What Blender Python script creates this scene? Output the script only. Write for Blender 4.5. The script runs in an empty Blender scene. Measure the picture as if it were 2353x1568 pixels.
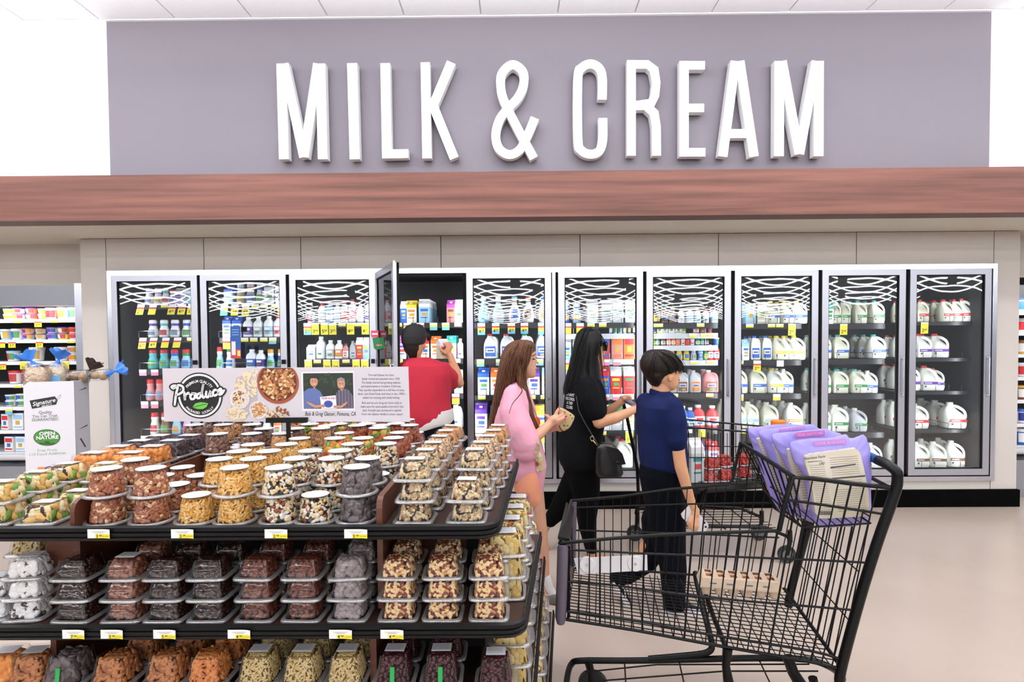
import bpy, bmesh, math, random
import numpy as np
from mathutils import Vector, Matrix
R_ = random.Random(7)
SC = bpy.context.scene
COL = SC.collection
pi = math.pi
# ------------------------------------------------------------------ camera
F, H = 1320.0, 1.5
T_, RO, YW = 0.02838968, -0.0075173, -0.00643103
PPY = 784 + F * math.tan(T_)
_f = np.array([math.sin(YW) * math.cos(T_), math.cos(YW) * math.cos(T_), -math.sin(T_)])
_r = np.array([math.cos(YW), -math.sin(YW), 0.0])
_u = np.cross(_r, _f)
_rt = math.cos(RO) * _r + math.sin(RO) * _u
_up = -math.sin(RO) * _r + math.cos(RO) * _u
cam = bpy.data.objects.new('camera', bpy.data.cameras.new('camera'))
COL.objects.link(cam)
cam.matrix_world = Matrix(((_rt[0], _up[0], -_f[0], 0), (_rt[1], _up[1], -_f[1], 0), (_rt[2], _up[2], -_f[2], H), (0, 0, 0, 1)))
cam.data.sensor_width = 36.0
cam.data.lens = F / 2353 * 36
cam.data.shift_y = (PPY - 784) / 2353
cam.data.clip_start = 0.02
SC.camera = cam
def ray(x, y):
    v = _f + _rt * (x - 1176.5) / F - _up * (y - PPY) / F
    return v / v[1]
def at(x, y, Y):
    v = ray(x, y) * Y
    return Vector((v[0], Y, H + v[2]))
def atz(x, y, z):
    v = ray(x, y); k = (z - H) / v[2]
    return Vector((v[0] * k, k, z))
def onp(x, y, nx, ny, c):          # point seen at a pixel on the upright plane nx*X+ny*Y=c
    v = ray(x, y); k = c / (nx * v[0] + ny)
    return Vector((v[0] * k, k, H + v[2] * k))
# ------------------------------------------------------------------ world, lights, exposure
W = bpy.data.worlds.new('world'); SC.world = W; W.use_nodes = True
W.node_tree.nodes['Background'].inputs[0].default_value = (0.80, 0.82, 0.88, 1)
W.node_tree.nodes['Background'].inputs[1].default_value = 0.42
def area(loc, sx, sy, power, rot=(0, 0, 0), color=(0.97, 0.98, 1.0)):
    l = bpy.data.lights.new('strip_or_fill_light', 'AREA'); l.shape = 'RECTANGLE'; l.size = sx; l.size_y = sy
    l.energy = power; l.color = color
    o = bpy.data.objects.new('strip_or_fill_light', l); COL.objects.link(o); o.location = loc; o.rotation_euler = rot
    return o
for yy, pw, tl in ((2.7, 19, 0.75), (0.6, 15, 0.3), (-1.6, 22, 0.7), (-4.2, 19, 0.6)):       # the strips over the aisles
    for xx in (-6.3, -3.2, -0.1, 3.0, 6.1):
        area((xx, yy, 3.80), 2.7, 0.14, pw, (tl, 0, 0))
for xx in (-6.4, -3.2, 0, 3.2, 6.4): area((xx, 3.25, 3.58), 3.0, 0.12, 58, (pi, 0, 0))  # added unseen fill, aimed up to whiten the ceiling beside the wall
for xx in (-5.5, -1.8, 1.8, 5.5):                                  # up-facing fill lights added to brighten the white ceiling
    area((xx, 1.6, 3.3), 3.2, 0.16, 60, (pi, 0, 0))
for k in range(12):                                                # the strips of the rest of the store, far behind
    yy = -9.5 - k * 5.0
    for j in range(10):
        area((-25.2 + j * 5.6 + (k % 2) * 1.3, yy, 4.5), 5.1, 0.10, 42, (0.85, 0, 0))
SC.view_settings.view_transform = 'Standard'
SC.view_settings.look = 'None'
SC.view_settings.gamma = 1.0
SC.view_settings.use_curve_mapping = False
SC.view_settings.exposure = -0.04
SC.cycles.transparent_max_bounces = 28
SC.cycles.adaptive_threshold = 0.02
SC.cycles.max_bounces = 7
SC.cycles.diffuse_bounces = 3
SC.cycles.glossy_bounces = 3
SC.cycles.caustics_reflective = False
SC.cycles.caustics_refractive = False
SC.cycles.sample_clamp_indirect = 4.0
# ------------------------------------------------------------------ materials
def lin(h):
    if isinstance(h, str):
        h = h.lstrip('#'); c = [int(h[i:i + 2], 16) / 255 for i in (0, 2, 4)]
    else: c = h
    return tuple((v / 12.92 if v <= 0.04045 else ((v + 0.055) / 1.055) ** 2.4) for v in c) + (1.0,)
_M = {}
def mat(hexc, rough=0.5, metal=0.0, var=0.0, vs=8.0, stretch=(1, 1, 1), bump=0.0, spec=0.5, coat=0.0, hex2=None, sss=0.0, emit=0.0, det=3.0):
    key = (hexc, rough, metal, var, vs, stretch, bump, spec, coat, hex2, sss, emit, det)
    if key in _M: return _M[key]
    m = bpy.data.materials.new('paint_' + str(hexc).strip('#')); m.use_nodes = True
    nt = m.node_tree; b = nt.nodes['Principled BSDF']; c = lin(hexc)
    b.inputs['Base Color'].default_value = c; b.inputs['Roughness'].default_value = rough
    b.inputs['Metallic'].default_value = metal; b.inputs['Specular IOR Level'].default_value = spec
    b.inputs['Coat Weight'].default_value = coat; b.inputs['Coat Roughness'].default_value = 0.08
    if emit:
        b.inputs['Emission Color'].default_value = c; b.inputs['Emission Strength'].default_value = emit
    if sss:
        b.inputs['Subsurface Weight'].default_value = sss; b.inputs['Subsurface Radius'].default_value = (0.012, 0.006, 0.003)
        b.inputs['Subsurface Scale'].default_value = 0.5
    if var or bump or hex2:
        tc = nt.nodes.new('ShaderNodeTexCoord'); mp = nt.nodes.new('ShaderNodeMapping'); no = nt.nodes.new('ShaderNodeTexNoise')
        mp.inputs['Scale'].default_value = stretch; no.inputs['Scale'].default_value = vs; no.inputs['Detail'].default_value = det
        nt.links.new(tc.outputs['Object'], mp.inputs[0]); nt.links.new(mp.outputs[0], no.inputs['Vector'])
        if var or hex2:
            rp = nt.nodes.new('ShaderNodeValToRGB')
            rp.color_ramp.elements[0].position = 0.32; rp.color_ramp.elements[1].position = 0.68
            c2 = lin(hex2) if hex2 else tuple(min(1, v * (1 + var)) for v in c[:3]) + (1,)
            c1 = c if hex2 else tuple(v * (1 - var) for v in c[:3]) + (1,)
            rp.color_ramp.elements[0].color = c1; rp.color_ramp.elements[1].color = c2
            nt.links.new(no.outputs['Fac'], rp.inputs[0]); nt.links.new(rp.outputs[0], b.inputs['Base Color'])
        if bump:
            bp = nt.nodes.new('ShaderNodeBump'); bp.inputs['Strength'].default_value = bump; bp.inputs['Distance'].default_value = 0.01
            nt.links.new(no.outputs['Fac'], bp.inputs['Height']); nt.links.new(bp.outputs[0], b.inputs['Normal'])
    _M[key] = m
    return m
def clear(name, tint=(0.93, 0.94, 0.95), base=0.035, k=0.55, rough=0.06, bump=0.0, milk=0.0):
    if name in _M: return _M[name]
    m = bpy.data.materials.new(name); m.use_nodes = True; nt = m.node_tree; nt.nodes.clear()
    out = nt.nodes.new('ShaderNodeOutputMaterial'); mx = nt.nodes.new('ShaderNodeMixShader')
    tr = nt.nodes.new('ShaderNodeBsdfTransparent'); tr.inputs[0].default_value = tint + (1,)
    gl = nt.nodes.new('ShaderNodeBsdfGlossy'); gl.inputs['Roughness'].default_value = rough
    lw = nt.nodes.new('ShaderNodeLayerWeight'); lw.inputs[0].default_value = 0.35
    ma = nt.nodes.new('ShaderNodeMath'); ma.operation = 'MULTIPLY_ADD'; ma.inputs[1].default_value = k; ma.inputs[2].default_value = base
    nt.links.new(lw.outputs['Facing'], ma.inputs[0]); nt.links.new(ma.outputs[0], mx.inputs[0])
    
    if milk:
        df = nt.nodes.new('ShaderNodeBsdfDiffuse'); df.inputs[0].default_value = (.9, .9, .92, 1); m2 = nt.nodes.new('ShaderNodeMixShader'); m2.inputs[0].default_value = milk
        nt.links.new(tr.outputs[0], m2.inputs[1]); nt.links.new(df.outputs[0], m2.inputs[2]); nt.links.new(m2.outputs[0], mx.inputs[1])
    else: nt.links.new(tr.outputs[0], mx.inputs[1])
    nt.links.new(gl.outputs[0], mx.inputs[2]); nt.links.new(mx.outputs[0], out.inputs[0])
    if bump:
        tc = nt.nodes.new('ShaderNodeTexCoord'); no = nt.nodes.new('ShaderNodeTexNoise'); no.inputs['Scale'].default_value = 28
        bp = nt.nodes.new('ShaderNodeBump'); bp.inputs['Strength'].default_value = bump; bp.inputs['Distance'].default_value = 0.02
        nt.links.new(tc.outputs['Object'], no.inputs['Vector']); nt.links.new(no.outputs['Fac'], bp.inputs['Height']); nt.links.new(bp.outputs[0], gl.inputs['Normal'])
    _M[name] = m
    return m
def door_glass():
    m = bpy.data.materials.new('cooler_door_glass'); m.use_nodes = True; nt = m.node_tree; nt.nodes.clear(); N = nt.nodes.new; L = nt.links.new
    out = N('ShaderNodeOutputMaterial'); tc = N('ShaderNodeTexCoord'); sp = N('ShaderNodeSeparateXYZ'); L(tc.outputs['UV'], sp.inputs[0])
    geo = N('ShaderNodeNewGeometry')
    def glossy(sign, amp):
        # pane bowed a little: (2u-1)^2 * amp lifts or drops the normal towards the edges
        a = N('ShaderNodeMath'); a.operation = 'MULTIPLY_ADD'; a.inputs[1].default_value = 2; a.inputs[2].default_value = -1; L(sp.outputs[0], a.inputs[0])
        b = N('ShaderNodeMath'); b.operation = 'POWER'; b.inputs[1].default_value = 2; ab = N('ShaderNodeMath'); ab.operation = 'ABSOLUTE'; L(a.outputs[0], ab.inputs[0]); L(ab.outputs[0], b.inputs[0])
        c = N('ShaderNodeMath'); c.operation = 'MULTIPLY_ADD'; c.inputs[1].default_value = sign * amp; c.inputs[2].default_value = -sign * amp * 0.45; L(b.outputs[0], c.inputs[0])
        no = N('ShaderNodeTexNoise'); no.inputs['Scale'].default_value = 2.0; mp = N('ShaderNodeMapping'); mp.inputs['Location'].default_value = (sign * 3, 0, 0); L(tc.outputs['Object'], mp.inputs[0]); L(mp.outputs[0], no.inputs['Vector'])
        d = N('ShaderNodeMath'); d.operation = 'MULTIPLY_ADD'; d.inputs[1].default_value = 0.009; L(no.outputs['Fac'], d.inputs[0]); L(c.outputs[0], d.inputs[2])
        e = N('ShaderNodeMath'); e.operation = 'ADD'; e.inputs[1].default_value = -0.0045; L(d.outputs[0], e.inputs[0])
        cb = N('ShaderNodeCombineXYZ'); L(e.outputs[0], cb.inputs[2])
        va = N('ShaderNodeVectorMath'); va.operation = 'ADD'; L(geo.outputs['Normal'], va.inputs[0]); L(cb.outputs[0], va.inputs[1])
        vn = N('ShaderNodeVectorMath'); vn.operation = 'NORMALIZE'; L(va.outputs[0], vn.inputs[0])
        g = N('ShaderNodeBsdfGlossy'); g.inputs['Roughness'].default_value = 0.012; L(vn.outputs[0], g.inputs['Normal']); return g
    g1, g2 = glossy(1, 0.007), glossy(-1, 0.0095)
    mg = N('ShaderNodeMixShader'); mg.inputs[0].default_value = 0.5; L(g1.outputs[0], mg.inputs[1]); L(g2.outputs[0], mg.inputs[2])
    tr = N('ShaderNodeBsdfTransparent'); tr.inputs[0].default_value = (0.87, 0.90, 0.92, 1)
    lw = N('ShaderNodeLayerWeight'); lw.inputs[0].default_value = 0.25
    ma = N('ShaderNodeMath'); ma.operation = 'MULTIPLY_ADD'; ma.inputs[1].default_value = 0.35; ma.inputs[2].default_value = 0.11; L(lw.outputs['Facing'], ma.inputs[0])
    mx = N('ShaderNodeMixShader'); L(ma.outputs[0], mx.inputs[0]); L(tr.outputs[0], mx.inputs[1]); L(mg.outputs[0], mx.inputs[2]); L(mx.outputs[0], out.inputs[0])
    return m
# ------------------------------------------------------------------ objects
def tag(o, label=None, cat=None, group=None, kind=None):
    if label: o['label'] = label
    if cat: o['category'] = cat
    if group: o['group'] = group
    if kind: o['kind'] = kind
    return o
def thing(name, label, cat, loc=(0, 0, 0), rz=0.0, group=None):
    o = bpy.data.objects.new(name, None); COL.objects.link(o); o.empty_display_size = 0.05
    o.location = loc; o.rotation_euler = (0, 0, rz)
    return tag(o, label, cat, group)
def obj(name, me, parent=None, loc=None, rz=None):
    o = bpy.data.objects.new(name, me); COL.objects.link(o)
    if parent is not None: o.parent = parent
    if loc is not None: o.location = loc
    if rz is not None: o.rotation_euler = rz if isinstance(rz, (tuple, list)) else (0, 0, rz)
    return o
class MB:
    def __init__(s, org=(0, 0, 0)):
        s.v = []; s.f = []; s.mi = []; s.org = Vector(org); s.uv = None
    def add(s, vs, fs, mi=0):
        b = len(s.v); s.v += [tuple(v) for v in vs]; s.f += [tuple(i + b for i in f) for f in fs]; s.mi += [mi] * len(fs); return s
    def box(s, x0, x1, y0, y1, z0, z1, mi=0):
        return s.add([(x0, y0, z0), (x1, y0, z0), (x1, y1, z0), (x0, y1, z0), (x0, y0, z1), (x1, y0, z1), (x1, y1, z1), (x0, y1, z1)],
                     [(0, 3, 2, 1), (4, 5, 6, 7), (0, 1, 5, 4), (1, 2, 6, 5), (2, 3, 7, 6), (3, 0, 4, 7)], mi)
    def hexa(s, p, mi=0):      # 8 corners: bottom 0-3 ccw, top 4-7
        return s.add(p, [(0, 3, 2, 1), (4, 5, 6, 7), (0, 1, 5, 4), (1, 2, 6, 5), (2, 3, 7, 6), (3, 0, 4, 7)], mi)
    def quad(s, p, mi=0): return s.add(p, [(0, 1, 2, 3)], mi)
    def slab(s, pts, d, mi=0):     # polygon extruded by vector d
        n = len(pts); d = Vector(d); P = [Vector(p) for p in pts]
        return s.add(P + [p + d for p in P], [tuple(range(n - 1, -1, -1)), tuple(range(n, 2 * n))] + [(i, (i + 1) % n, n + (i + 1) % n, n + i) for i in range(n)], mi)
    def rings(s, rs, cap=(True, True), mi=0, closed=True):
        n = len(rs[0]); vs = [p for r in rs for p in r]; fs = []
        for k in range(len(rs) - 1):
            for i in range(n if closed else n - 1):
                j = (i + 1) % n
                fs.append((k * n + i, k * n + j, (k + 1) * n + j, (k + 1) * n + i))
        if cap[0]: fs.append(tuple(range(n - 1, -1, -1)))
        if cap[1]: fs.append(tuple(range((len(rs) - 1) * n, len(rs) * n)))
        return s.add(vs, fs, mi)
    def lathe(s, prof, n=16, c=(0, 0, 0), cap=(True, True), mi=0, sx=1, sy=1):
        return s.rings([[(c[0] + r * math.cos(2 * pi * i / n) * sx, c[1] + r * math.sin(2 * pi * i / n) * sy, c[2] + z) for i in range(n)] for r, z in prof], cap, mi)
    def sq(s, prof, n=20, e=4.0, c=(0, 0, 0), cap=(True, True), mi=0):   # prof: (half x, half y, z[, ox, oy]) superellipse rings
        rs = []
        for q in prof:
            a, b, z = q[:3]; ox, oy = (q[3], q[4]) if len(q) > 3 else (0, 0); r = []
            for i in range(n):
                t = 2 * pi * (i + 0.5) / n; ct, st = math.cos(t), math.sin(t)
                r.append((c[0] + ox + a * math.copysign(abs(ct) ** (2 / e), ct), c[1] + oy + b * math.copysign(abs(st) ** (2 / e), st), c[2] + z))
            rs.append(r)
        return s.rings(rs, cap, mi)
    def tube(s, pts, r, n=8, closed=False, mi=0, cap=True):
        P = [Vector(p) for p in pts]; m = len(P); rr = r if isinstance(r, (list, tuple)) else [r] * m
        rs = []; prev = None
        for i in range(m):
            a = P[(i - 1) % m] if (closed or i > 0) else P[0]; b = P[(i + 1) % m] if (closed or i < m - 1) else P[-1]
            t = (b - a)
            t = t.normalized() if t.length > 1e-9 else Vector((0, 0, 1))
            if prev is None:
                up = Vector((0, 0, 1)) if abs(t.z) < 0.9 else Vector((1, 0, 0)); x = t.cross(up).normalized()
            else:
                x = (prev - t * prev.dot(t)); x = x.normalized() if x.length > 1e-6 else t.orthogonal().normalized()
            prev = x; y = t.cross(x)
            rs.append([P[i] + x * rr[i] * math.cos(2 * pi * k / n) + y * rr[i] * math.sin(2 * pi * k / n) for k in range(n)])
        if closed: rs.append(rs[0]); return s.rings(rs, (False, False), mi)
        return s.rings(rs, (cap, cap), mi)
    def ell(s, c, rx, ry, rz, rot=None, n=8, m=5, mi=0):
        c = Vector(c); vs = []; fs = []
        vs.append(Vector((0, 0, -rz)))
        for k in range(1, m):
            a = -pi / 2 + pi * k / m
            for i in range(n):
                t = 2 * pi * i / n; vs.append(Vector((rx * math.cos(a) * math.cos(t), ry * math.cos(a) * math.sin(t), rz * math.sin(a))))
        vs.append(Vector((0, 0, rz)))
        if rot is not None: vs = [rot @ v for v in vs]
        for i in range(n):
            fs.append((0, 1 + (i + 1) % n, 1 + i))
            for k in range(m - 2):
                a = 1 + k * n
                fs.append((a + i, a + (i + 1) % n, a + n + (i + 1) % n, a + n + i))
            a = 1 + (m - 2) * n
            fs.append((a + i, a + (i + 1) % n, len(vs) - 1))
        return s.add([c + v for v in vs], fs, mi)
    def mesh(s, name, mats, smooth=False, ang=40):
        me = bpy.data.meshes.new(name)
        o = s.org
        me.from_pydata([(v[0] - o.x, v[1] - o.y, v[2] - o.z) for v in s.v], [], s.f)
        for m in (mats if isinstance(mats, (list, tuple)) else [mats]): me.materials.append(m)
        if len(me.materials) > 1: me.polygons.foreach_set('material_index', s.mi)
        if smooth:
            me.polygons.foreach_set('use_smooth', [True] * len(me.polygons))
            if ang < 180: me.set_sharp_from_angle(angle=math.radians(ang))
        me.update()
        return me
    def build(s, name, mats, parent=None, smooth=False, ang=40):
        return obj(name, s.mesh(name, mats, smooth, ang), parent)
_TX = {}
def text_geo(txt, bold=0.0, shear=0.0, space=1.0):
    k = (txt, bold, shear, space)
    if k not in _TX:
        cu = bpy.data.curves.new('t', 'FONT'); cu.body = txt; cu.size = 1; cu.align_x = 'CENTER'; cu.align_y = 'CENTER'
        cu.offset = bold; cu.shear = shear; cu.resolution_u = 2; cu.space_character = space
        o = bpy.data.objects.new('t', cu); COL.objects.link(o)
        dg = bpy.context.evaluated_depsgraph_get(); me = o.evaluated_get(dg).to_mesh()
        _TX[k] = ([tuple(v.co) for v in me.vertices], [tuple(p.vertices) for p in me.polygons])
        o.evaluated_get(dg).to_mesh_clear(); bpy.data.objects.remove(o); bpy.data.curves.remove(cu)
    return _TX[k]
def put_text(mb, txt, c, ux, uz, size, mi=0, bold=0.0, shear=0.0, width=None, space=1.0):
    """flat letters centred at c, reading along ux, up along uz"""
    vs, fs = text_geo(txt, bold, shear, space); c, ux, uz = Vector(c), Vector(ux), Vector(uz)
    sx = size
    if width and vs:
        w = max(v[0] for v in vs) - min(v[0] for v in vs); sx = width / max(w, 1e-6)
    mb.add([c + ux * v[0] * sx + uz * v[1] * size for v in vs], fs, mi)
def smooth_pts(pts, n=4, closed=False):
    P = [Vector(p) for p in pts]; out = []; m = len(P)
    rng = range(m if closed else m - 1)
    for i in rng:
        p0 = P[(i - 1) % m] if (closed or i > 0) else P[0]; p1 = P[i]; p2 = P[(i + 1) % m]; p3 = P[(i + 2) % m] if (closed or i + 2 < m) else P[-1]
        for k in range(n):
            t = k / n
            out.append(0.5 * ((2 * p1) + (p2 - p0) * t + (2 * p0 - 5 * p1 + 4 * p2 - p3) * t * t + (-p0 + 3 * p1 - 3 * p2 + p3) * t ** 3))
    if not closed: out.append(P[-1])
    return out
def ribbon(pts, w):       # 2-D path -> outline polygon pieces [(4 pts)] mitred
    P = [Vector((p[0], p[1])) for p in pts]; L = []; Rr = []
    for i in range(len(P)):
        a = P[max(i - 1, 0)]; b = P[min(i + 1, len(P) - 1)]; t = (b - a).normalized(); n = Vector((-t.y, t.x)); k = 1.0
        if 0 < i < len(P) - 1:
            t1 = (P[i] - a).normalized(); k = 1 / max(0.5, abs(t1.dot(t)))
        L.append(P[i] + n * w / 2 * k); Rr.append(P[i] - n * w / 2 * k)
    return L, Rr
WHITE = mat('#f4f4f6', 0.5); BLACK = mat('#0a0a0b', 0.45)
# ================================================================== the setting
D = 5.10                                            # plane of the cooler front
YB = 4.36; YG = 4.41                                # face of the wood beam, of the upper wall
m_floor = mat('#c6b5a8', 0.22, var=0.035, vs=1.6, spec=0.5, bump=0.03)
m_panel = mat('#c8c2bc', 0.55, var=0.03, vs=2.2)
m_wallw = mat('#f3f3f5', 0.6); m_grey = mat('#6f6972', 0.6, var=0.015, vs=1.0)
m_wood = mat('#56372d', 0.5, vs=2.2, stretch=(0.35, 1, 9), hex2='#7c5146', spec=.3, det=7)
m_wood_d = mat('#54342c', 0.5, vs=2.2, stretch=(0.35, 1, 9), hex2='#64413a')
m_tile = mat('#f8f8fd', 0.8, var=0.03, vs=140, bump=0.12); m_grid = mat('#f2f2f5', 0.5)
def struct(o): return tag(o, kind='structure')
fl = MB(); fl.box(-9, 9, -75, 9, -0.1, 0); struct(fl.build('floor', m_floor))
zc = at(1260, 38, YG).z                              # ceiling height
gx0, gx1 = at(250, 220, YG).x, at(2274, 210, YG).x
zb0, zb1 = at(1176, 498, YB).z, at(1176, 394, YB).z
wl = MB(); wl.box(-9, gx0, YG, YG + 0.12, zb0 + 0.02, zc); struct(wl.build('wall_upper_left', m_wallw))
wl = MB(); wl.box(gx1, 9, YG, YG + 0.12, zb0 + 0.02, zc); struct(wl.build('wall_upper_right', m_wallw))
wl = MB(); wl.box(gx0, gx1, YG - 0.006, YG + 0.12, zb0 + 0.02, zc); struct(wl.build('wall_upper_center', m_grey))
bm_ = MB(); bm_.box(-9, 9, YB, YG - 0.006, zb0, zb1); bm_.box(-9, 9, YG - 0.006, 4.54, zb0, zb0 + 0.02, 1)
bm_.box(-9, 9, YB, 4.54, zb0 - 0.002, zb0, 1)
b = struct(bm_.build('trim_1', [m_wood, m_wood_d]))
b['label'] = 'reddish brown wood grain beam under the grey wall'
zs = zb0
sf = MB(); sf.box(-9, 9, 4.54, 6.4, zs - 0.001, zs + 0.03); struct(sf.build('ceiling_soffit', mat('#ddd6c8', 0.7)))
# ceiling of tiles: the course against the wall tile by tile, joints recessed
ce = MB(); ce.box(-9, 9, -7, YG, zc + 0.012, zc + 0.05); ce.box(-9, 9, YG - 0.028, YG, zc - 0.006, zc + 0.012)
ceil = struct(ce.build('ceiling', m_grid))
tw = 0.575; x0 = at(235, 38, YG).x
tm = MB(); tm.box(0.006, tw - 0.006, -tw + 0.006, -0.006, 0, 0.012); tmesh = tm.mesh('ceiling_tile', m_tile)
for r in range(2):
    for k in range(-6, 13):
        o = obj('ceiling_tile', tmesh, ceil, (x0 + k * tw, YG - 0.03 - r * tw, zc - 0.0005))
ct = MB()
for r in range(2, 18):
    for k in range(-6, 13):
        x, y = x0 + k * tw, YG - 0.03 - r * tw
        ct.box(x + 0.006, x + tw - 0.006, y - tw + 0.006, y - 0.006, zc, zc + 0.012)
ctt = ct.build('ceiling_tile', m_tile, ceil); ctt['kind'] = 'stuff'
# raised letters MILK & CREAM, each a thing on the wall
YL = YG - 0.085
m_let = mat('#fdfdff', 0.35)
def letter(strokes, what):
    mb = MB(); eps = 0
    for pts, w, sm in strokes:
        pass
        P = [at(x, y, YL) for x, y in pts]; P = [(p.x, p.z) for p in P]
        if sm:
            P = [(q.x, q.y) for q in smooth_pts([Vector((a, b_, 0)) for a, b_ in P], 6)]
        L, Rr = ribbon(P, w * YL / F)
        for i in range(len(L) - 1):
            q = [L[i], Rr[i], Rr[i + 1], L[i + 1]]; eps += 0.0001
            mb.slab([(p.x, YL - eps, p.y) for p in q], (0, 0.062, 0))
    c = Vector((sum(v[0] for v in mb.v) / len(mb.v), YG, sum(v[2] for v in mb.v) / len(mb.v)))
    mb.org = c
    o = mb.build('wall_letter', m_let); o.location = c
    tag(o, what, 'letter', 'raised letters of the dairy wall')
Mst = lambda x, yt, yb, w, dv, dx=0: [([(x, yt), (x + dx, yb)], 22, 0), ([(x + w, yt), (x + w + dx * .9, yb)], 22, 0), ([(x + 6, yt), (x + dv, yb - 5)], 21, 0), ([(x + w - 6, yt), (x + dv, yb - 5)], 21, 0)]
letter(Mst(646, 146, 366, 90, 52, 6), 'raised white capital letter M that begins MILK')
letter([([(809, 145), (815, 366)], 23, 0)], 'raised white capital letter I in MILK')
letter([([(885, 145), (889, 364)], 22, 0), ([(880, 354), (938, 353)], 20, 0)], 'raised white capital letter L in MILK')
letter([([(977, 143), (981, 364)], 21, 0), ([(1037, 143), (992, 250)], 21, 0), ([(994, 240), (1044, 364)], 21, 0)], 'raised white capital letter K that ends MILK')
letter([([(1227, 364), (1190, 296), (1160, 236), (1151, 203), (1153, 170), (1177, 149), (1201, 165), (1203, 195), (1190, 225), (1165, 252), (1147, 278), (1139, 312), (1147, 342), (1170, 356), (1194, 345), (1212, 312), (1229, 272)], 20, 1)], 'raised white ampersand sign between MILK and CREAM')
letter([([(1384, 229), (1384, 178), (1376, 156), (1357, 147), (1337, 156), (1328, 180), (1328, 320), (1336, 346), (1357, 355), (1377, 347), (1385, 320), (1385, 272)], 20, 1)], 'raised white capital letter C that begins CREAM')
letter([([(1451, 138), (1451, 358)], 20, 0), ([(1446, 148), (1488, 148), (1503, 160), (1508, 190), (1505, 220), (1495, 240), (1446, 244)], 19, 0), ([(1486, 244), (1503, 260), (1508, 290), (1509, 358)], 20, 0)], 'raised white capital letter R in CREAM')
letter([([(1572, 140), (1572, 360)], 21, 0), ([(1566, 150), (1620, 150)], 19, 0), ([(1566, 248), (1618, 248)], 19, 0), ([(1566, 350), (1621, 350)], 19, 0)], 'raised white capital letter E in CREAM')
letter([([(1690, 140), (1661, 360)], 21, 0), ([(1700, 140), (1733, 360)], 21, 0), ([(1674, 307), (1722, 307)], 20, 0)], 'raised white capital letter A in CREAM')
letter(Mst(1791, 140, 359, 91, 46, -1), 'raised white capital letter M that ends CREAM')
# lower wall of tan panels round the cooler
fx0, fx1 = at(250, 640, D).x, at(2286, 640, D).x      # outer edges of the steel frame
zf1 = at(1265, 615, D).z; zf0 = at(2170, 1104, D).z
px0, px1 = at(186, 640, D).x, at(2342, 700, D).x
zk = at(2300, 1124, D).z
YI = 5.98                                             # recessed wall with the open dairy cases
wb = MB(); wb.box(px0, px1, D + 0.02, D + 0.06, zf1, zs); wb.box(px0, fx0, D + 0.02, YI, 0, zs); wb.box(fx1, px1, D + 0.02, YI, 0, zs)
wb.box(fx0, fx1, D + 0.02, D + 0.06, 0, zf0)
wall = struct(wb.build('wall_back', mat('#3f3833', 0.8)))
seams = [at(px, 575, D).x for px in (243, 468, 691, 1013, 1333, 1651, 1968, 2284)]
xs = [px0] + seams + [px1]
for i in range(len(xs) - 1):
    a, c = xs[i], xs[i + 1]; g = 0.0035
    z0 = zf1 + 0.002 if i not in (0, len(xs) - 2) else zk
    p = MB(); p.box(a + (g if i else 0), c - (g if i < len(xs) - 2 else 0), D, D + 0.02, z0, zs - 0.006); p.build('wall_panel', m_panel, wall)
for a, c in [(seams[0] + .02, seams[3]), (seams[3], seams[5]), (seams[5], seams[7])]:
    p = MB(); p.box(a + .0035, c - .0035, D, D + 0.02, zk, zf0 - 0.002); p.build('wall_panel', m_panel, wall)
kb = MB(); kb.box(px0 - 0.01, px1 + 0.01, D - 0.03, D + 0.019, 0, zk - 0.001)
struct(kb.build('baseboard_back', mat('#030303', 0.8, spec=.05)))
for sd, (a, c) in (('left', (-9, px0)), ('right', (px1, 9))):
    w = MB(); w.box(a, c, YI, YI + 0.1, 0, zs); struct(w.build('wall_alcove_' + sd, m_panel))
# ================================================================== glass door cooler
m_steel = mat('#c9c9d2', 0.24, 1.0, var=0.04, vs=3, stretch=(1, 1, 0.2)); m_alu = mat('#b9b9c3', 0.32, 0.9)
m_gask = mat('#030303', 0.6, spec=.2); m_in = mat('#1b1a1f', 0.6); m_shelf = mat('#1b1b1f', 0.35); m_wire = mat('#0c0c0e', 0.4)
zd1 = at(1265, 625, D).z; zd0 = at(2170, 1091, D).z
cool = thing('door_cooler', 'long steel framed cooler with ten glass doors in the tan wall', 'cooler', ((fx0 + fx1) / 2, D + 0.3, 0.0))
O = tuple(cool.location)
CB = 5.95                                              # back of the cooler
fr = MB(O)
xm = at(1272, 640, D).x
for a, c, z0, z1 in ((fx0, fx1, zf1 - 0.045, zf1), (fx0, fx1, zf0, zf0 + 0.04), (fx0, fx0 + 0.04, zf0 + .04, zf1 - .045), (fx1 - 0.04, fx1, zf0 + .04, zf1 - .045), (xm - 0.014, xm + 0.014, zf0 + .04, zf1 - .045)):
    fr.box(a, c, D - 0.03, D + 0.03, z0, z1)
fr.build('frame', m_steel, cool)
bk = MB(O)
bk.box(fx0 + 0.04, fx1 - 0.04, CB - 0.02, CB, zf0 + 0.03, zf1 - 0.03); bk.box(fx0 + 0.02, fx1 - 0.02, D + 0.02, CB, zf1 - 0.03, zf1 - 0.01); bk.box(fx0 + 0.02, fx1 - 0.02, D + 0.02, CB, zf0 + 0.02, zf0 + 0.05)
bk.box(fx0 + 0.02, fx0 + 0.04, D + 0.02, CB, zf0, zf1); bk.box(fx1 - 0.04, fx1 - 0.02, D + 0.02, CB, zf0, zf1)
bk.build('cabinet_interior', m_in, cool)
DPX = [(258, 456), (463, 659), (667, 864), (868, 1066), (1072, 1266), (1282, 1476), (1484, 1677), (1686, 1877), (1886, 2077), (2087, 2273)]
DX = [(at(a, 640, D).x, at(b_, 640, D).x) for a, b_ in DPX]
gk = MB(O)
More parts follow.
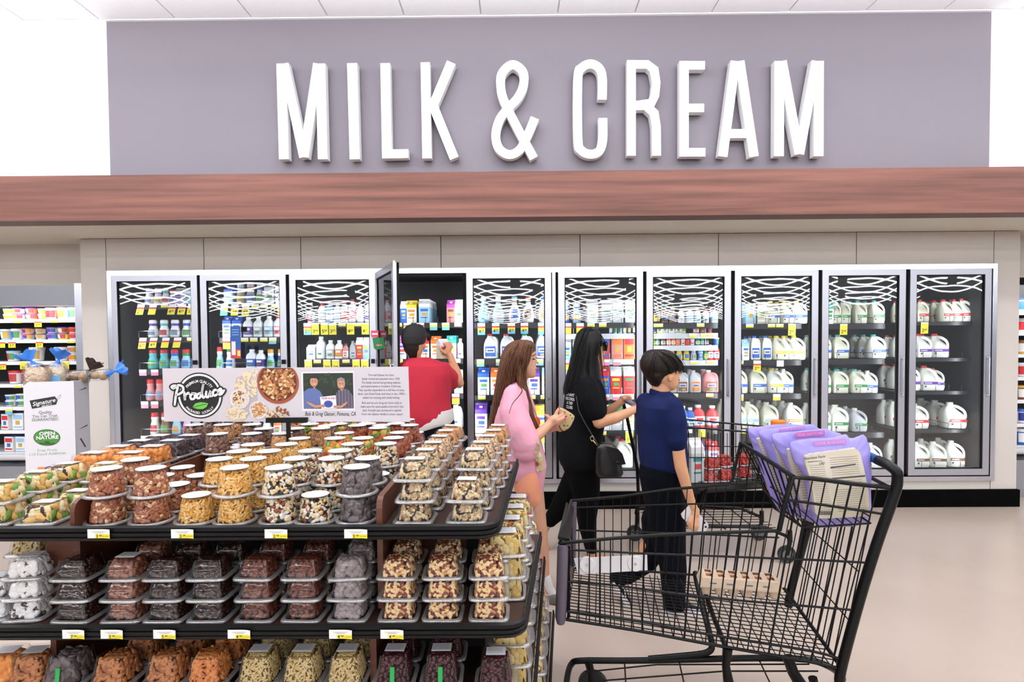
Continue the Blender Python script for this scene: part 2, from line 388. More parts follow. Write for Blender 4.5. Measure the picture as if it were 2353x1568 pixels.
for i in range(9):
    a, c = DX[i][1], DX[i + 1][0]
    if i == 4:
        gk.box(a - 0.01, xm - 0.014, D - 0.004, D + 0.03, zf0 + 0.04, zf1 - 0.045); gk.box(xm + 0.014, c + 0.01, D - 0.004, D + 0.03, zf0 + 0.04, zf1 - 0.045)
    else: gk.box(a - 0.012, c + 0.012, D - 0.004, D + 0.05, zf0 + 0.04, zf1 - 0.045)
gk.box(fx0 + 0.04, fx1 - 0.04, D - 0.004, D + 0.03, zd1 - 0.012, zf1 - 0.045); gk.box(fx0 + 0.04, fx1 - 0.04, D - 0.004, D + 0.03, zf0 + 0.04, zd0 + 0.01)
gk.box(fx0 + 0.04, DX[0][0] + .012, D - 0.004, D + 0.03, zf0 + 0.04, zf1 - 0.045); gk.box(DX[9][1] - .012, fx1 - 0.04, D - 0.004, D + 0.03, zf0 + 0.04, zf1 - 0.045)
gk.build('door_gasket', m_gask, cool)
GL = door_glass()
def door(i, x0, x1, hinge_open=False):
    w = x1 - x0; h = zd1 - zd0; s = 0.056
    f = MB()
    for a, c, z0, z1 in ((0, s, 0, h), (w - s, w, 0, h), (s, w - s, 0, s), (s, w - s, h - s, h)):
        f.box(a, c, -0.028, 0.0, z0, z1)
    # dark inner lip
    for a, c, z0, z1 in ((s, s + .008, s, h - s), (w - s - .008, w - s, s, h - s), (s, w - s, s, s + .008), (s, w - s, h - s - .008, h - s)):
        f.box(a, c, -0.02, 0.012, z0, z1, 1)
    if hinge_open: f.box(0, w, 0.0, 0.02, 0, s, 1); f.box(0, w, 0, .02, h - s, h, 1); f.box(w - s, w, 0, .02, 0, h, 1); f.box(0, s, 0, .02, 0, h, 1)
    me = f.mesh('glass_door', [m_alu, m_gask])
    o = obj('glass_door', me, cool, (x0 - O[0], D - O[1], zd0))
    if hinge_open: o.rotation_euler = (0, 0, -math.radians(66))
    g = MB(); g.quad([(s, -0.012, s), (w - s, -0.012, s), (w - s, -0.012, h - s), (s, -0.012, h - s)])
    gm = g.mesh('glass_pane', GL); uv = gm.uv_layers.new(name='uv')
    for l, c in zip(uv.data, ((0, 0), (1, 0), (1, 1), (0, 1))): l.uv = c
    obj('glass_pane', gm, o)
    if i >= 4 or hinge_open:
        hb = MB(); x = w - s / 2 + .004; zc_, hh = at(1470, 870, D).z - zd0, 0.165
        hb.tube([(x, -0.03, zc_ - hh), (x, -0.05, zc_ - hh), (x, -0.05, zc_ + hh), (x, -0.03, zc_ + hh)], 0.006, 8)
        hb.box(x - .012, x + .012, -0.032, -0.028, zc_ - hh - .02, zc_ - hh + .02); hb.box(x - .012, x + .012, -0.032, -0.028, zc_ + hh - .02, zc_ + hh + .02)
        hb.build('door_handle', m_steel, o, True)
    else:
        hb = MB(); x = w - s / 2; hb.box(x - .014, x + .014, -0.05, -0.028, at(455, 828, D).z - zd0, at(455, 838, D).z - zd0); hb.build('door_latch', m_gask, o)
    
    for hx in (0.012, w - 0.012):
        hg = MB(); hg.lathe([(0.008, 0), (0.008, 0.014)], 8, (hx, -0.016, h)); hg.build('hinge_pin', WHITE, o)
    return o
for i, (a, c) in enumerate(DX): door(i, a, c, i == 3)
# light tubes on the mullions inside
m_led = mat('#f4f8ff', 0.4, emit=3.5)
lt = MB(O)
LX = [DX[0][0] + 0.03] + [(DX[i][1] + DX[i + 1][0]) / 2 for i in range(9)] + [DX[9][1] - 0.02]
for x in LX[1:-1]: lt.box(x - 0.01, x + 0.01, D + 0.06, D + 0.08, zd0 + .05, zd1 - .05)
lt.build('light_tube', m_led, cool)
for i, x in enumerate(LX):
    for sgn in ((1,) if i == 0 else (-1,) if i == 10 else (1, -1)):
        # strip aimed obliquely back into the bay
        l = area((x + sgn * 0.03, D + 0.085, (zd0 + zd1) / 2), 0.02, zd1 - zd0 - .1, 4.6 if i > 2 else 3.4, (math.radians(90), 0, sgn * -math.radians(52)), (0.93, 0.97, 1.0))
# shelves: y of the shelf front edge in each bay
YS = D + 0.20
SHELF = {0: [699, 776, 849, 922, 1001, 1076], 1: [699, 776, 849, 925, 1003, 1078], 2: [742, 826, 905, 990, 1078], 3: [742, 825, 905, 990, 1078],
         4: [742, 825, 908, 996, 1080], 5: [742, 767, 826, 906, 990, 1078], 6: [743, 766, 794, 828, 904, 986, 1077], 7: [744, 828, 905, 986, 1078],
         8: [744, 825, 905, 994, 1079], 9: [740, 823, 899, 987, 1076]}
BX = [(DX[i][0] + 0.045, DX[i][1] - 0.035) for i in range(10)]
BX[0] = (at(320, 740, YS).x, BX[0][1]); BX[9] = (BX[9][0], at(2243, 740, YS).x)
shelf_objs = {}
def shelf(i, j, ypx):
    a, c = BX[i]; xm_ = (DPX[i][0] + DPX[i][1]) / 2
    z = at(xm_, ypx, YS).z
    m = MB(O); m.box(a, c, YS, CB - 0.03, z - 0.012, z - 0.004)
    hgt = 0.05 if i < 9 else 0.032
    m.box(a, c, YS - 0.006, YS, z - hgt, z - 0.001)
    for k in range(7):                                # wire fence dividers
        x = a + (c - a) * k / 6
        if i >= 3 and 0 < k < 6: m.tube([(x, YS + 0.004, z), (x, YS + 0.004, z + 0.055), (x, CB - .1, z + 0.055)], 0.0022, 4)
    white = i in (5, 6) and j in (1, 2, 3)
    o = m.build('shelf', mat('#c9ccd2', 0.4) if white else m_shelf, cool); shelf_objs[(i, j)] = o
    if i < 2:
        w = MB(O); w.tube([(a, YS - .01, z + .002), (a, YS - .01, z + 0.06), (c, YS - .01, z + 0.06), (c, YS - .01, z + .002)], 0.003, 6)
        w.build('wire_guard', mat('#9a9aa4', 0.2, 1.0), o, True)
    return z
SZ = {}
for i, L in SHELF.items():
    for j, yp in enumerate(L): SZ[(i, j)] = shelf(i, j, yp)
# ---- price tags clipped to the shelf fronts
m_tw = mat('#f2f2ee', 0.5); m_ty = mat('#f0e23c', 0.5); m_tr = mat('#d0404a', 0.5); m_tb = mat('#6fb7dc', 0.5); m_tk = mat('#1a1a1a', 0.5); m_tp = mat('#e88aa0', .5)
def ptag(parent, org, p, w, h, kind, txt='', lean=0.0, slant=0.0, name='price_tag'):
    """p: top centre; kind: sale (white/red/yellow), blue, plain, pink, small"""
    mb = MB(org); p = Vector(p); ux = Vector((1, 0, 0)); uz = Vector((slant, -lean, 1)); uz.normalize()
    def band(t0, t1, mi, e=0.0):
        q = [p - ux * w / 2 - uz * h * t1, p + ux * w / 2 - uz * h * t1, p + ux * w / 2 - uz * h * t0, p - ux * w / 2 - uz * h * t0]
        mb.slab([v - Vector((0, 0.0006 + e, 0)) for v in q], (0, 0.001, 0), mi)
    if kind == 'sale': band(0, .3, 0); band(.3, .45, 2); band(.45, 1, 1)
    elif kind == 'blue': band(0, .28, 0); band(.28, .42, 2); band(.42, .72, 1); band(.72, 1, 3)
    elif kind == 'sky': band(0, .3, 0); band(.3, .55, 1); band(.55, 1, 3)
    elif kind == 'pink': band(0, .45, 0); band(.45, 1, 5)
    elif kind == 'yellow': band(0, .12, 0); band(.12, 1, 1)
    elif kind == 'small': band(0, .5, 0); band(.5, 1, 1)
    else: band(0, 1, 0)
    if txt:
        c = p - uz * h * 0.72 - Vector((0, 0.0015, 0))
        put_text(mb, txt[0], c - ux * w * 0.2, ux, uz, h * 0.42, 4, 0.01); put_text(mb, txt[1:], c + ux * w * 0.15 + uz * h * .06, ux, uz, h * 0.24, 4, 0.01)
    return mb.build(name, [m_tw, m_ty, m_tr, m_tb, m_tk, m_tp], parent)
TAGS = {  # (bay, shelf): list of (x, kind, height px, text, slant)
 (0, 0): [(325, 'sale', 25, '299', .28), (353, 'sale', 25, '', .28), (378, 'small', 8, '', 0), (397, 'sale', 25, '449', .25), (420, 'sale', 25, '429', .25), (441, 'sale', 25, '549', .2)],
 (0, 1): [(329, 'sale', 26, '699', .2), (354, 'sale', 24, '429', .25), (382, 'sale', 24, '', .25), (409, 'sale', 24, '', .25), (438, 'small', 8, '', 0)],
 (0, 2): [(328, 'pink', 14, '', 0), (355, 'pink', 14, '', 0), (382, 'pink', 14, '', 0)], (0, 3): [(332, 'pink', 16, '', 0), (355, 'pink', 16, '', 0)], (0, 4): [(332, 'pink', 16, '', 0), (360, 'pink', 16, '', 0)],
 (1, 0): [(516, 'sky', 26, '', .12), (540, 'sale', 26, '449', .1), (565, 'sale', 26, '449', .1), (586, 'small', 9, '', 0), (607, 'small', 9, '', 0), (632, 'small', 9, '', 0), (648, 'sale', 26, '499', .1)],
 (1, 1): [(520, 'sale', 26, '', 0), (562, 'small', 9, '', 0), (583, 'small', 9, '', 0), (606, 'small', 9, '', 0), (627, 'sky', 15, '', .1)],
 (2, 0): [(706, 'blue', 27, '599', 0), (724, 'yellow', 27, '399', 0), (745, 'yellow', 27, '529', 0), (764, 'yellow', 27, '379', 0), (786, 'small', 8, '', 0), (805, 'yellow', 27, '429', 0), (822, 'small', 8, '', 0), (839, 'yellow', 27, '429', 0)],
 (2, 1): [(708, 'yellow', 25, '499', 0), (729, 'small', 8, '', 0), (751, 'yellow', 25, '299', 0), (771, 'yellow', 25, '299', 0), (795, 'small', 8, '', 0), (818, 'yellow', 25, '439', 0), (838, 'yellow', 25, '449', 0)],
 (3, 0): [(915, 'small', 8, '', 0), (936, 'sale', 16, '', 0), (966, 'sale', 16, '', 0), (996, 'sky', 17, '', 0), (1024, 'sky', 17, '', 0), (1052, 'plain', 9, '', 0)],
 (3, 1): [(917, 'yellow', 22, '', 0), (1050, 'plain', 9, '', 0)], (3, 2): [(1047, 'sale', 24, '', 0)], (3, 3): [(1047, 'sale', 22, '379', 0)],
 (4, 0): [(1106, 'blue', 27, '429', 0), (1139, 'blue', 25, '429', 0), (1175, 'blue', 25, '429', 0), (1205, 'blue', 25, '449', 0), (1245, 'blue', 27, '', 0)],
 (4, 1): [(1104, 'sky', 17, '', 0), (1148, 'sky', 15, '', 0), (1240, 'sky', 15, '', 0)], (4, 2): [(1107, 'small', 9, '', 0), (1222, 'small', 9, '', 0), (1251, 'small', 9, '', 0)], (4, 3): [(1100, 'sale', 22, '499', -.35), (1250, 'sale', 22, '', 0)],
 (5, 0): [(1304, 'sale', 24, '', 0), (1333, 'sale', 24, '', 0), (1358, 'small', 9, '', 0), (1385, 'small', 9, '', 0)], (5, 2): [(1298, 'sale', 24, '', 0), (1392, 'pink', 14, '', 0), (1418, 'pink', 14, '', 0)],
 (5, 3): [(1391, 'pink', 14, '', 0), (1417, 'pink', 14, '', 0)], (5, 4): [(1385, 'small', 9, '', 0), (1446, 'yellow', 28, '395', 0)],
 (6, 0): [(1498, 'small', 8, '', 0), (1515, 'small', 8, '', 0), (1610, 'small', 8, '', 0)], (6, 1): [(1498, 'small', 8, '', 0), (1592, 'small', 9, '', 0), (1619, 'small', 8, '', 0), (1633, 'small', 8, '', 0)],
 (6, 3): [(1595, 'small', 8, '', 0), (1632, 'small', 8, '', 0)], (6, 4): [(1550, 'small', 8, '', 0), (1631, 'small', 8, '', 0)], (6, 5): [(1583, 'plain', 9, '', 0), (1614, 'yellow', 18, '', 0)],
 (7, 0): [(1695, 'pink', 14, '', 0), (1723, 'small', 8, '', 0), (1773, 'small', 8, '', 0), (1792, 'small', 8, '', 0), (1820, 'yellow', 27, '299', 0)], (7, 1): [(1700, 'small', 8, '', 0), (1740, 'sale', 25, '259', 0), (1793, 'plain', 14, '', 0)],
 (7, 2): [(1700, 'small', 15, '', 0), (1785, 'small', 15, '', 0)], (7, 3): [(1705, 'small', 9, '', 0)],
 (8, 0): [(1895, 'small', 7, '', 0), (1939, 'yellow', 25, '299', 0)], (8, 1): [(1893, 'plain', 13, '', 0)], (8, 2): [(1894, 'small', 14, '', 0)],
 (9, 0): [(2125, 'yellow', 26, '269', 0)], (9, 1): [(2091, 'small', 22, '', 0)], (9, 2): [(2091, 'small', 22, '', 0)], (9, 3): [(2087, 'small', 7, '', 0)]}
for (i, j), L in TAGS.items():
    for x, kd, hp, tx, sl in L:
        z = SZ[(i, j)]; yp = SHELF[i][j]
        X = at(x, yp, YS - 0.012).x
        ptag(shelf_objs[(i, j)], O, (X, YS - 0.012, z - 0.002), 17 * YS / F if kd != 'plain' else 16 * YS / F, hp * YS / F, kd, tx, 0.04, sl)
# ================================================================== chilled products
ORD = 'first second third fourth fifth sixth seventh eighth ninth tenth eleventh twelfth thirteenth fourteenth fifteenth'.split()
_PM = {}
def arc_band(mb, prof, a0, a1, n=9, mi=0):
    rs = [[(r * math.sin(a0 + (a1 - a0) * i / n), -r * math.cos(a0 + (a1 - a0) * i / n), z) for i in range(n + 1)] for r, z in prof]
    mb.rings(rs, (False, False), mi, closed=False)
def pal(*c): return [mat(x, 0.35) if isinstance(x, str) else x for x in c]
def parts_of(kind, cols):
    """unit tall, one wide product; returns [(part name, mesh)]"""
    key = (kind, cols)
    if key in _PM: return _PM[key]
    b = MB(); cap = MB(); lab = MB(); bc, cc, lc = (cols + ('#ffffff',) * 3)[:3]; lmats = pal(lc, bc, ['#b8454a', '#3f6fb0', '#5d9a58', '#c9a24a', '#7d8fa8'][sum(map(ord, bc + cc + lc)) % 5], '#35507f')
    if kind == 'creamer':
        b.lathe([(.40, 0), (.47, .03), (.5, .12), (.49, .3), (.43, .46), (.34, .60), (.335, .72), (.36, .74), (.36, .80)], 16)
        lab.lathe([(.345, .66), (.365, .70), (.375, .77), (.365, .8)], 16, cap=(False, False))
        arc_band(lab, [(.508, .14), (.5, .30), (.45, .44)], -.8, .8, 8, 2 if cc != '#ffffff' else 3)
        cap.lathe([(.36, .80), (.375, .82), (.375, .95), (.31, 1.0)], 14)
    elif kind == 'carafe':
        b.lathe([(.36, 0), (.44, .04), (.5, .18), (.49, .34), (.38, .52), (.24, .68), (.19, .80), (.20, .87)], 18)
        arc_band(lab, [(.505, .17), (.50, .32), (.40, .50)], -.7, .7, 8, 0); arc_band(lab, [(.503, .14), (.508, .17)], -.5, .5, 8, 2)
        lab.lathe([(.195, .78), (.215, .80), (.215, .83)], 14, cap=(False, False), mi=2)
        cap.lathe([(.22, .87), (.235, .88), (.235, .98), (.2, 1.0)], 12)
    elif kind == 'carton':
        h = .80
        b.hexa([(-.5, -.5, 0), (.5, -.5, 0), (.5, .5, 0), (-.5, .5, 0), (-.5, -.5, h), (.5, -.5, h), (.5, .5, h), (-.5, .5, h)])
        b.add([(-.5, -.5, h), (.5, -.5, h), (.5, .5, h), (-.5, .5, h), (-.5, 0, .95), (.5, 0, .95)], [(0, 1, 5, 4), (2, 3, 4, 5), (1, 2, 5), (3, 0, 4)], 1)
        b.box(-.5, .5, -.03, .03, .94, 1.0, 1)
        b.box(-.502, .502, -.504, .504, .66, .80, 1)
        lab.box(-.34, .34, -.512, -.503, .48, .58, 0); lab.box(-.3, .3, -.512, -.503, .2, .24, 0); lab.box(-.2, .3, -.512, -.503, .3, .42, 2 if lc != '#d33a3a' else 3)
        cap.lathe([(.16, 0), (.16, .05)], 12, (0, 0, 0)); c_, s_ = math.cos(1.05), math.sin(1.05)
        cap.v = [(x, -.27 + y * .35 - z * .9, .88 + y * .13 + z * .45) for x, y, z in cap.v]
    elif kind == 'jug':
        b.sq([(.44, .44, 0), (.49, .49, .03), (.5, .5, .1), (.5, .5, .42), (.46, .46, .52, -.03, .03), (.36, .37, .64, -.09, .08), (.27, .27, .74, -.13, .09), (.17, .17, .85, -.14, .04), (.13, .13, .92, -.13, 0)], 20, 4.5)
        b.tube(smooth_pts([(-.05, -.06, .86), (.12, -.22, .83), (.30, -.36, .72), (.38, -.42, .58), (.38, -.43, .42)], 4), [.065] * 16 + [.075], 8)
        lab.box(-.34, .40, -.512, -.502, .12, .27, 1); lab.box(-.36, .42, -.516, -.506, .26, .37, 0); lab.box(-.30, .1, -.52, -.51, .30, .33, 1); lab.box(-.3, -.2, -.52, -.51, .15, .22, 3)
        cap.lathe([(.15, .90), (.155, .91), (.155, .985), (.13, 1.0)], 14, (-.13, 0, 0))
    elif kind == 'halfjug':
        b.sq([(.44, .42, 0), (.5, .48, .04), (.5, .48, .5), (.47, .45, .62), (.34, .32, .76, -.05, 0), (.18, .18, .86, -.1, 0), (.16, .16, .92, -.1, 0)], 18, 4)
        b.tube(smooth_pts([(0, -.03, .84), (.26, -.16, .82), (.40, -.24, .70), (.42, -.26, .48)], 4), [.065] * 13, 8)
        lab.box(-.36, .34, -.492, -.482, .10, .50, 0); lab.box(-.3, .28, -.497, -.487, .25, .42, 1); lab.box(-.22, .2, -.5, -.49, .3, .36, 3); lab.box(-.16, .2, -.5, -.49, .13, .2, 2)
        cap.lathe([(.17, .91), (.18, .92), (.18, .99), (.15, 1.0)], 12, (-.1, 0, 0))
    elif kind == 'bottle':
        b.sq([(.42, .42, 0), (.5, .5, .04), (.5, .5, .62), (.42, .42, .74), (.22, .22, .84), (.2, .2, .9)], 16, 3.4)
        lab.sq([(.508, .508, .14), (.508, .508, .52)], 16, 3.4, cap=(False, False)); lab.box(-.28, .28, -.53, -.51, .34, .46, 1); lab.box(-.2, .22, -.53, -.51, .2, .28, 2)
        cap.lathe([(.24, .88), (.25, .89), (.25, .99), (.2, 1.0)], 12)
    elif kind == 'tub':
        b.lathe([(.40, 0), (.48, .82), (.49, .84)], 16)
        arc_band(lab, [(.425, .15), (.48, .75)], -1.0, .1, 8, 0); arc_band(lab, [(.425, .15), (.48, .75)], .1, 1.0, 6, 2)
        cap.lathe([(.5, .82), (.51, .84), (.51, .95), (.47, 1.0)], 16)
    elif kind == 'box':
        b.box(-.5, .5, -.5, .5, 0, 1); lab.box(-.42, .42, -.512, -.5, .62, .9, 0); lab.box(-.42, .42, -.512, -.5, .1, .2, 0); lab.box(-.2, .2, -.515, -.5, .3, .55, 2); cap.box(-.5, .5, -.5, .5, 1.0, 1.012)
    sm = kind not in ('carton', 'box')
    out = [('body', b.mesh('body', [m_plastic(bc), mat(cc, .4)], sm, 50)), ('cap', cap.mesh('cap', m_plastic(cc if kind != 'carton' else '#f4f4f6'), sm, 50)), ('label', lab.mesh('label', lmats, sm, 50))]
    _PM[key] = out
    return out
def m_plastic(c): return mat(c, 0.32, spec=0.45)
NPROD = [0]
def prod(kind, cols, loc, w, h, rz, label, cat, group, dep=None):
    P = parts_of(kind, cols); nm = {'creamer': 'creamer_bottle', 'carafe': 'milk_carafe', 'carton': 'milk_carton', 'jug': 'milk_jug', 'halfjug': 'milk_jug', 'bottle': 'drink_bottle', 'tub': 'yogurt_tub', 'box': 'carton_pack'}[kind]
    o = obj(nm, P[0][1], None, loc, rz); o.scale = (w, dep or w, h); tag(o, label, cat, group)
    for n_, me in P[1:]: obj(n_, me, o)
    NPROD[0] += 1
    return o
CN = {'w': '#f1f3f5', 'r': '#cf2f36', 'b': '#2c62c4', 'lb': '#9ccbe8', 't': '#58b9bd', 'p': '#6b3fa6', 'm': '#b44fb0', 'g': '#2f8a48', 'y': '#f0d23c', 'o': '#ee7c35', 'k': '#1f1b22', 'gr': '#b9bcc0', 'cr': '#eeeee0', 'pk': '#f29aa2',
      'br': '#7a4a30', 'go': '#d9a440', 'db': '#25358c', 'lt': '#9fd5e6', 'li': '#c9b2e6', 'gn': '#9cc23c', 'tl': '#3fb3a8', 'be': '#d9cdb0', 'rs': '#d98a8a'}
WN = {'w': 'white', 'r': 'red', 'b': 'blue', 'lb': 'light blue', 't': 'teal', 'p': 'purple', 'm': 'magenta', 'g': 'green', 'y': 'yellow', 'o': 'orange', 'k': 'black', 'gr': 'grey', 'cr': 'cream', 'pk': 'pink', 'br': 'brown', 'go': 'gold', 'db': 'dark blue', 'lt': 'pale blue', 'li': 'lilac', 'gn': 'lime', 'tl': 'aqua', 'be': 'beige', 'rs': 'rose'}
KN = {'creamer': ('creamer bottle', 'bottle'), 'carafe': ('carafe bottle', 'bottle'), 'carton': ('gable carton', 'carton'), 'jug': ('gallon jug', 'jug'), 'halfjug': ('half gallon jug', 'jug'), 'bottle': ('bottle', 'bottle'), 'tub': ('tub', 'tub'), 'box': ('carton pack', 'pack')}
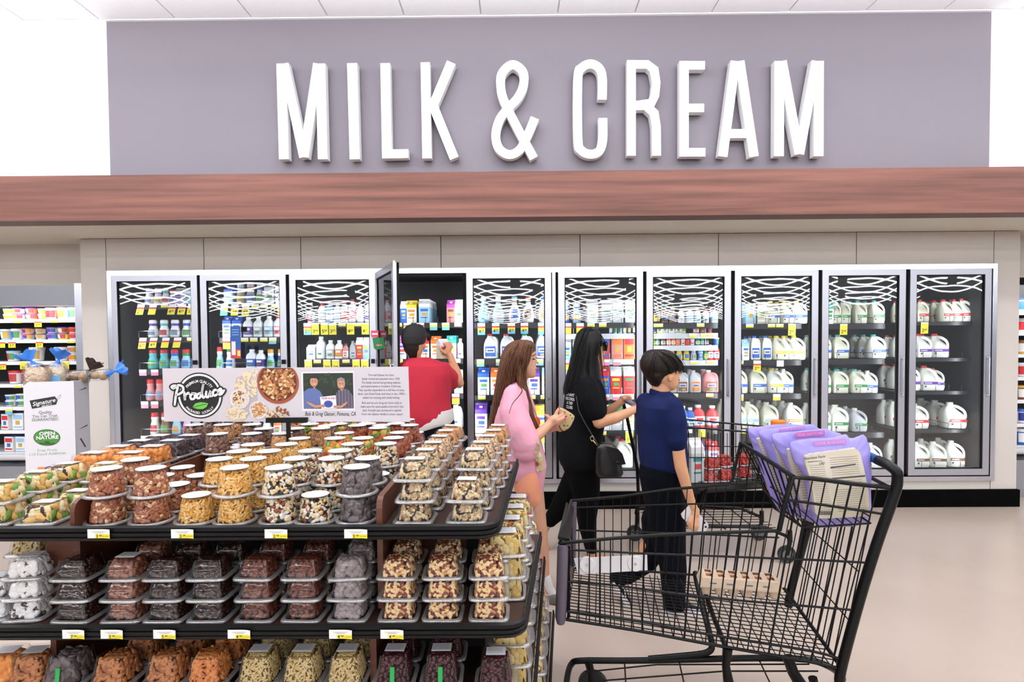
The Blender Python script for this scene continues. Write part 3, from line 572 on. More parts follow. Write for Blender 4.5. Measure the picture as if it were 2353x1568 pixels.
# (bay, shelf): entries  kind body/cap/label  x  w  h   [rows]
PR = {
(0, 0): 'creamer w/w/p 336 21 38;creamer w/w/m 357 21 38;creamer w/w/t 375 20 38;creamer rs/r/lb 392 17 34;carton li/w/p 408 20 37;carton lb/w/b 428 20 37;carton w/w/y 445 16 37',
(0, 1): 'creamer w/w/p 344 24 41;creamer w/w/t 369 24 41;creamer w/w/p 395 23 41;creamer w/w/b 423 23 41;carton w/w/g 445 16 42',
(0, 2): 'creamer t/r/t 344 24 46;creamer t/r/t 369 24 46;creamer lb/r/b 394 23 46;creamer lb/r/g 421 23 46;creamer lb/r/g 443 20 46',
(0, 3): 'creamer rs/r/rs 339 21 50;creamer rs/r/rs 360 21 50;creamer rs/r/rs 384 21 50',
(0, 4): 'creamer cr/r/w 349 22 52;creamer br/r/w 372 22 52;creamer lb/b/w 399 23 48;creamer li/p/m 423 22 48;creamer li/p/m 444 18 48',
(0, 5): 'creamer rs/r/rs 350 22 46;creamer rs/r/rs 376 22 46',
(1, 0): 'carton lb/b/w 524 21 42;creamer gr/w/lb 548 22 50;creamer gr/w/rs 571 22 50;creamer w/w/b 593 19 50;carton w/w/gr 617 22 48;carton w/w/p 641 20 48',
(1, 1): 'carton w/b/b 520 20 49;carton w/b/b 541 20 49;bottle w/w/p 566 22 48;bottle w/w/gr 589 21 48;bottle w/w/lb 614 22 50;bottle w/r/pk 636 20 50',
(1, 2): 'creamer lb/r/w 500 17 52;creamer w/g/w 524 22 50;bottle w/w/b 573 24 46;bottle w/w/db 595 20 44;creamer lt/go/w 617 18 46;creamer db/go/w 641 18 46',
(1, 3): 'bottle w/w/b 520 22 44;bottle w/w/b 545 22 44;bottle w/w/b 570 22 44;bottle w/w/b 596 22 44;bottle w/w/b 622 22 44',
(1, 4): 'creamer li/p/o 503 18 46;creamer w/w/k 537 22 46;creamer w/w/gr 562 22 46;creamer w/w/gr 584 22 46;creamer w/w/gr 608 22 46;bottle o/r/w 636 20 46',
(2, 0): 'tub w/w/r 710 18 27;bottle w/r/gr 737 18 46;bottle lb/r/w 756 17 50;bottle w/b/lb 773 16 47;bottle w/r/r 790 17 50;bottle w/r/pk 808 16 54;bottle w/p/li 826 16 46;bottle w/p/p 845 16 50',
(2, 1): 'carton w/w/pk 714 20 34;bottle w/w/w 734 21 53;bottle w/w/gr 757 20 44;bottle w/w/o 777 19 44;bottle rs/br/w 793 14 36;halfjug gr/gr/gr 809 18 42;carton r/w/y 825 15 50;carton lb/w/y 842 16 50',
(2, 3): 'carton w/w/r 716 22 58;carton lb/b/w 742 20 58;carton w/g/r 768 20 58;carton cr/w/g 792 20 58;carton w/k/gr 822 24 58;carton w/w/gr 848 18 58',
(3, 0): 'carton b/w/lb 927 15 50;carton cr/y/o 944 24 52;carton lb/w/b 973 25 55 5;carton rs/m/br 1037 19 52;carton w/w/li 1054 18 53',
(3, 1): 'carton w/m/p 922 20 54;carton p/w/li 944 18 50;carton cr/r/o 975 20 52;carton cr/o/o 1001 21 52;carton w/tl/gr 1036 22 53 3;bottle w/w/pk 1057 14 46',
(3, 2): 'carton k/o/br 1032 16 44;carton w/w/tl 1053 20 54', (3, 3): 'halfjug w/w/gr 1047 26 58',
(4, 0): 'carafe lb/w/t 1111 27 61;carafe lt/w/gr 1144 27 61;carafe w/lb/b 1183 27 61;carafe w/r/br 1215 27 61;carafe w/b/go 1248 22 61',
(4, 1): 'halfjug w/r/b 1128 34 58;halfjug w/r/b 1166 34 58;halfjug w/g/b 1209 34 58;halfjug w/lb/b 1246 30 58',
(4, 2): 'carton w/b/b 1112 26 62;carton w/o/go 1140 24 62;carton w/b/b 1172 26 62;carton w/o/go 1200 26 62;carton w/p/p 1228 26 62;carton w/lb/y 1254 16 62',
(4, 3): 'carton w/p/p 1106 28 68;carton w/b/b 1140 26 62;carton w/b/b 1172 26 62;carton w/b/b 1208 26 62;carton w/y/b 1244 26 62',
(4, 4): 'jug w/w/lb 1250 28 60;jug w/w/lb 1208 36 60;jug w/w/lb 1160 36 60',
(5, 0): 'creamer b/w/lb 1301 20 50;creamer lb/w/b 1327 20 46;carton w/w/lb 1364 25 52;carton gr/w/g 1394 25 52;carton gr/w/g 1421 24 52;carton gr/w/g 1449 23 52',
(5, 1): 'tub b/lb/w 1404 10 17;tub lb/w/g 1415 10 17;tub lt/w/g 1426 10 17;tub lb/b/w 1437 10 17;tub b/w/go 1448 10 17;tub k/go/w 1459 10 17',
(5, 2): 'carton lb/w/b 1303 22 46;carton lb/w/b 1328 22 46;box r/y/b 1392 22 54;box rs/y/o 1420 26 54;box o/y/r 1448 25 54',
(5, 3): 'carton b/w/lb 1303 22 58;carton b/r/o 1391 22 62;carton r/w/y 1418 25 62;carton r/w/g 1447 25 62',
(5, 4): 'carton w/w/r 1304 24 58;carton w/w/g 1396 20 58;carton gr/g/be 1418 24 58;carton w/w/o 1446 24 58',
(5, 5): 'halfjug w/w/lb 1304 24 46;halfjug w/g/g 1391 24 56;jug w/r/w 1438 40 66',
(6, 0): 'bottle k/y/o 1495 14 37;bottle k/y/y 1511 15 38;bottle br/g/k 1530 16 39;bottle br/g/k 1547 15 39;bottle w/tl/gr 1567 14 34;bottle w/tl/lb 1588 16 34;bottle w/r/lb 1605 15 33;bottle w/r/gr 1624 14 33;bottle w/r/lb 1644 16 33',
(6, 1): 'box k/w/w 1493 11 17;box k/gr/w 1505 11 17;box cr/w/y 1517 12 19;box w/w/go 1530 12 19;box cr/y/w 1544 14 19;box cr/w/g 1559 14 18;box gn/g/w 1573 8 18;bottle r/br/w 1602 12 18;bottle br/r/br 1617 12 18;bottle r/br/k 1632 12 18',
(6, 2): 'bottle g/k/w 1493 9 19;bottle g/w/y 1503 9 19;bottle g/gr/w 1513 9 19;bottle br/r/w 1526 10 20;bottle o/w/w 1538 10 20;bottle o/w/cr 1549 10 20;bottle rs/w/o 1560 10 20;bottle cr/r/o 1571 10 20;bottle r/w/r 1582 10 20;bottle w/r/rs 1593 10 20;bottle g/k/w 1605 9 18;bottle g/w/gr 1615 9 18;bottle k/g/gr 1625 9 18;tub b/w/b 1649 13 17',
(6, 3): 'bottle gn/pk/y 1495 11 34;creamer y/y/w 1546 17 32;creamer y/y/w 1563 15 32;creamer y/y/p 1580 15 32;creamer li/b/w 1596 14 30;bottle lb/w/b 1612 11 28;bottle g/g/y 1623 9 26;bottle r/w/w 1634 13 35;bottle r/w/w 1648 13 35',
(6, 4): 'halfjug gr/w/go 1545 26 52;halfjug gr/gr/br 1572 28 52;halfjug gr/gr/o 1600 27 52;halfjug rs/w/br 1638 36 52',
(6, 5): 'bottle b/w/lb 1573 22 52;bottle b/w/w 1590 20 48;bottle r/w/w 1609 28 54;bottle r/w/w 1642 28 52',
(6, 6): 'carton w/w/g 1575 24 60;carton w/p/p 1609 24 60;carton w/r/p 1640 25 60',
(7, 0): 'box lb/w/gr 1728 24 46;box be/go/w 1755 26 48;jug cr/y/b 1781 34 53;jug cr/y/b 1812 34 53;jug w/y/b 1844 38 53',
(7, 1): 'carton w/lb/b 1697 17 48;carton w/lb/b 1714 18 48;halfjug cr/b/b 1741 25 56;halfjug cr/b/b 1766 25 56;jug cr/y/y 1794 34 56;jug cr/y/y 1812 34 56;jug w/y/y 1838 42 56',
(7, 2): 'jug cr/p/b 1706 38 60;jug cr/p/b 1747 42 60;jug w/y/y 1787 42 58;jug cr/w/b 1812 36 56',
(7, 3): 'jug cr/w/lb 1702 42 60;jug cr/w/lb 1732 42 62;jug cr/w/lb 1774 42 60;jug w/w/o 1832 44 58',
(8, 0): 'carton w/tl/g 1894 15 52;carton w/tl/g 1910 17 52;jug cr/tl/g 1926 24 54;jug cr/tl/g 1946 26 54;jug cr/tl/g 1983 30 54;jug cr/tl/g 2022 34 54',
(8, 1): 'jug w/tl/b 1900 34 56;jug cr/tl/b 1940 38 56;jug w/tl/b 2024 40 56',
(8, 2): 'jug w/tl/g 1901 34 56;jug cr/tl/g 1939 40 56;jug cr/tl/g 1979 40 56;jug w/w/b 2008 34 52',
(8, 3): 'jug w/w/g 1898 34 60;jug w/w/g 1936 46 62;jug gr/w/g 1980 40 54', (8, 4): 'jug w/w/g 1930 40 58;jug w/w/g 2016 40 58',
(9, 0): 'jug cr/r/r 2098 22 52;jug cr/r/r 2128 28 52;jug cr/r/r 2182 30 52;jug cr/r/r 2206 28 52;jug w/r/r 2226 32 54',
(9, 1): 'jug w/r/p 2097 34 54;jug w/r/p 2130 40 56;jug w/r/p 2169 44 56',
(9, 2): 'jug w/r/p 2103 42 60;jug w/r/p 2143 42 58;jug w/r/p 2160 36 52',
(9, 3): 'jug w/w/r 2092 36 60;jug w/w/r 2120 44 58;jug w/w/r 2207 50 60', (9, 4): 'jug w/w/br 2088 38 58;jug w/w/br 2122 42 58;jug w/w/br 2164 42 58;jug w/w/br 2206 42 60'}
for (i, j), txt in PR.items():
    n = 0
    for e in txt.split(';'):
        q = e.split(); kind, cols = q[0], tuple(q[1].split('/')); x, w, h = float(q[2]), float(q[3]), float(q[4])
        s = YS / F; wm, hm = w * s, h * s
        nrow = int(q[5]) if len(q) > 5 else (4 if (i, j) in ((9, 3), (9, 0)) and x > 2200 else 3 if i >= 7 and j < 4 else 2 if kind in ('jug', 'halfjug', 'carton') and w > 20 else 1)
        if i >= 7: wm *= 0.9
        n += 1; X = at(x, SHELF[i][j], YS).x
        if i >= 7: X -= 0.0
        for r in range(nrow):
            yy = YS + 0.012 + wm / 2 + r * (wm + 0.012)
            c = tuple(CN[a] for a in cols)
            if kind == 'jug': c = ({'w': '#ebebe1', 'cr': '#e2e2cc'}.get(cols[0], c[0]),) + tuple('#ebebe1' if a == 'w' else CN[a] for a in cols[1:])
            lab = f"{WN[cols[0]]} {KN[kind][0]}, {WN[cols[1]]} {'top' if kind in ('carton', 'box') else 'cap'}, {ORD[i]} door, {ORD[j]} shelf, {ORD[n - 1]} along" + (f", {ORD[r]} row" if nrow > 1 else '')
            rz = R_.uniform(-.12, .12) - (0.12 if kind in ('jug', 'halfjug') and i >= 7 else 0)
            dy = 0.0
            prod(kind, c, (X + R_.uniform(-.003, .003), yy, SZ[(i, j)] + dy), wm, hm, rz, lab, KN[kind][1], f"{KN[kind][0]}s on shelf {j + 1} of door {i + 1}", wm * (0.9 if kind in ('creamer', 'carafe') else 1.0))
# big lettering on a few packs is flat print on their fronts
# ---- hanging ad card and coupon holder on the doors
s5 = 5.0 / F
t = thing('shelf_card', 'blue and red promotional card clipped to the second glass door', 'card', tuple(at(549, 824, D - 0.05)))
a0, a1 = at(529, 750, D - 0.05), at(554, 824, D - 0.05)
mb = MB(t.location); mb.box(a0.x, a1.x, D - .052, D - .050, a1.z, a0.z); mb.box(a0.x, a1.x, D - .053, D - .0521, a1.z, a1.z + .08, 1)
mb.box(a0.x + .01, a0.x + .045, D - .054, D - .0531, a1.z + .03, a1.z + .15, 2); mb.box(a1.x - .03, a1.x - .005, D - .054, D - .0531, a1.z + .02, a1.z + .07, 3)
for k in range(3): mb.box(a0.x + .015, a1.x - .015, D - .0535, D - .0521, a0.z - .035 - k * .022, a0.z - .028 - k * .022, 4)
mb.build('card', pal('#1f4f96', '#b5343a', '#e7dede', '#e8ce6a', '#7fa3d6'), t)
mb = MB(t.location); p = at(560, 757, D - .05); mb.box(p.x - .02, p.x + .02, D - .06, D - .028, p.z - .022, p.z + .022); mb.build('suction_clip', m_gask, t)
t = thing('coupon_pad', 'green coupon pouch with red tag hanging beside the open door', 'coupon', tuple(at(868, 805, D - 0.10)))
mb = MB(t.location); p0, p1 = at(856, 776, D - .1), at(884, 803, D - .1); mb.slab([(p0.x, D - .1, p0.z), (p0.x + .012, D - .1, p1.z + .01), (p0.x + .03, D - .1, p1.z - .005), (p1.x, D - .1, p1.z + .01), (p1.x - .01, D - .1, p0.z)], (0, -.006, 0))
for k in range(3): mb.ell((p1.x - .03 - k * .016, D - .107, p1.z + .035), .009, .003, .008, mi=1)
mb.build('pouch', pal('#12703c', '#d8905a'), t); mb = MB(t.location); p0, p1 = at(853, 760, D - .1), at(870, 775, D - .1)
mb.box(p0.x, p1.x, D - .104, D - .1, p1.z, p0.z); mb.box(p0.x + .008, p1.x - .008, D - .1045, D - .104, p1.z + .02, p1.z + .035, 1); mb.build('tag', pal('#e0355a', '#f6f6f6'), t)
mb = MB(t.location); p = at(872, 775, D - .06); mb.box(p.x - .016, p.x + .016, D - .10, D - .028, p.z - .015, p.z + .015); mb.build('suction_clip', m_gask, t)
# ================================================================== open dairy cases in the alcoves
YA = 5.37
def dairy_case(side, x0, x1, label):
    zc0 = at(90 if side == 'left' else 2350, 655, YA).z; zc1 = at(90, 703, YA).z
    t = thing('open_dairy_case', label, 'cooler', ((x0 + x1) / 2, 5.6, 0)); o = t.location
    mb = MB(o); mb.box(x0, x1, YA, 5.97, 0.0, at(90, 1072, YA).z); mb.box(x0, x1, YA, 5.97, zc1, zc0)
    mb.box(x0, x1, 5.95, 5.97, 0, zc1, 1); mb.build('case_body', [mat('#9a9ca3', .3, .6), mat('#08080a', .6)], t)
    mb = MB(o); mb.tube([(x0, YA - .02, at(90, 1050, YA).z), (x1, YA - .02, at(90, 1050, YA).z)], .03, 10); mb.build('bumper', mat('#c3c4c8', .3), t, True)
    rows = [733, 780, 830, 882, 934, 988, 1038]; Z = []
    for k, yp in enumerate(rows):
        z = at(90, yp, YA + .12).z; Z.append(z); m = MB(o); m.box(x0, x1, YA + .12, 5.94, z - .02, z - .004); m.box(x0, x1, YA + .115, YA + .12, z - .036, z - .002, 1)
        sh = m.build('shelf', [mat('#dcdde2', .4), mat('#f2f2f6', .4)], t)
        for xx, kd, tx in {0: [(87, 'sale', '399'), (40, 'small', ''), (125, 'small', '')], 1: [(27, 'sale', '349'), (90, 'sale', '349'), (3, 'sale', ''), (163, 'small', '')], 2: [(5, 'sale', '299'), (54, 'yellow', '229'), (150, 'yellow', '')], 3: [(40, 'small', '')], 4: [(20, 'sky', ''), (46, 'plain', '')], 6: [(25, 'sky', '')]}.get(k, []) if side == 'left' else []:
            q = at(xx, yp, YA + .11); ptag(sh, o, (q.x, YA + .11, z - .004), .07, .075 if kd not in ('small', 'plain') else .035, kd, tx)
    l = area(((x0 + x1) / 2, YA + .06, zc1 - .02), x1 - x0 - .1, .05, 22, (math.radians(25), 0, 0))
    return t, Z
t, Z = dairy_case('left', -8.9, px0 - 0.11, 'open grey dairy case of yogurt tubs left of the door cooler')
tp = struct
w = MB(); w.box(-9, px0, YA - .001, YA + .05, at(90, 656, YA).z, zs); struct(w.build('wall_alcove_left_front', m_panel))
mb = MB(t.location); q0, q1 = at(169, 655, YA - .1).x, at(188, 655, YA - .1).x; mb.box(q0 + .02, px0, YA - .12, YA + .3, .02, at(90, 655, YA).z); mb.build('end_panel', m_steel, t)
t2, Z2 = dairy_case('right', px1 + 0.06, 8.9, 'open dairy case past the right end of the door cooler')
w = MB(); w.box(px1, 9, YA - .001, YA + .05, at(90, 656, YA).z, zs); struct(w.build('wall_alcove_right_front', m_panel))
LT = [  # shelf: kind cols x w h [stack]
 'tub w/w/y 12 26 12 2;tub w/p/y 34 28 13 2;tub o/p/w 64 27 13 2;tub o/w/w 92 24 12 2;tub pk/w/r 109 27 26;tub w/w/y 136 26 27;tub w/w/b 160 24 27',
 'tub lb/w/w 4 30 24;tub w/w/b 29 30 25;tub w/r/p 54 28 13 2;tub w/br/gr 84 24 13 2;tub w/p/p 111 27 14 2;tub y/p/w 136 27 14 2;tub w/r/r 161 20 14 2',
 'tub w/lb/r 17 28 24;tub w/w/tl 70 32 32;tub w/w/tl 128 32 32;tub w/w/o 158 24 17 2', 'tub w/r/r 20 30 30;tub w/r/r 50 26 30;tub w/r/b 80 26 30;tub w/r/b 110 26 30;tub w/r/b 140 26 30',
 'tub w/w/b 10 24 13 2;tub w/w/b 35 26 14 2;tub w/b/lb 62 26 14 2;tub w/b/lb 90 26 14 2', 'box w/b/r 5 22 36;box w/b/lb 32 24 38;box w/b/lb 60 24 36', 'box w/b/r 12 24 34;box w/b/lb 38 24 34;box w/b/lb 64 24 34']
for k, tx in enumerate(LT):
    for n, e in enumerate(tx.split(';')):
        q = e.split(); cols = tuple(q[1].split('/')); s = (YA + .12) / F; x, w, h = float(q[2]), float(q[3]) * s, float(q[4]) * s
        for st in range(int(q[5]) if len(q) > 5 else 1):
            lab = f"{WN[cols[0]]} {'tub' if q[0] == 'tub' else 'pack'} with {WN[cols[2]]} print, {ORD[k]} shelf of open case, {ORD[n]} along" + ('' if len(q) < 6 else ', upper' if st else ', lower')
            prod(q[0], tuple(CN[a] for a in cols), (at(x, 800, YA + .13).x, YA + .14 + w / 2, Z[k] + st * h * 1.02), w * .97, h, R_.uniform(-.3, .3), lab, 'tub' if q[0] == 'tub' else 'pack', f'yogurt on shelf {k + 1} of the open case')
for k, c in enumerate([('#f1f3f5', '#2c62c4', '#2c62c4'), ('#f1f3f5', '#b9bcc0', '#cf2f36'), ('#d9a440', '#7a4a30', '#ffffff'), ('#f1f3f5', '#f1f3f5', '#cf2f36'), ('#7a4a30', '#d9a440', '#ffffff'), ('#f1f3f5', '#2c62c4', '#25358c'), ('#2c62c4', '#ffffff', '#ffffff')]):
    z = at(2352, 700 + k * 55, YA + .13)
    prod('tub', c, (z.x + .03, YA + .2, Z2[k]), .12, .13 if k < 6 else .15, 0, f'tub on the {ORD[k]} shelf of the dairy case past the cooler', 'tub', 'tubs in the far dairy case')
# ================================================================== island of nuts and dried fruit
m_lam = mat('#532e20', 0.4, vs=3, stretch=(1, 1, .3), hex2='#6b3d27', det=5); m_bump = mat('#08080a', 0.45, spec=0.25); m_deck = mat('#3a2620', 0.4)
YF = 1.5
zt = [atz and at(500, 1214, YF).z, at(500, 1441, YF).z]; zt.append(zt[1] - 0.265); zt.append(zt[2] - 0.25)
isl = thing('display_island', 'tiered brown and black display island of nuts and dried fruit', 'display', (-1.1, 2.2, 0)); IO = isl.location
def tray(z, xr0, xr1, yb, k):
    """deck with a ribbed black bumper round the front and right side; right edge from (xr0, YF) to (xr1, yb)"""
    r = 0.05; pts = [(-1.5, YF)]
    for a in range(5):
        t = a / 4 * pi / 2; pts.append((xr0 - r + r * math.sin(t), YF + r - r * math.cos(t)))
    pts.append((xr1, yb)); 
    d = MB(IO); d.slab([(x - (0.004 if i else 0), y + 0.006, z - 0.012) for i, (x, y) in enumerate(pts)] + [(-1.5, yb, z - 0.012)], (0, 0, 0.006)); d.build('tray_deck', m_deck, isl)
    m = MB(IO); prof = [(0, .008), (-.008, .004), (-.008, -.006), (-.004, -.009), (-.010, -.012), (-.010, -.018), (-.006, -.021), (-.010, -.024), (-.006, -.031), (0.004, -.031)]
    rs = []
    for i, (x, y) in enumerate(pts):
        a = Vector(pts[max(i - 1, 0)]); b = Vector(pts[min(i + 1, len(pts) - 1)]); tv = (b - a).normalized(); n = Vector((tv.y, -tv.x))
        rs.append([(x - n.x * o_, y - n.y * o_, z + h_) for o_, h_ in prof])
    m.rings(rs, (True, True)); m.build('bumper', m_bump, isl, True, 50)
edges = [((1148, 1190), (1187, 1058)), ((1207, 1425), (1240, 1226)), ((1228, 1568), (1249, 1282)), ((1262, 1568), (1270, 1405))]
XR = []
for k, (a, b_) in enumerate(edges):
    A_, B_ = atz(a[0], a[1], zt[k]), atz(b_[0], b_[1], zt[k])
    sl = (B_.x - A_.x) / (B_.y - A_.y); x0 = A_.x + (YF - A_.y) * sl; XR.append((x0, sl, B_.y)); tray(zt[k], x0, B_.x, B_.y, k)
YBK = XR[0][2]
# wooden dividers and back panels
def board(x0, x1, y0, y1, z0, z1, name='divider', r=0.03):
    m = MB(IO); prof = [(y0, z0), (y0, z1 - r)] + [(y0 + r - r * math.cos(a * pi / 8), z1 - r + r * math.sin(a * pi / 8)) for a in range(1, 5)] + [(y1, z1), (y1, z0)]
    m.slab([(x0, y, z) for y, z in prof], (x1 - x0, 0, 0)); return m.build(name, m_lam, isl)
xl = at(168, 1150, YF + .02).x; xr = at(872, 1150, YF + .02).x
board(xl - .006, xl + .006, YF + .015, YBK - .02, zt[0] - .004, zt[0] + .07); board(xr - .008, xr + .008, YF + .015, YBK - .02, zt[0] - .004, zt[0] + .075)
xa, xb = at(134, 1300, YF + .1).x, at(874, 1300, YF + .1).x
board(xa - .048, xa + .048, YF + .12, YF + .40, zt[1], zt[0] - .02, 'post'); board(xb - .008, xb + .008, YF + .10, YF + .40, zt[1], zt[0] - .02, 'post')
board(at(124, 1520, YF + .1).x - .008, at(124, 1520, YF + .1).x + .008, YF + .1, YF + .4, zt[2], zt[1] - .02, 'post'); board(at(858, 1520, YF + .1).x - .009, at(858, 1520, YF + .1).x + .009, YF + .1, YF + .4, zt[2], zt[1] - .02, 'post')
m = MB(IO); m.box(-1.5, at(1112, 1300, YF + .4).x, YF + .40, YF + .43, .05, zt[0] - .035); m.build('core_panel', mat('#0d0b0b', .6), isl)
m = MB(IO); m.box(xb + .01, at(1072, 1250, YF + .39).x, YF + .385, YF + .399, zt[1], zt[0] - .035); m.build('back_panel', m_lam, isl)
m = MB(IO); m.box(-1.5, XR[0][0] - .35, YF + .43, 2.7, 0, zt[3] - .02); m.build('plinth', mat('#0d0b0b', .6), isl)
m = MB(IO); m.box(-1.5, XR[0][0] - .1, YF + .43, YF + .46, zt[3], zt[0] - .04); m.box(XR[0][0] - .14, XR[0][0] - .1, YF + .43, 2.25, zt[3] - .02, zt[0] - .036); m.build('upright', m_lam, isl)
# shelf edge price strips
def strip(x, yp, k, txt):
    z = zt[k]; p = at(x, yp, YF - .012); s = YF / F; w, h = 54 * s, 21 * s; c = Vector((p.x, YF - .0125, p.z)); mb = MB(IO)
    n = 6
    for a in range(n):     # paper curling at its left end
        u0, u1 = a / n, (a + 1) / n; f = lambda u: Vector((p.x - w / 2 + w * u, YF - .0125 - .004 * max(0, (u - .75)) * 4, 0))
        for (v0, v1, mi) in ((0, .55, 0), (.55, 1, 1 if a >= 2 else 0)):
            q0, q1 = f(u0), f(u1); mb.quad([(q0.x, q0.y, p.z + h / 2 - h * v1), (q1.x, q1.y, p.z + h / 2 - h * v1), (q1.x, q1.y, p.z + h / 2 - h * v0), (q0.x, q0.y, p.z + h / 2 - h * v0)], mi)
    ux, uz = Vector((1, 0, 0)), Vector((0, 0, 1))
    put_text(mb, txt[0], Vector((p.x - w * .08, YF - .0140, p.z - h * .27)), ux, uz, h * .5, 2, .01); put_text(mb, txt[1:], Vector((p.x + w * .07, YF - .0140, p.z - h * .22)), ux, uz, h * .3, 2, .01)
    put_text(mb, 'REG PRICE', Vector((p.x + w * .33, YF - .0180, p.z - h * .22)), ux, uz, h * .15, 2); mb.box(p.x - w * .3, p.x + w * .3, YF - .0138, YF - .0135, p.z + h * .22, p.z + h * .25, 3); mb.box(p.x - w * .2, p.x + w * .2, YF - .0138, YF - .0135, p.z + h * .1, p.z + h * .13, 3)
    mb.build('price_strip', [m_tw, m_ty, m_tk, mat('#9a9aa6', .6)], isl)
for x, t_ in ((228, '399'), (420, '279'), (635, '299'), (818, '599')): strip(x, 1227, 0, t_)
for x, t_ in ((170, '799'), (258, '599'), (379, '599'), (550, '499'), (783, '499'), (901, '499')): strip(x, 1458, 1, t_)
# ---------------------------------------------------------------- contents
def rotm(): return Matrix.Rotation(R_.uniform(0, 6.3), 3, 'Z') @ Matrix.Rotation(R_.uniform(-1.2, 1.2), 3, 'X') @ Matrix.Rotation(R_.uniform(0, 6.3), 3, 'Z')
SZI = {'nut': (.0056, .0062, .0080), 'ball': (.0076, .0078, .0080), 'almond': (.0046, .0070, .0115), 'choc': (.0074, .0080, .0108), 'stick': (.0027, .0030, .0125), 'half': (.0034, .0058, .0080), 'seed': (.0016, .0028, .0056), 'lump': (.0078, .0092, .0110), 'disc': (.0034, .0125, .0130), 'slice': (.0042, .0120, .0200), 'block': (.0080, .0125, .0150)}
def item(mb, c, kind, mi, nrm, sc=1.0):
    x = Vector(nrm).normalized(); y = x.orthogonal().normalized(); z = x.cross(y)
    base = Matrix((x, y, z)).transposed(); r = base @ Matrix.Rotation(R_.uniform(0, 6.3), 3, 'X') @ Matrix.Rotation(R_.uniform(-.22, .22), 3, 'Y')
    a = SZI[kind]; big = kind in ('disc', 'ball', 'choc', 'lump')
    mb.ell(c, a[0] * sc, a[1] * sc, a[2] * sc, r, 9 if kind == 'disc' else 7 if big else 6, 5 if big else 4, mi)
    if kind == 'disc' and R_.random() < .5: mb.ell(Vector(c) + x * .0004, a[0] * 1.05, .006, .006, r, 6, 4, mi)
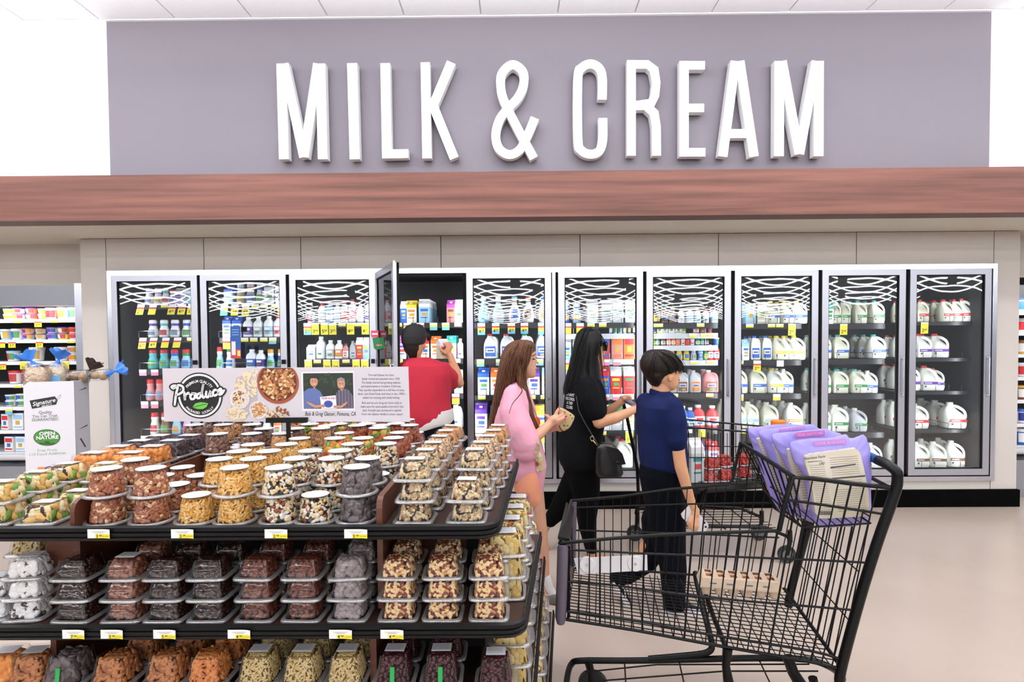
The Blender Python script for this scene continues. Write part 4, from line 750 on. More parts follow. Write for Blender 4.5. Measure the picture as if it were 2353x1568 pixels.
MIX = {  # item kinds (kind, palette index, weight), palette, base colour (darkened to paint shade between the pieces), count
 'peanut': ([('nut', 0, 5), ('nut', 1, 4), ('half', 2, 1)], ['#98583a', '#ad6b47', '#e0b98c'], '#6c3a26', 230),
 'golden': ([('stick', 0, 4), ('ball', 1, 1), ('nut', 1, 2), ('half', 2, 2), ('stick', 2, 2)], ['#d89a40', '#e2a94c', '#ecc179'], '#b87a2e', 260),
 'yogurt': ([('ball', 0, 4), ('half', 1, 5), ('almond', 2, 1), ('nut', 3, 4)], ['#efe9de', '#e6c894', '#8d4a30', '#2a1c1e'], '#33241f', 200),
 'walnut': ([('lump', 0, 3), ('lump', 1, 2)], ['#6c4636', '#8d6550'], '#4c3026', 120),
 'pecan': ([('half', 0, 3), ('almond', 1, 3)], ['#b8804f', '#cf9a66'], '#8a5a36', 220),
 'gummy': ([('block', 0, 1), ('block', 1, 1), ('block', 2, 1), ('block', 3, 1)], ['#d98a2b', '#6f9440', '#c8452c', '#e3c04a'], '#9a6a30', 90),
 'bark': ([('slice', 0, 2), ('slice', 1, 1)], ['#6d6264', '#54494c'], '#4b4244', 90),
 'rust': ([('stick', 0, 2), ('slice', 1, 2)], ['#8e3f22', '#a4512c'], '#803a20', 120),
 'trail': ([('nut', 0, 4), ('half', 1, 4), ('lump', 2, 1), ('almond', 3, 1), ('seed', 4, 2), ('half', 5, 2)], ['#d4b184', '#e6cfa6', '#2c2426', '#a06a48', '#8f9464', '#c0a888'], '#5c4a38', 240),
 'trail2': ([('nut', 0, 3), ('half', 1, 4), ('almond', 2, 1)], ['#cfa878', '#dfc19a', '#8a5440'], '#b08a66', 240),
 'choc': ([('choc', 0, 3), ('choc', 1, 1)], ['#2c1712', '#3d241c'], '#0c0605', 120),
 'milkchoc': ([('choc', 0, 3), ('choc', 1, 2)], ['#5a2c1e', '#6d3a28'], '#1c0c08', 130),
 'cluster': ([('lump', 0, 2), ('lump', 1, 2)], ['#8f8283', '#a59696'], '#564b4c', 120),
 'toffee': ([('choc', 0, 2), ('choc', 1, 2)], ['#8c5a45', '#744434'], '#24120d', 130),
 'mixnut': ([('half', 0, 6), ('nut', 1, 2), ('almond', 2, 3)], ['#ecc994', '#cf9660', '#7b3c2c'], '#381810', 260),
 'almondk': ([('almond', 0, 3), ('almond', 1, 2)], ['#bd7a48', '#9c5c34'], '#3f1f10', 170),
 'carrot': ([('stick', 0, 2), ('almond', 1, 3)], ['#cf7638', '#d68a4c'], '#9a4e1e', 200),
 'oat': ([('seed', 0, 3), ('seed', 1, 2)], ['#d5bd8a', '#c0a468'], '#a98c54', 520),
 'berry': ([('nut', 0, 2), ('nut', 1, 1)], ['#3a161c', '#51222a'], '#260d12', 160),
 'cookie': ([('ball', 0, 6), ('ball', 1, 1), ('disc', 0, 2)], ['#ece9e8', '#5b4440'], '#55494a', 120),
 'banana': ([('disc', 0, 3), ('disc', 1, 2)], ['#dfc88c', '#cfae62'], '#c0a25c', 90),
 'fruit': ([('slice', 0, 3), ('slice', 1, 2), ('slice', 2, 1), ('block', 3, 1)], ['#efd9a4', '#e3b35c', '#6a9a3a', '#3a1712'], '#c99b4e', 75),
 'apricot': ([('block', 0, 2), ('block', 1, 1)], ['#e08a3a', '#ee9e54'], '#c06e26', 90),
 'prune': ([('block', 0, 2), ('block', 1, 1)], ['#33222a', '#47323c'], '#241820', 90),
 'trailbag': ([('nut', 0, 3), ('half', 1, 3), ('ball', 2, 1), ('lump', 3, 1), ('ball', 4, 1), ('slice', 1, 1)], ['#b98a58', '#e3cf96', '#d8512a', '#2a2020', '#7c2b55'], '#8c6c48', 190),
 'chip': ([('slice', 0, 3), ('slice', 1, 2)], ['#ead9a0', '#d9ad4a'], '#cdb06a', 110),
 'strawb': ([('lump', 0, 4), ('lump', 1, 1)], ['#b32a22', '#c94a30'], '#8a1c18', 60)}
_CM = {}
def contents(kind, shape, var=0):
    key = (kind, shape, var)
    if key in _CM: return _CM[key]
    items, palc, basec, cnt = MIX[kind]; mb = MB(); ws = [w for _, _, w in items]; nb = len(palc)
    if shape == 'cup': hh, r0, r1 = .070, .047, .0365
    elif shape == 'clam': hh, r0, r1 = .052, .0445, .034
    elif shape == 'tall': hh, r0, r1 = .078, .048, .035
    elif shape == 'bag': hh, r0, r1 = .058, .052, .044
    e = 2.0 if shape == 'cup' else 6.0; fill = .96
    ins = .004
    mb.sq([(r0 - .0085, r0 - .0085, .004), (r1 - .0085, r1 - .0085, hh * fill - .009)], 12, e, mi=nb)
    am = max(1, sum(w * SZI[kd][1] * SZI[kd][2] for kd, _, w in items) / sum(ws) * 3.14 * .62 * 1e6)      # mean footprint mm2
    area_ = (2 * pi * (r0 + r1) / 2 * hh * (1 if e < 3 else 1.27) + 4 * r1 * r1 * .9) * 1e6
    cnt = int(min(cnt * 1.6, area_ / am * 1.12)); ntop = int(cnt * .16); slope = (r0 - r1) / hh
    for n in range(cnt):
        kd, mi, _ = R_.choices(items, ws)[0]; th = SZI[kd][0]; sc = R_.uniform(.88, 1.08)
        a = n * 2.39996 + R_.uniform(-.25, .25); ca, sa = math.cos(a), math.sin(a); den = (abs(ca) ** e + abs(sa) ** e) ** (1 / e)
        if n < ntop:
            k = (r1 - .012) * math.sqrt((n + .5) / ntop) / den; item(mb, Vector((k * ca, k * sa, hh * fill - .001 - th)), kd, mi, (0, 0, 1), sc); continue
        z = .008 + (hh * fill - .015) * ((n - ntop + .5) / (cnt - ntop)); rr = r0 - slope * z - th * sc - .0012; k = rr / den
        if e > 3:
            nv = Vector((math.copysign(1, ca), 0, slope)) if abs(ca) > abs(sa) else Vector((0, math.copysign(1, sa), slope))
        else: nv = Vector((ca, sa, slope))
        item(mb, Vector((k * ca, k * sa, z)), kd, mi, nv, sc)
    V = []
    for x, y, z in mb.v:
        z = min(max(z, .0015), hh - .001); lim = r0 - slope * z + .0004; d = (abs(x) ** e + abs(y) ** e) ** (1 / e)
        if d > lim: x, y = x * lim / d, y * lim / d
        V.append((x, y, z))
    mb.v = V
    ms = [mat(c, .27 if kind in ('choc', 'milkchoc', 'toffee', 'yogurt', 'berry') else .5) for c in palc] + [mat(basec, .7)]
    me = mb.mesh('contents', ms, True, 180); _CM[key] = me
    return me
m_clear = clear('clear_plastic', (.97, .972, .975), base=0.015, k=0.22, rough=0.06, bump=0.06); m_rim = clear('clear_rim', (0.90, 0.91, 0.93), 0.22, 0.5, 0.14, bump=.1, milk=.26); m_paper = mat('#eeeef2', .6)
def shell_meshes():
    S = {}
    n = 28
    c = MB(); prof = [(.0500, .003), (.0392, .0705), (.0375, .0728)]
    c.lathe(prof, n, cap=(False, True)); r = MB(); r.lathe([(.0498, .0075), (.0565, .0075), (.0585, .0045), (.0585, .0012), (.0560, 0), (.0500, .0015)], n, cap=(False, False))
    l = MB(); l.lathe([(.0372, 0.0733), (.0372, .0741)], 24)
    S['cup'] = [('cup', c.mesh('cup', m_clear, True, 35)), ('rim', r.mesh('rim', m_rim, True, 60)), ('label', l.mesh('label', m_paper))]
    for nm, hh, a, b in (('clam', .055, .047, .0365), ('tall', .081, .0505, .0375), ('bag', .061, .055, .047)):
        c = MB(); c.sq([(a, a, .003), (b + .001, b + .001, hh - .003), (b - .002, b - .002, hh)], 28, 7, cap=(False, True))
        for sx in (-1, 1):      # moulded ribs on the corners
            for sy in (-1, 1): c.tube([(sx * (a - .005), sy * (a - .005), .006), (sx * (b - .004), sy * (b - .004), hh - .004)], .0016, 5)
        r = MB(); q = a - .001
        r.sq([(q, q, .008), (q + .008, q + .008, .008), (q + .0105, q + .0105, .0045), (q + .0105, q + .0105, .0012), (q + .008, q + .008, 0), (q, q, .0012)], 28, 6, cap=(False, False))
        l = MB(); l.slab([(-b * .72, -b * .5, hh + .0006), (b * .72, -b * .5, hh + .0006), (b * .72, b * .55, hh + .0006), (-b * .72, b * .55, hh + .0006)], (0, 0, .0006))
        for k in range(4): l.box(-b * .6, b * .5, b * (.35 - .2 * k), b * (.38 - .2 * k), hh + .0012, hh + .0014, 1)
        S[nm] = [('shell', c.mesh('shell', m_clear, True, 35)), ('rim', r.mesh('rim', m_rim, True, 60)), ('label', l.mesh('label', [m_paper, mat('#8a8a94', .6)]))]
    return S
SH = shell_meshes(); PITCH = {'cup': .0755, 'clam': .0575, 'tall': .0835, 'bag': .063}
def pack(shape, kind, x, y, z, rz, label, group, lab=True, tilt=0, nm=None):
    names = {'cup': 'nut_cup', 'clam': 'plastic_box', 'tall': 'plastic_box', 'bag': 'plastic_box'}
    t = thing(nm or names[shape], label, 'cup' if shape == 'cup' else 'container', (x, y, z), rz, group)
    if tilt: t.rotation_euler = (tilt, 0, rz)
    for n_, me in SH[shape]:
        if n_ == 'label' and not lab: continue
        obj(n_, me, t)
    o = obj('contents', contents(kind, shape, R_.randint(0, 1)), t); o['kind'] = 'stuff'
    return t
DS = {'peanut': 'reddish brown coated peanuts', 'golden': 'golden sesame sticks', 'yogurt': 'white and dark yogurt mix', 'walnut': 'brown walnuts', 'pecan': 'tan nuts', 'gummy': 'multicoloured dried fruit', 'bark': 'dark grey chocolate pieces', 'rust': 'rust brown pretzels',
      'trail': 'pale raisin trail mix', 'trail2': 'pale beige trail mix', 'choc': 'dark chocolate almonds', 'milkchoc': 'brown chocolate almonds', 'cluster': 'dusty grey clusters', 'toffee': 'light brown chocolates', 'mixnut': 'mixed pale nuts', 'almondk': 'brown almonds', 'carrot': 'orange almond slivers', 'oat': 'beige oat granola',
      'berry': 'dark red berries', 'cookie': 'white and black cookies', 'banana': 'banana chips', 'fruit': 'mixed dried fruit', 'apricot': 'orange apricots', 'prune': 'dark prunes', 'trailbag': 'colourful trail mix', 'chip': 'yellow fruit chips'}
# --- top tray, middle bay: round cups.  columns by the pixel of their front cup, rows go back
cols_px = [251, 350, 452, 541, 645, 727, 825]; CX = [at(p, 1205, YF + .075).x for p in cols_px]
grid = [
 ['peanut'] * 2 + ['peanut', 'peanut', None, 'walnut', 'walnut', 'walnut'],
 ['peanut'] * 2 + ['peanut', 'pecan', 'pecan', 'walnut', 'walnut', 'pecan'],
 ['golden', 'golden', 'golden', 'golden', 'pecan', 'pecan', 'walnut', 'walnut'],
 ['golden', 'golden', 'golden', 'golden', 'golden', 'pecan', 'pecan', 'walnut'],
 ['yogurt', 'yogurt', 'yogurt', 'golden', 'gummy', 'gummy', 'pecan', 'rust'],
 ['yogurt', 'yogurt', 'yogurt', 'yogurt', 'gummy', 'gummy', 'gummy', 'gummy'],
 ['bark', 'bark', 'bark', 'yogurt', 'rust', 'rust', 'gummy', 'rust']]
hts = [[2, 2, 1, 1, 0, 2, 1, 1], [2, 1, 1, 1, 1, 2, 2, 1], [1, 2, 2, 2, 1, 2, 2, 1], [2, 2, 2, 2, 2, 1, 2, 2], [2, 2, 2, 1, 2, 2, 1, 2], [1, 2, 2, 2, 2, 1, 2, 2], [2, 2, 1, 2, 2, 2, 1, 2]]
for ci in range(7):
    for r in range(8):
        k = grid[ci][r]
        if not k: continue
        y = YF + .075 + r * .119 if r else YF + .075
        if y > YBK - .05 and r > 6: y = YBK + .02
        x = CX[ci] + (R_.uniform(-.006, .006) if r else 0)
        if ci == 6: x = min(x, xr - .075)
        for h in range(hts[ci][r]):
            pack('cup', k, x + R_.uniform(-.002, .002), y + R_.uniform(-.002, .002), zt[0] - .004 + h * PITCH['cup'], R_.uniform(0, 6), f"clear cup of {DS[k]}, {ORD[r]} row back, {ORD[ci]} from left divider{', lower' if h == 0 and hts[ci][r] == 2 else ', upper' if h else ', single'}", f'cups of {DS[k]} on the top tray')
# more cups behind the tray centre (the tray's far half)
far = MB(IO); far.slab([(-1.5, YBK, zt[0] - .012), (xr, YBK, zt[0] - .012), (xr, YBK + .42, zt[0] - .012), (-1.5, YBK + .42, zt[0] - .012)], (0, 0, .006)); far.build('tray_deck', m_deck, isl)
for r in range(3):
    for c in range(8):
        y = YBK + .07 + .118 * r; x = -1.36 + c * .122 + r * .02
        k = ['walnut', 'pecan', 'walnut', 'pecan', 'gummy', 'gummy', 'rust', 'rust'][c]
        if (c + r) % 4 == 3 and c < 4: hh = 1
        else: hh = 2 if r < 2 else 1
        for h in range(hh):
            pack('cup', k, x, y, zt[0] - .004 + h * PITCH['cup'], 0, f"cup of {DS[k]}, far half, {ORD[r]} row past sign pole, {ORD[c]} along{', upper' if h else ', lower'}", f'cups of {DS[k]} behind the sign pole')
# --- top tray, left bay: square boxes of dried fruit
for px, r, k, n in ((32, 0, 'fruit', 2), (125, 0, 'fruit', 1), (32, 1, 'fruit', 2), (125, 1, 'fruit', 1), (125, 2, 'chip', 2), (32, 2, 'fruit', 2), (32, 3, 'apricot', 2), (125, 3, 'apricot', 2), (32, 4, 'apricot', 2), (125, 4, 'apricot', 2), (125, 5, 'prune', 2), (125, 6, 'prune', 2), (32, 5, 'prune', 2), (32, 6, 'prune', 2)):
    x = at(px, 1205, YF + .085).x - .02; y = YF + .085 + r * .118
    for h in range(n):
        pack('clam' if r < 3 else 'bag', k, x + (0 if px > 50 else -.01), y, zt[0] - .004 + h * PITCH['clam' if r < 3 else 'bag'], R_.uniform(-.06, .06), f"clear box of {DS[k]} left of the divider, {ORD[r]} row, {'beside it' if px > 50 else 'one over'}{', upper' if h else ', lower'}", f'boxes of {DS[k]} in the left bay')
# --- top tray, right bay: square boxes of trail mix
for px, r, k, n in ((957, 0, 'trail', 3), (1074, 0, 'trail', 2), (957, 1, 'trail', 3), (1074, 1, 'trail', 3), (957, 2, 'trail2', 3), (1074, 2, 'trail2', 3), (957, 3, 'trail2', 3), (1074, 3, 'trail2', 3), (957, 4, 'pecan', 3), (1074, 4, 'pecan', 3), (957, 5, 'pecan', 3), (1074, 5, 'pecan', 3)):
    y = YF + .08 + r * .122 + (0 if r == 0 else .01); x = at(px, 1205, YF + .08).x + (y - 1.58) * (.11 if px > 1000 else .05)
    for h in range(n):
        pack('clam', k, x + R_.uniform(-.003, .003), y, zt[0] - .004 + h * PITCH['clam'], R_.uniform(-.08, .08), f"clear box of {DS[k]}, right bay, {ORD[r]} row, {'beside the divider' if px < 1000 else 'by tray edge'}, {ORD[h]} up", f'boxes of {DS[k]} in the right bay', lab=(h == n - 1))
# --- second tray
X2 = [(190, 'choc', 3), (300, 'toffee', 3), (396, 'choc', 3), (493, 'choc', 3), (600, 'milkchoc', 3), (705, 'milkchoc', 3), (808, 'cluster', 3), (920, 'mixnut', 3), (1020, 'mixnut', 3), (1125, 'mixnut', 3)]
for r in range(2):
    for ci, (px, k, n) in enumerate(X2):
        x = at(px, 1437, YF + .075).x
        if r and px in (190,): continue
        if r == 2 and px > 850: continue
        hgt = n if r < 2 else 2
        for h in range(hgt):
            tl = 0.0
            pack('clam', k, x, YF + .075 + r * .12, zt[1] - .004 + h * PITCH['clam'], R_.uniform(-.05, .05) + (.15 if k == 'cluster' and h == 2 else 0), f"clear box of {DS[k]}, second tray, {ORD[ci]} stack past post, {ORD[r]} row, {ORD[h]} up", f'boxes of {DS[k]} on the second tray', lab=(h == hgt - 1 and r == 0 and px in (300,)) or False)
for px, n, kk in ((78, 3, 'cookie'), (2, 2, 'cookie')):
    for h in range(n):
        pack('clam', kk, at(px, 1437, YF + .085).x, YF + .085, zt[1] - .004 + h * PITCH['clam'], .12, f"box of white and black cookies left of the wide post, {ORD[h]} up, {'by post' if px > 10 else 'at edge'}", 'boxes of cookies on the second tray', lab=h == n - 1)
for n_, (px, r) in enumerate(((30, 1), (115, 1))):
    for h in range(3):
        pack('tall', 'oat', at(px, 1437, YF + .085).x - .03, YF + .085 + .12 * r, zt[1] - .004 + h * .0835 * .8, .05, f"box of beige oat granola behind the cookies, {'beside post' if n_ else 'nearer edge'}, {ORD[h]} up", 'granola boxes behind the cookies', lab=h == 2)
# --- right ends of the lower trays: boxes stacked along the edge
for tr, r0, rows in ((1, 1, 6), (2, 1, 13), (3, 4, 14)):
    for r in range(r0, rows):
        y = YF + .085 + r * .128; xe, sl, yb = XR[tr]
        if y > yb - .06: continue
        x = xe + sl * (y - YF) - .075
        k = ('chip', 'banana', 'trailbag', 'chip', 'trailbag', 'trailbag')[r % 6] if tr == 1 else 'banana' if (r < 6 and tr == 2) else ('chip' if tr == 2 else 'trailbag')
        top = zt[tr - 1] - .035
        n = int((top - zt[tr]) / PITCH['bag']); 
        if tr == 1: n = min(n, 3)
        for h in range(n):
            pack('bag', k, x, y, zt[tr] - .004 + h * PITCH['bag'], R_.uniform(-.08, .08), f"clear box of {DS[k]}, right end, {ORD[tr]} tray down, {ORD[r]} back, {ORD[h]} up", 'boxes stacked along the right end of the island', lab=h == n - 1)
# --- third tray: only its top boxes show in the frame, they stand two high
X3 = [(165, 'bark'), (272, 'almondk'), (392, 'almondk'), (486, 'carrot'), (600, 'oat'), (700, 'oat'), (800, 'oat'), (910, 'berry'), (1016, 'berry'), (1140, 'berry')]
m_green = mat('#1fa54e', .5)
for r in range(2):
    for ci, (px, k) in enumerate(X3):
        x = at(px, 1540, YF + .075).x; dz = {272: -.004, 1140: -.012, 486: -.002}.get(px, 0)
        for h in range(2):
            if r and (h == 0 or ci in (0, 9)): continue
            zz = zt[2] - .004 + h * PITCH['tall'] + (.006 if h else 0) + (dz if h else 0) + (PITCH['tall'] * 0 if not r else 0)
            t = pack('tall', k, x, YF + .075 + r * .125, zz, R_.uniform(-.04, .04), f"clear box of {DS[k]}, third tray, {ORD[ci]} from left post, {'front' if r == 0 else 'second'} row, {'upper' if h else 'lower'}", f'boxes of {DS[k]} on the third tray', lab=(h == 1 and px >= 600))
            if h == 1 and r == 0 and px in (165, 910, 1016):
                g = MB(); g.slab([(-.006, -.0455, .052), (.006, -.0455, .052), (.006, -.052, .002), (-.006, -.052, .002)], (0, -.001, 0)); g.build('green_sticker', m_green, t)
for px, k in ((20, 'apricot'), (85, 'almondk')):
    for h in range(2):
        pack('tall', k, at(px, 1540, YF + .09).x, YF + .09, zt[2] - .004 + h * .08, .1, f"clear box of {DS[k]} on the third tray left of its left post, {'upper' if h else 'lower'}", f'boxes left of the post on the third tray')
# ---------------------------------------------------------------- sign on its pole
YSg = YF + .62
sg = thing('produce_sign', 'wide printed board on a black pole above the nuts', 'sign', (at(660, 1000, YSg).x, YSg, zt[0])); SO = sg.location
c4 = [at(377, 969, YSg + .02), at(942, 970, YSg), at(938, 843, YSg), at(373, 847, YSg + .02)]
m = MB(SO); m.slab(c4, (0, .004, 0)); m.build('board', mat('#d6cfd6', .45), sg)
m = MB(SO); p = at(660, 965, YSg); m.box(p.x - .0065, p.x + .0065, YSg + .004, YSg + .016, zt[0] - .006, p.z); q0, q1 = at(612, 972, YSg), at(706, 960, YSg); m.box(q0.x, q1.x, YSg - .006, YSg + .012, q0.z, q1.z); m.build('pole', m_bump, sg)
Bx = (c4[1] - c4[0]) / 565.0; Bz = (c4[3] - c4[0]) / 122.5
def sp(x, y, e=1):        # point on the face of the board from its pixel
    return c4[0] + Bx * (x - 377) + Bz * (969 - y) - Vector((0, .0006 * e + .0004, 0))
def flat(mb, pts, mi, e=1): mb.add([sp(x, y, e) for x, y in pts], [tuple(range(len(pts) - 1, -1, -1))], mi)
def disc(mb, cx, cy, r, mi, e=1, n=40, ry=None): flat(mb, [(cx + r * math.cos(2 * pi * i / n), cy + (ry or r) * math.sin(2 * pi * i / n)) for i in range(n)], mi, e)
def ring2(mb, cx, cy, r0, r1, mi, e=1, n=48):
    for i in range(n):
        a, b_ = 2 * pi * i / n, 2 * pi * (i + 1) / n
        flat(mb, [(cx + r1 * math.cos(a), cy + r1 * math.sin(a)), (cx + r1 * math.cos(b_), cy + r1 * math.sin(b_)), (cx + r0 * math.cos(b_), cy + r0 * math.sin(b_)), (cx + r0 * math.cos(a), cy + r0 * math.sin(a))], mi, e)
def stroke(mb, pts, w, mi, e=1, sm=5):
    P = smooth_pts([Vector((x, y, 0)) for x, y in pts], sm) if sm else [Vector((x, y, 0)) for x, y in pts]
    L, Rr = ribbon([(p.x, p.y) for p in P], w)
    for i in range(len(L) - 1): flat(mb, [(L[i].x, L[i].y), (L[i + 1].x, L[i + 1].y), (Rr[i + 1].x, Rr[i + 1].y), (Rr[i].x, Rr[i].y)], mi, e)
    for q in (P[0], P[-1]): disc(mb, q.x, q.y, w / 2, mi, e, 10)
pr = MB(SO)
# 0 black 1 white 2 green 3 leaf vein 4 text grey
lx, ly = 462, 909
disc(pr, lx, ly, 53, 0, 1, 56); ring2(pr, lx, ly, 45.5, 50, 1, 2)
scr = [[(402, 893), (398, 889), (404, 886), (412, 889), (408, 905), (404, 930)], [(404, 892), (414, 885), (424, 889), (424, 899), (414, 906), (408, 907)],
       [(427, 901), (428, 920), (429, 909), (436, 903), (438, 905)], [(447, 904), (441, 910), (443, 917), (450, 915), (451, 907), (447, 904), (453, 904)],
       [(464, 903), (457, 907), (456, 914), (462, 914), (467, 904), (472, 882), (468, 900), (470, 913), (474, 912)], [(478, 900), (477, 910), (482, 912), (488, 898), (486, 909), (491, 910)],
       [(503, 897), (497, 896), (493, 904), (497, 909), (504, 905)], [(506, 903), (513, 898), (511, 893), (506, 898), (507, 906), (513, 905), (519, 897)]]
for s_ in scr: stroke(pr, s_, 12, 0, 3)
for s_ in scr: stroke(pr, s_, 5.2, 1, 4)
flat(pr, [(445, 936), (452, 927), (464, 924), (474, 925), (482, 927), (478, 935), (469, 940), (457, 940), (450, 938)], 2, 5); stroke(pr, [(446, 936), (460, 932), (478, 928)], 1, 0, 6, 0)
def arc_text(s_, cx, cy, r, a0, a1, size, up):
    n = len(s_)
    for i, ch in enumerate(s_):
        if ch == ' ': continue
        a = math.radians(a0 + (a1 - a0) * (i + .5) / n); px_, py_ = cx + r * math.sin(a), cy - r * math.cos(a) * (1 if up else -1)
        t = a if up else -a
        ux = Bx.normalized() * math.cos(t) - Bz.normalized() * math.sin(t); uz = Bx.normalized() * math.sin(t) + Bz.normalized() * math.cos(t)
        put_text(pr, ch, sp(px_, py_, 5), ux, uz, size * Bx.length, 1, .02)
arc_text('PREMIUM QUALITY', lx, ly + 4, 37, -52, 52, 8.5, True); arc_text('PACKAGED LOCALLY', lx, ly - 2, 42, -48, 48, 7.5, False)
pr.build('logo_print', pal('#101012', '#f6f4f6', '#6cc24a'), sg)
ph = MB(SO)   # bowl and nuts print: 0 bowl 1 dark 2.. nuts
def clipq(x, y): return 847 <= y <= 968
def nutprint(cx, cy, R, n, cs, rmin=2.5, rmax=5, e=3, ry=None):
    for k in range(n):
        a = R_.uniform(0, 2 * pi); d = R * math.sqrt(R_.random()); x, y = cx + d * math.cos(a), cy + d * math.sin(a) * ((ry or R) / R)
        if not (851 < y < 965): continue
        r1, r2, t = R_.uniform(rmin, rmax), R_.uniform(rmin * .5, rmax * .55), R_.uniform(0, pi)
        flat(ph, [(x + r1 * math.cos(q) * math.cos(t) - r2 * math.sin(q) * math.sin(t), y + r1 * math.cos(q) * math.sin(t) + r2 * math.sin(q) * math.cos(t)) for q in [2 * pi * i / 8 for i in range(8)]], R_.choice(cs), e + k * .004)
flat(ph, [(548, 868), (572, 860), (592, 880), (596, 930), (560, 968), (530, 950)], 8, 1)
bowl = [(643 + 48 * math.cos(2 * pi * i / 48), 879 + 49 * math.sin(2 * pi * i / 48)) for i in range(48)]; flat(ph, [(x, max(y, 845.5)) for x, y in bowl], 0, 2)
bowl = [(643 + 43 * math.cos(2 * pi * i / 48), 877 + 44 * math.sin(2 * pi * i / 48)) for i in range(48)]; flat(ph, [(x, max(y, 846)) for x, y in bowl], 1, 3)
nutprint(643, 877, 40, 240, [2, 3, 4, 5], 3.5, 6.5, 4)
for cx, cy, r, c0 in ((554, 917, 23, 6), (597, 942, 21, 6)): disc(ph, cx, cy, r, 7, 4, 30); nutprint(cx, cy, r - 4, 90, [6, 4, 2] if cx < 560 else [4, 3, 5], 2, 4.5, 5)
nutprint(570, 890, 24, 90, [6, 6, 4], 3, 6, 3, 30); nutprint(545, 950, 26, 60, [6, 4, 6], 3, 6, 3, 14); nutprint(640, 950, 26, 45, [2, 4, 6], 3, 6, 3, 14); nutprint(582, 858, 18, 20, [6], 3, 6, 3, 6)
ph.build('nut_print', pal('#a3512c', '#5d2a18', '#8a4a28', '#b0703c', '#e5c896', '#c98c50', '#ead9b8', '#e2dde0', '#bdb4bb'), sg)
p2 = MB(SO)   # portrait print
flat(p2, [(697, 855), (818, 853), (818, 943), (697, 944)], 0, 1); flat(p2, [(701, 858), (815, 857), (815, 938), (701, 939)], 1, 2)
nutq = [(R_.uniform(703, 813), R_.uniform(860, 885)) for _ in range(30)]
for x, y in nutq: disc(p2, x, y, R_.uniform(2, 4), 6, 3, 8)
flat(p2, [(702, 938), (702, 900), (712, 893), (728, 891), (740, 899), (748, 915), (745, 936), (720, 939)], 2, 4); flat(p2, [(768, 938), (772, 912), (780, 897), (792, 892), (806, 897), (814, 910), (814, 938)], 3, 4)
for cx, cy in ((726, 877), (788, 882)):
    disc(p2, cx, cy, 9, 4, 5, 20, 12); flat(p2, [(cx - 10, cy - 4), (cx - 8, cy - 12), (cx, cy - 15), (cx + 8, cy - 12), (cx + 9, cy - 4), (cx + 6, cy - 8), (cx - 6, cy - 8)], 5 if cx < 750 else 9, 6)
    disc(p2, cx - 3, cy - 1, 1, 5, 7, 8); disc(p2, cx + 3.5, cy - 1, 1, 5, 7, 8); flat(p2, [(cx - 3, cy + 5), (cx + 4, cy + 5), (cx + 2, cy + 7)], 0, 7)
    flat(p2, [(cx - 3, cy + 9), (cx + 4, cy + 9), (cx + 1, cy + 18)], 4, 5)
flat(p2, [(739, 912), (775, 908), (777, 938), (742, 939)], 0, 7); disc(p2, 758, 928, 10, 7, 8, 20, 8); put_text(p2, 'ISSER & REE', sp(758, 915, 8), Bx.normalized(), Bz.normalized(), 6 * Bx.length, 8, .01, width=30 * Bx.length)
stroke(p2, [(712, 925), (728, 934), (748, 932)], 6, 4, 9, 0); stroke(p2, [(800, 925), (788, 934), (772, 934)], 5, 4, 9, 0)
for q in range(6): flat(p2, [(772 + q * 7, 897), (773 + q * 7, 897), (773 + q * 7, 937), (772 + q * 7, 937)], 5, 5)
p2.build('portrait_print', pal('#efedf0', '#1d2a1c', '#5f6fa6', '#6a6378', '#c98f74', '#2b211f', '#2f4326', '#3a4a9a', '#a83a50', '#8f8a88'), sg)
p3 = MB(SO); ux, uz, b1 = Bx.normalized(), Bz.normalized(), Bx.length
put_text(p3, 'Bob & Greg Glasser, Pomona, CA', sp(761, 951, 1), ux, uz, 13 * b1, 0, .004, .25, width=116 * b1)
for k, ln in enumerate(['Torn and Glasser has been', 'family owned and operated since 1928.', 'The family started out growing walnuts', 'and watermelons in Southern California.', 'They quickly expanded to a full line of nuts,', "dates, and dried fruits and then in the 1930's", 'added nut roasting and candy making.']): put_text(p3, ln, sp(878, 862 + k * 8.6, 1), ux, uz, 7.0 * b1, 1, 0, .2, width=(len(ln) * 2.33) * b1)
for k, ln in enumerate(['Bob and his son Greg are there daily to', 'make sure the same quality of product that', 'their founder Jake produced is upheld.', 'From the Glasser family to yours, enjoy!']): put_text(p3, ln, sp(879, 925.5 + k * 8.6, 1), ux, uz, 7.0 * b1, 1, 0, .2, width=(len(ln) * 2.33) * b1)
p3.build('story_print', pal('#1c1c20', '#4a4a52'), sg)
# ================================================================== front shopping cart
m_ck = mat('#060708', 0.36, spec=0.22); m_cw = mat('#040405', 0.45, spec=.2); m_lav = mat('#5d5564', 0.5, var=.06, vs=12); m_wpl = mat('#eceaef', .4)
NX, NY, CN_, CF_ = 0.156, 0.988, 2.137, 2.71
Np = lambda x, y, d=0: onp(x, y, NX, NY, CN_ + d)
Fp = lambda x, y, d=0: onp(x, y, NX, NY, CF_ + d)
uX = Vector((NY, -NX, 0)); vX = Vector((NX, NY, 0))
cart = thing('shopping_cart', 'black wire shopping cart with purple rice bags in its child seat, nearest the camera', 'cart', (0.85, 2.3, 0.0)); CO = cart.location
def T(pts, r, sm=0, n=8): return (smooth_pts(pts, sm) if sm else pts, r, n)
def tubes(name, L, m, parent=cart, org=CO):
    mb = MB(org)
    for p, r, n in L: mb.tube(p, r, n)
    return mb.build(name, m, parent, True)
top_near = [Np(*p) for p in ((1286, 1249), (1350, 1243), (1430, 1236), (1560, 1228), (1700, 1223), (1790, 1220))]
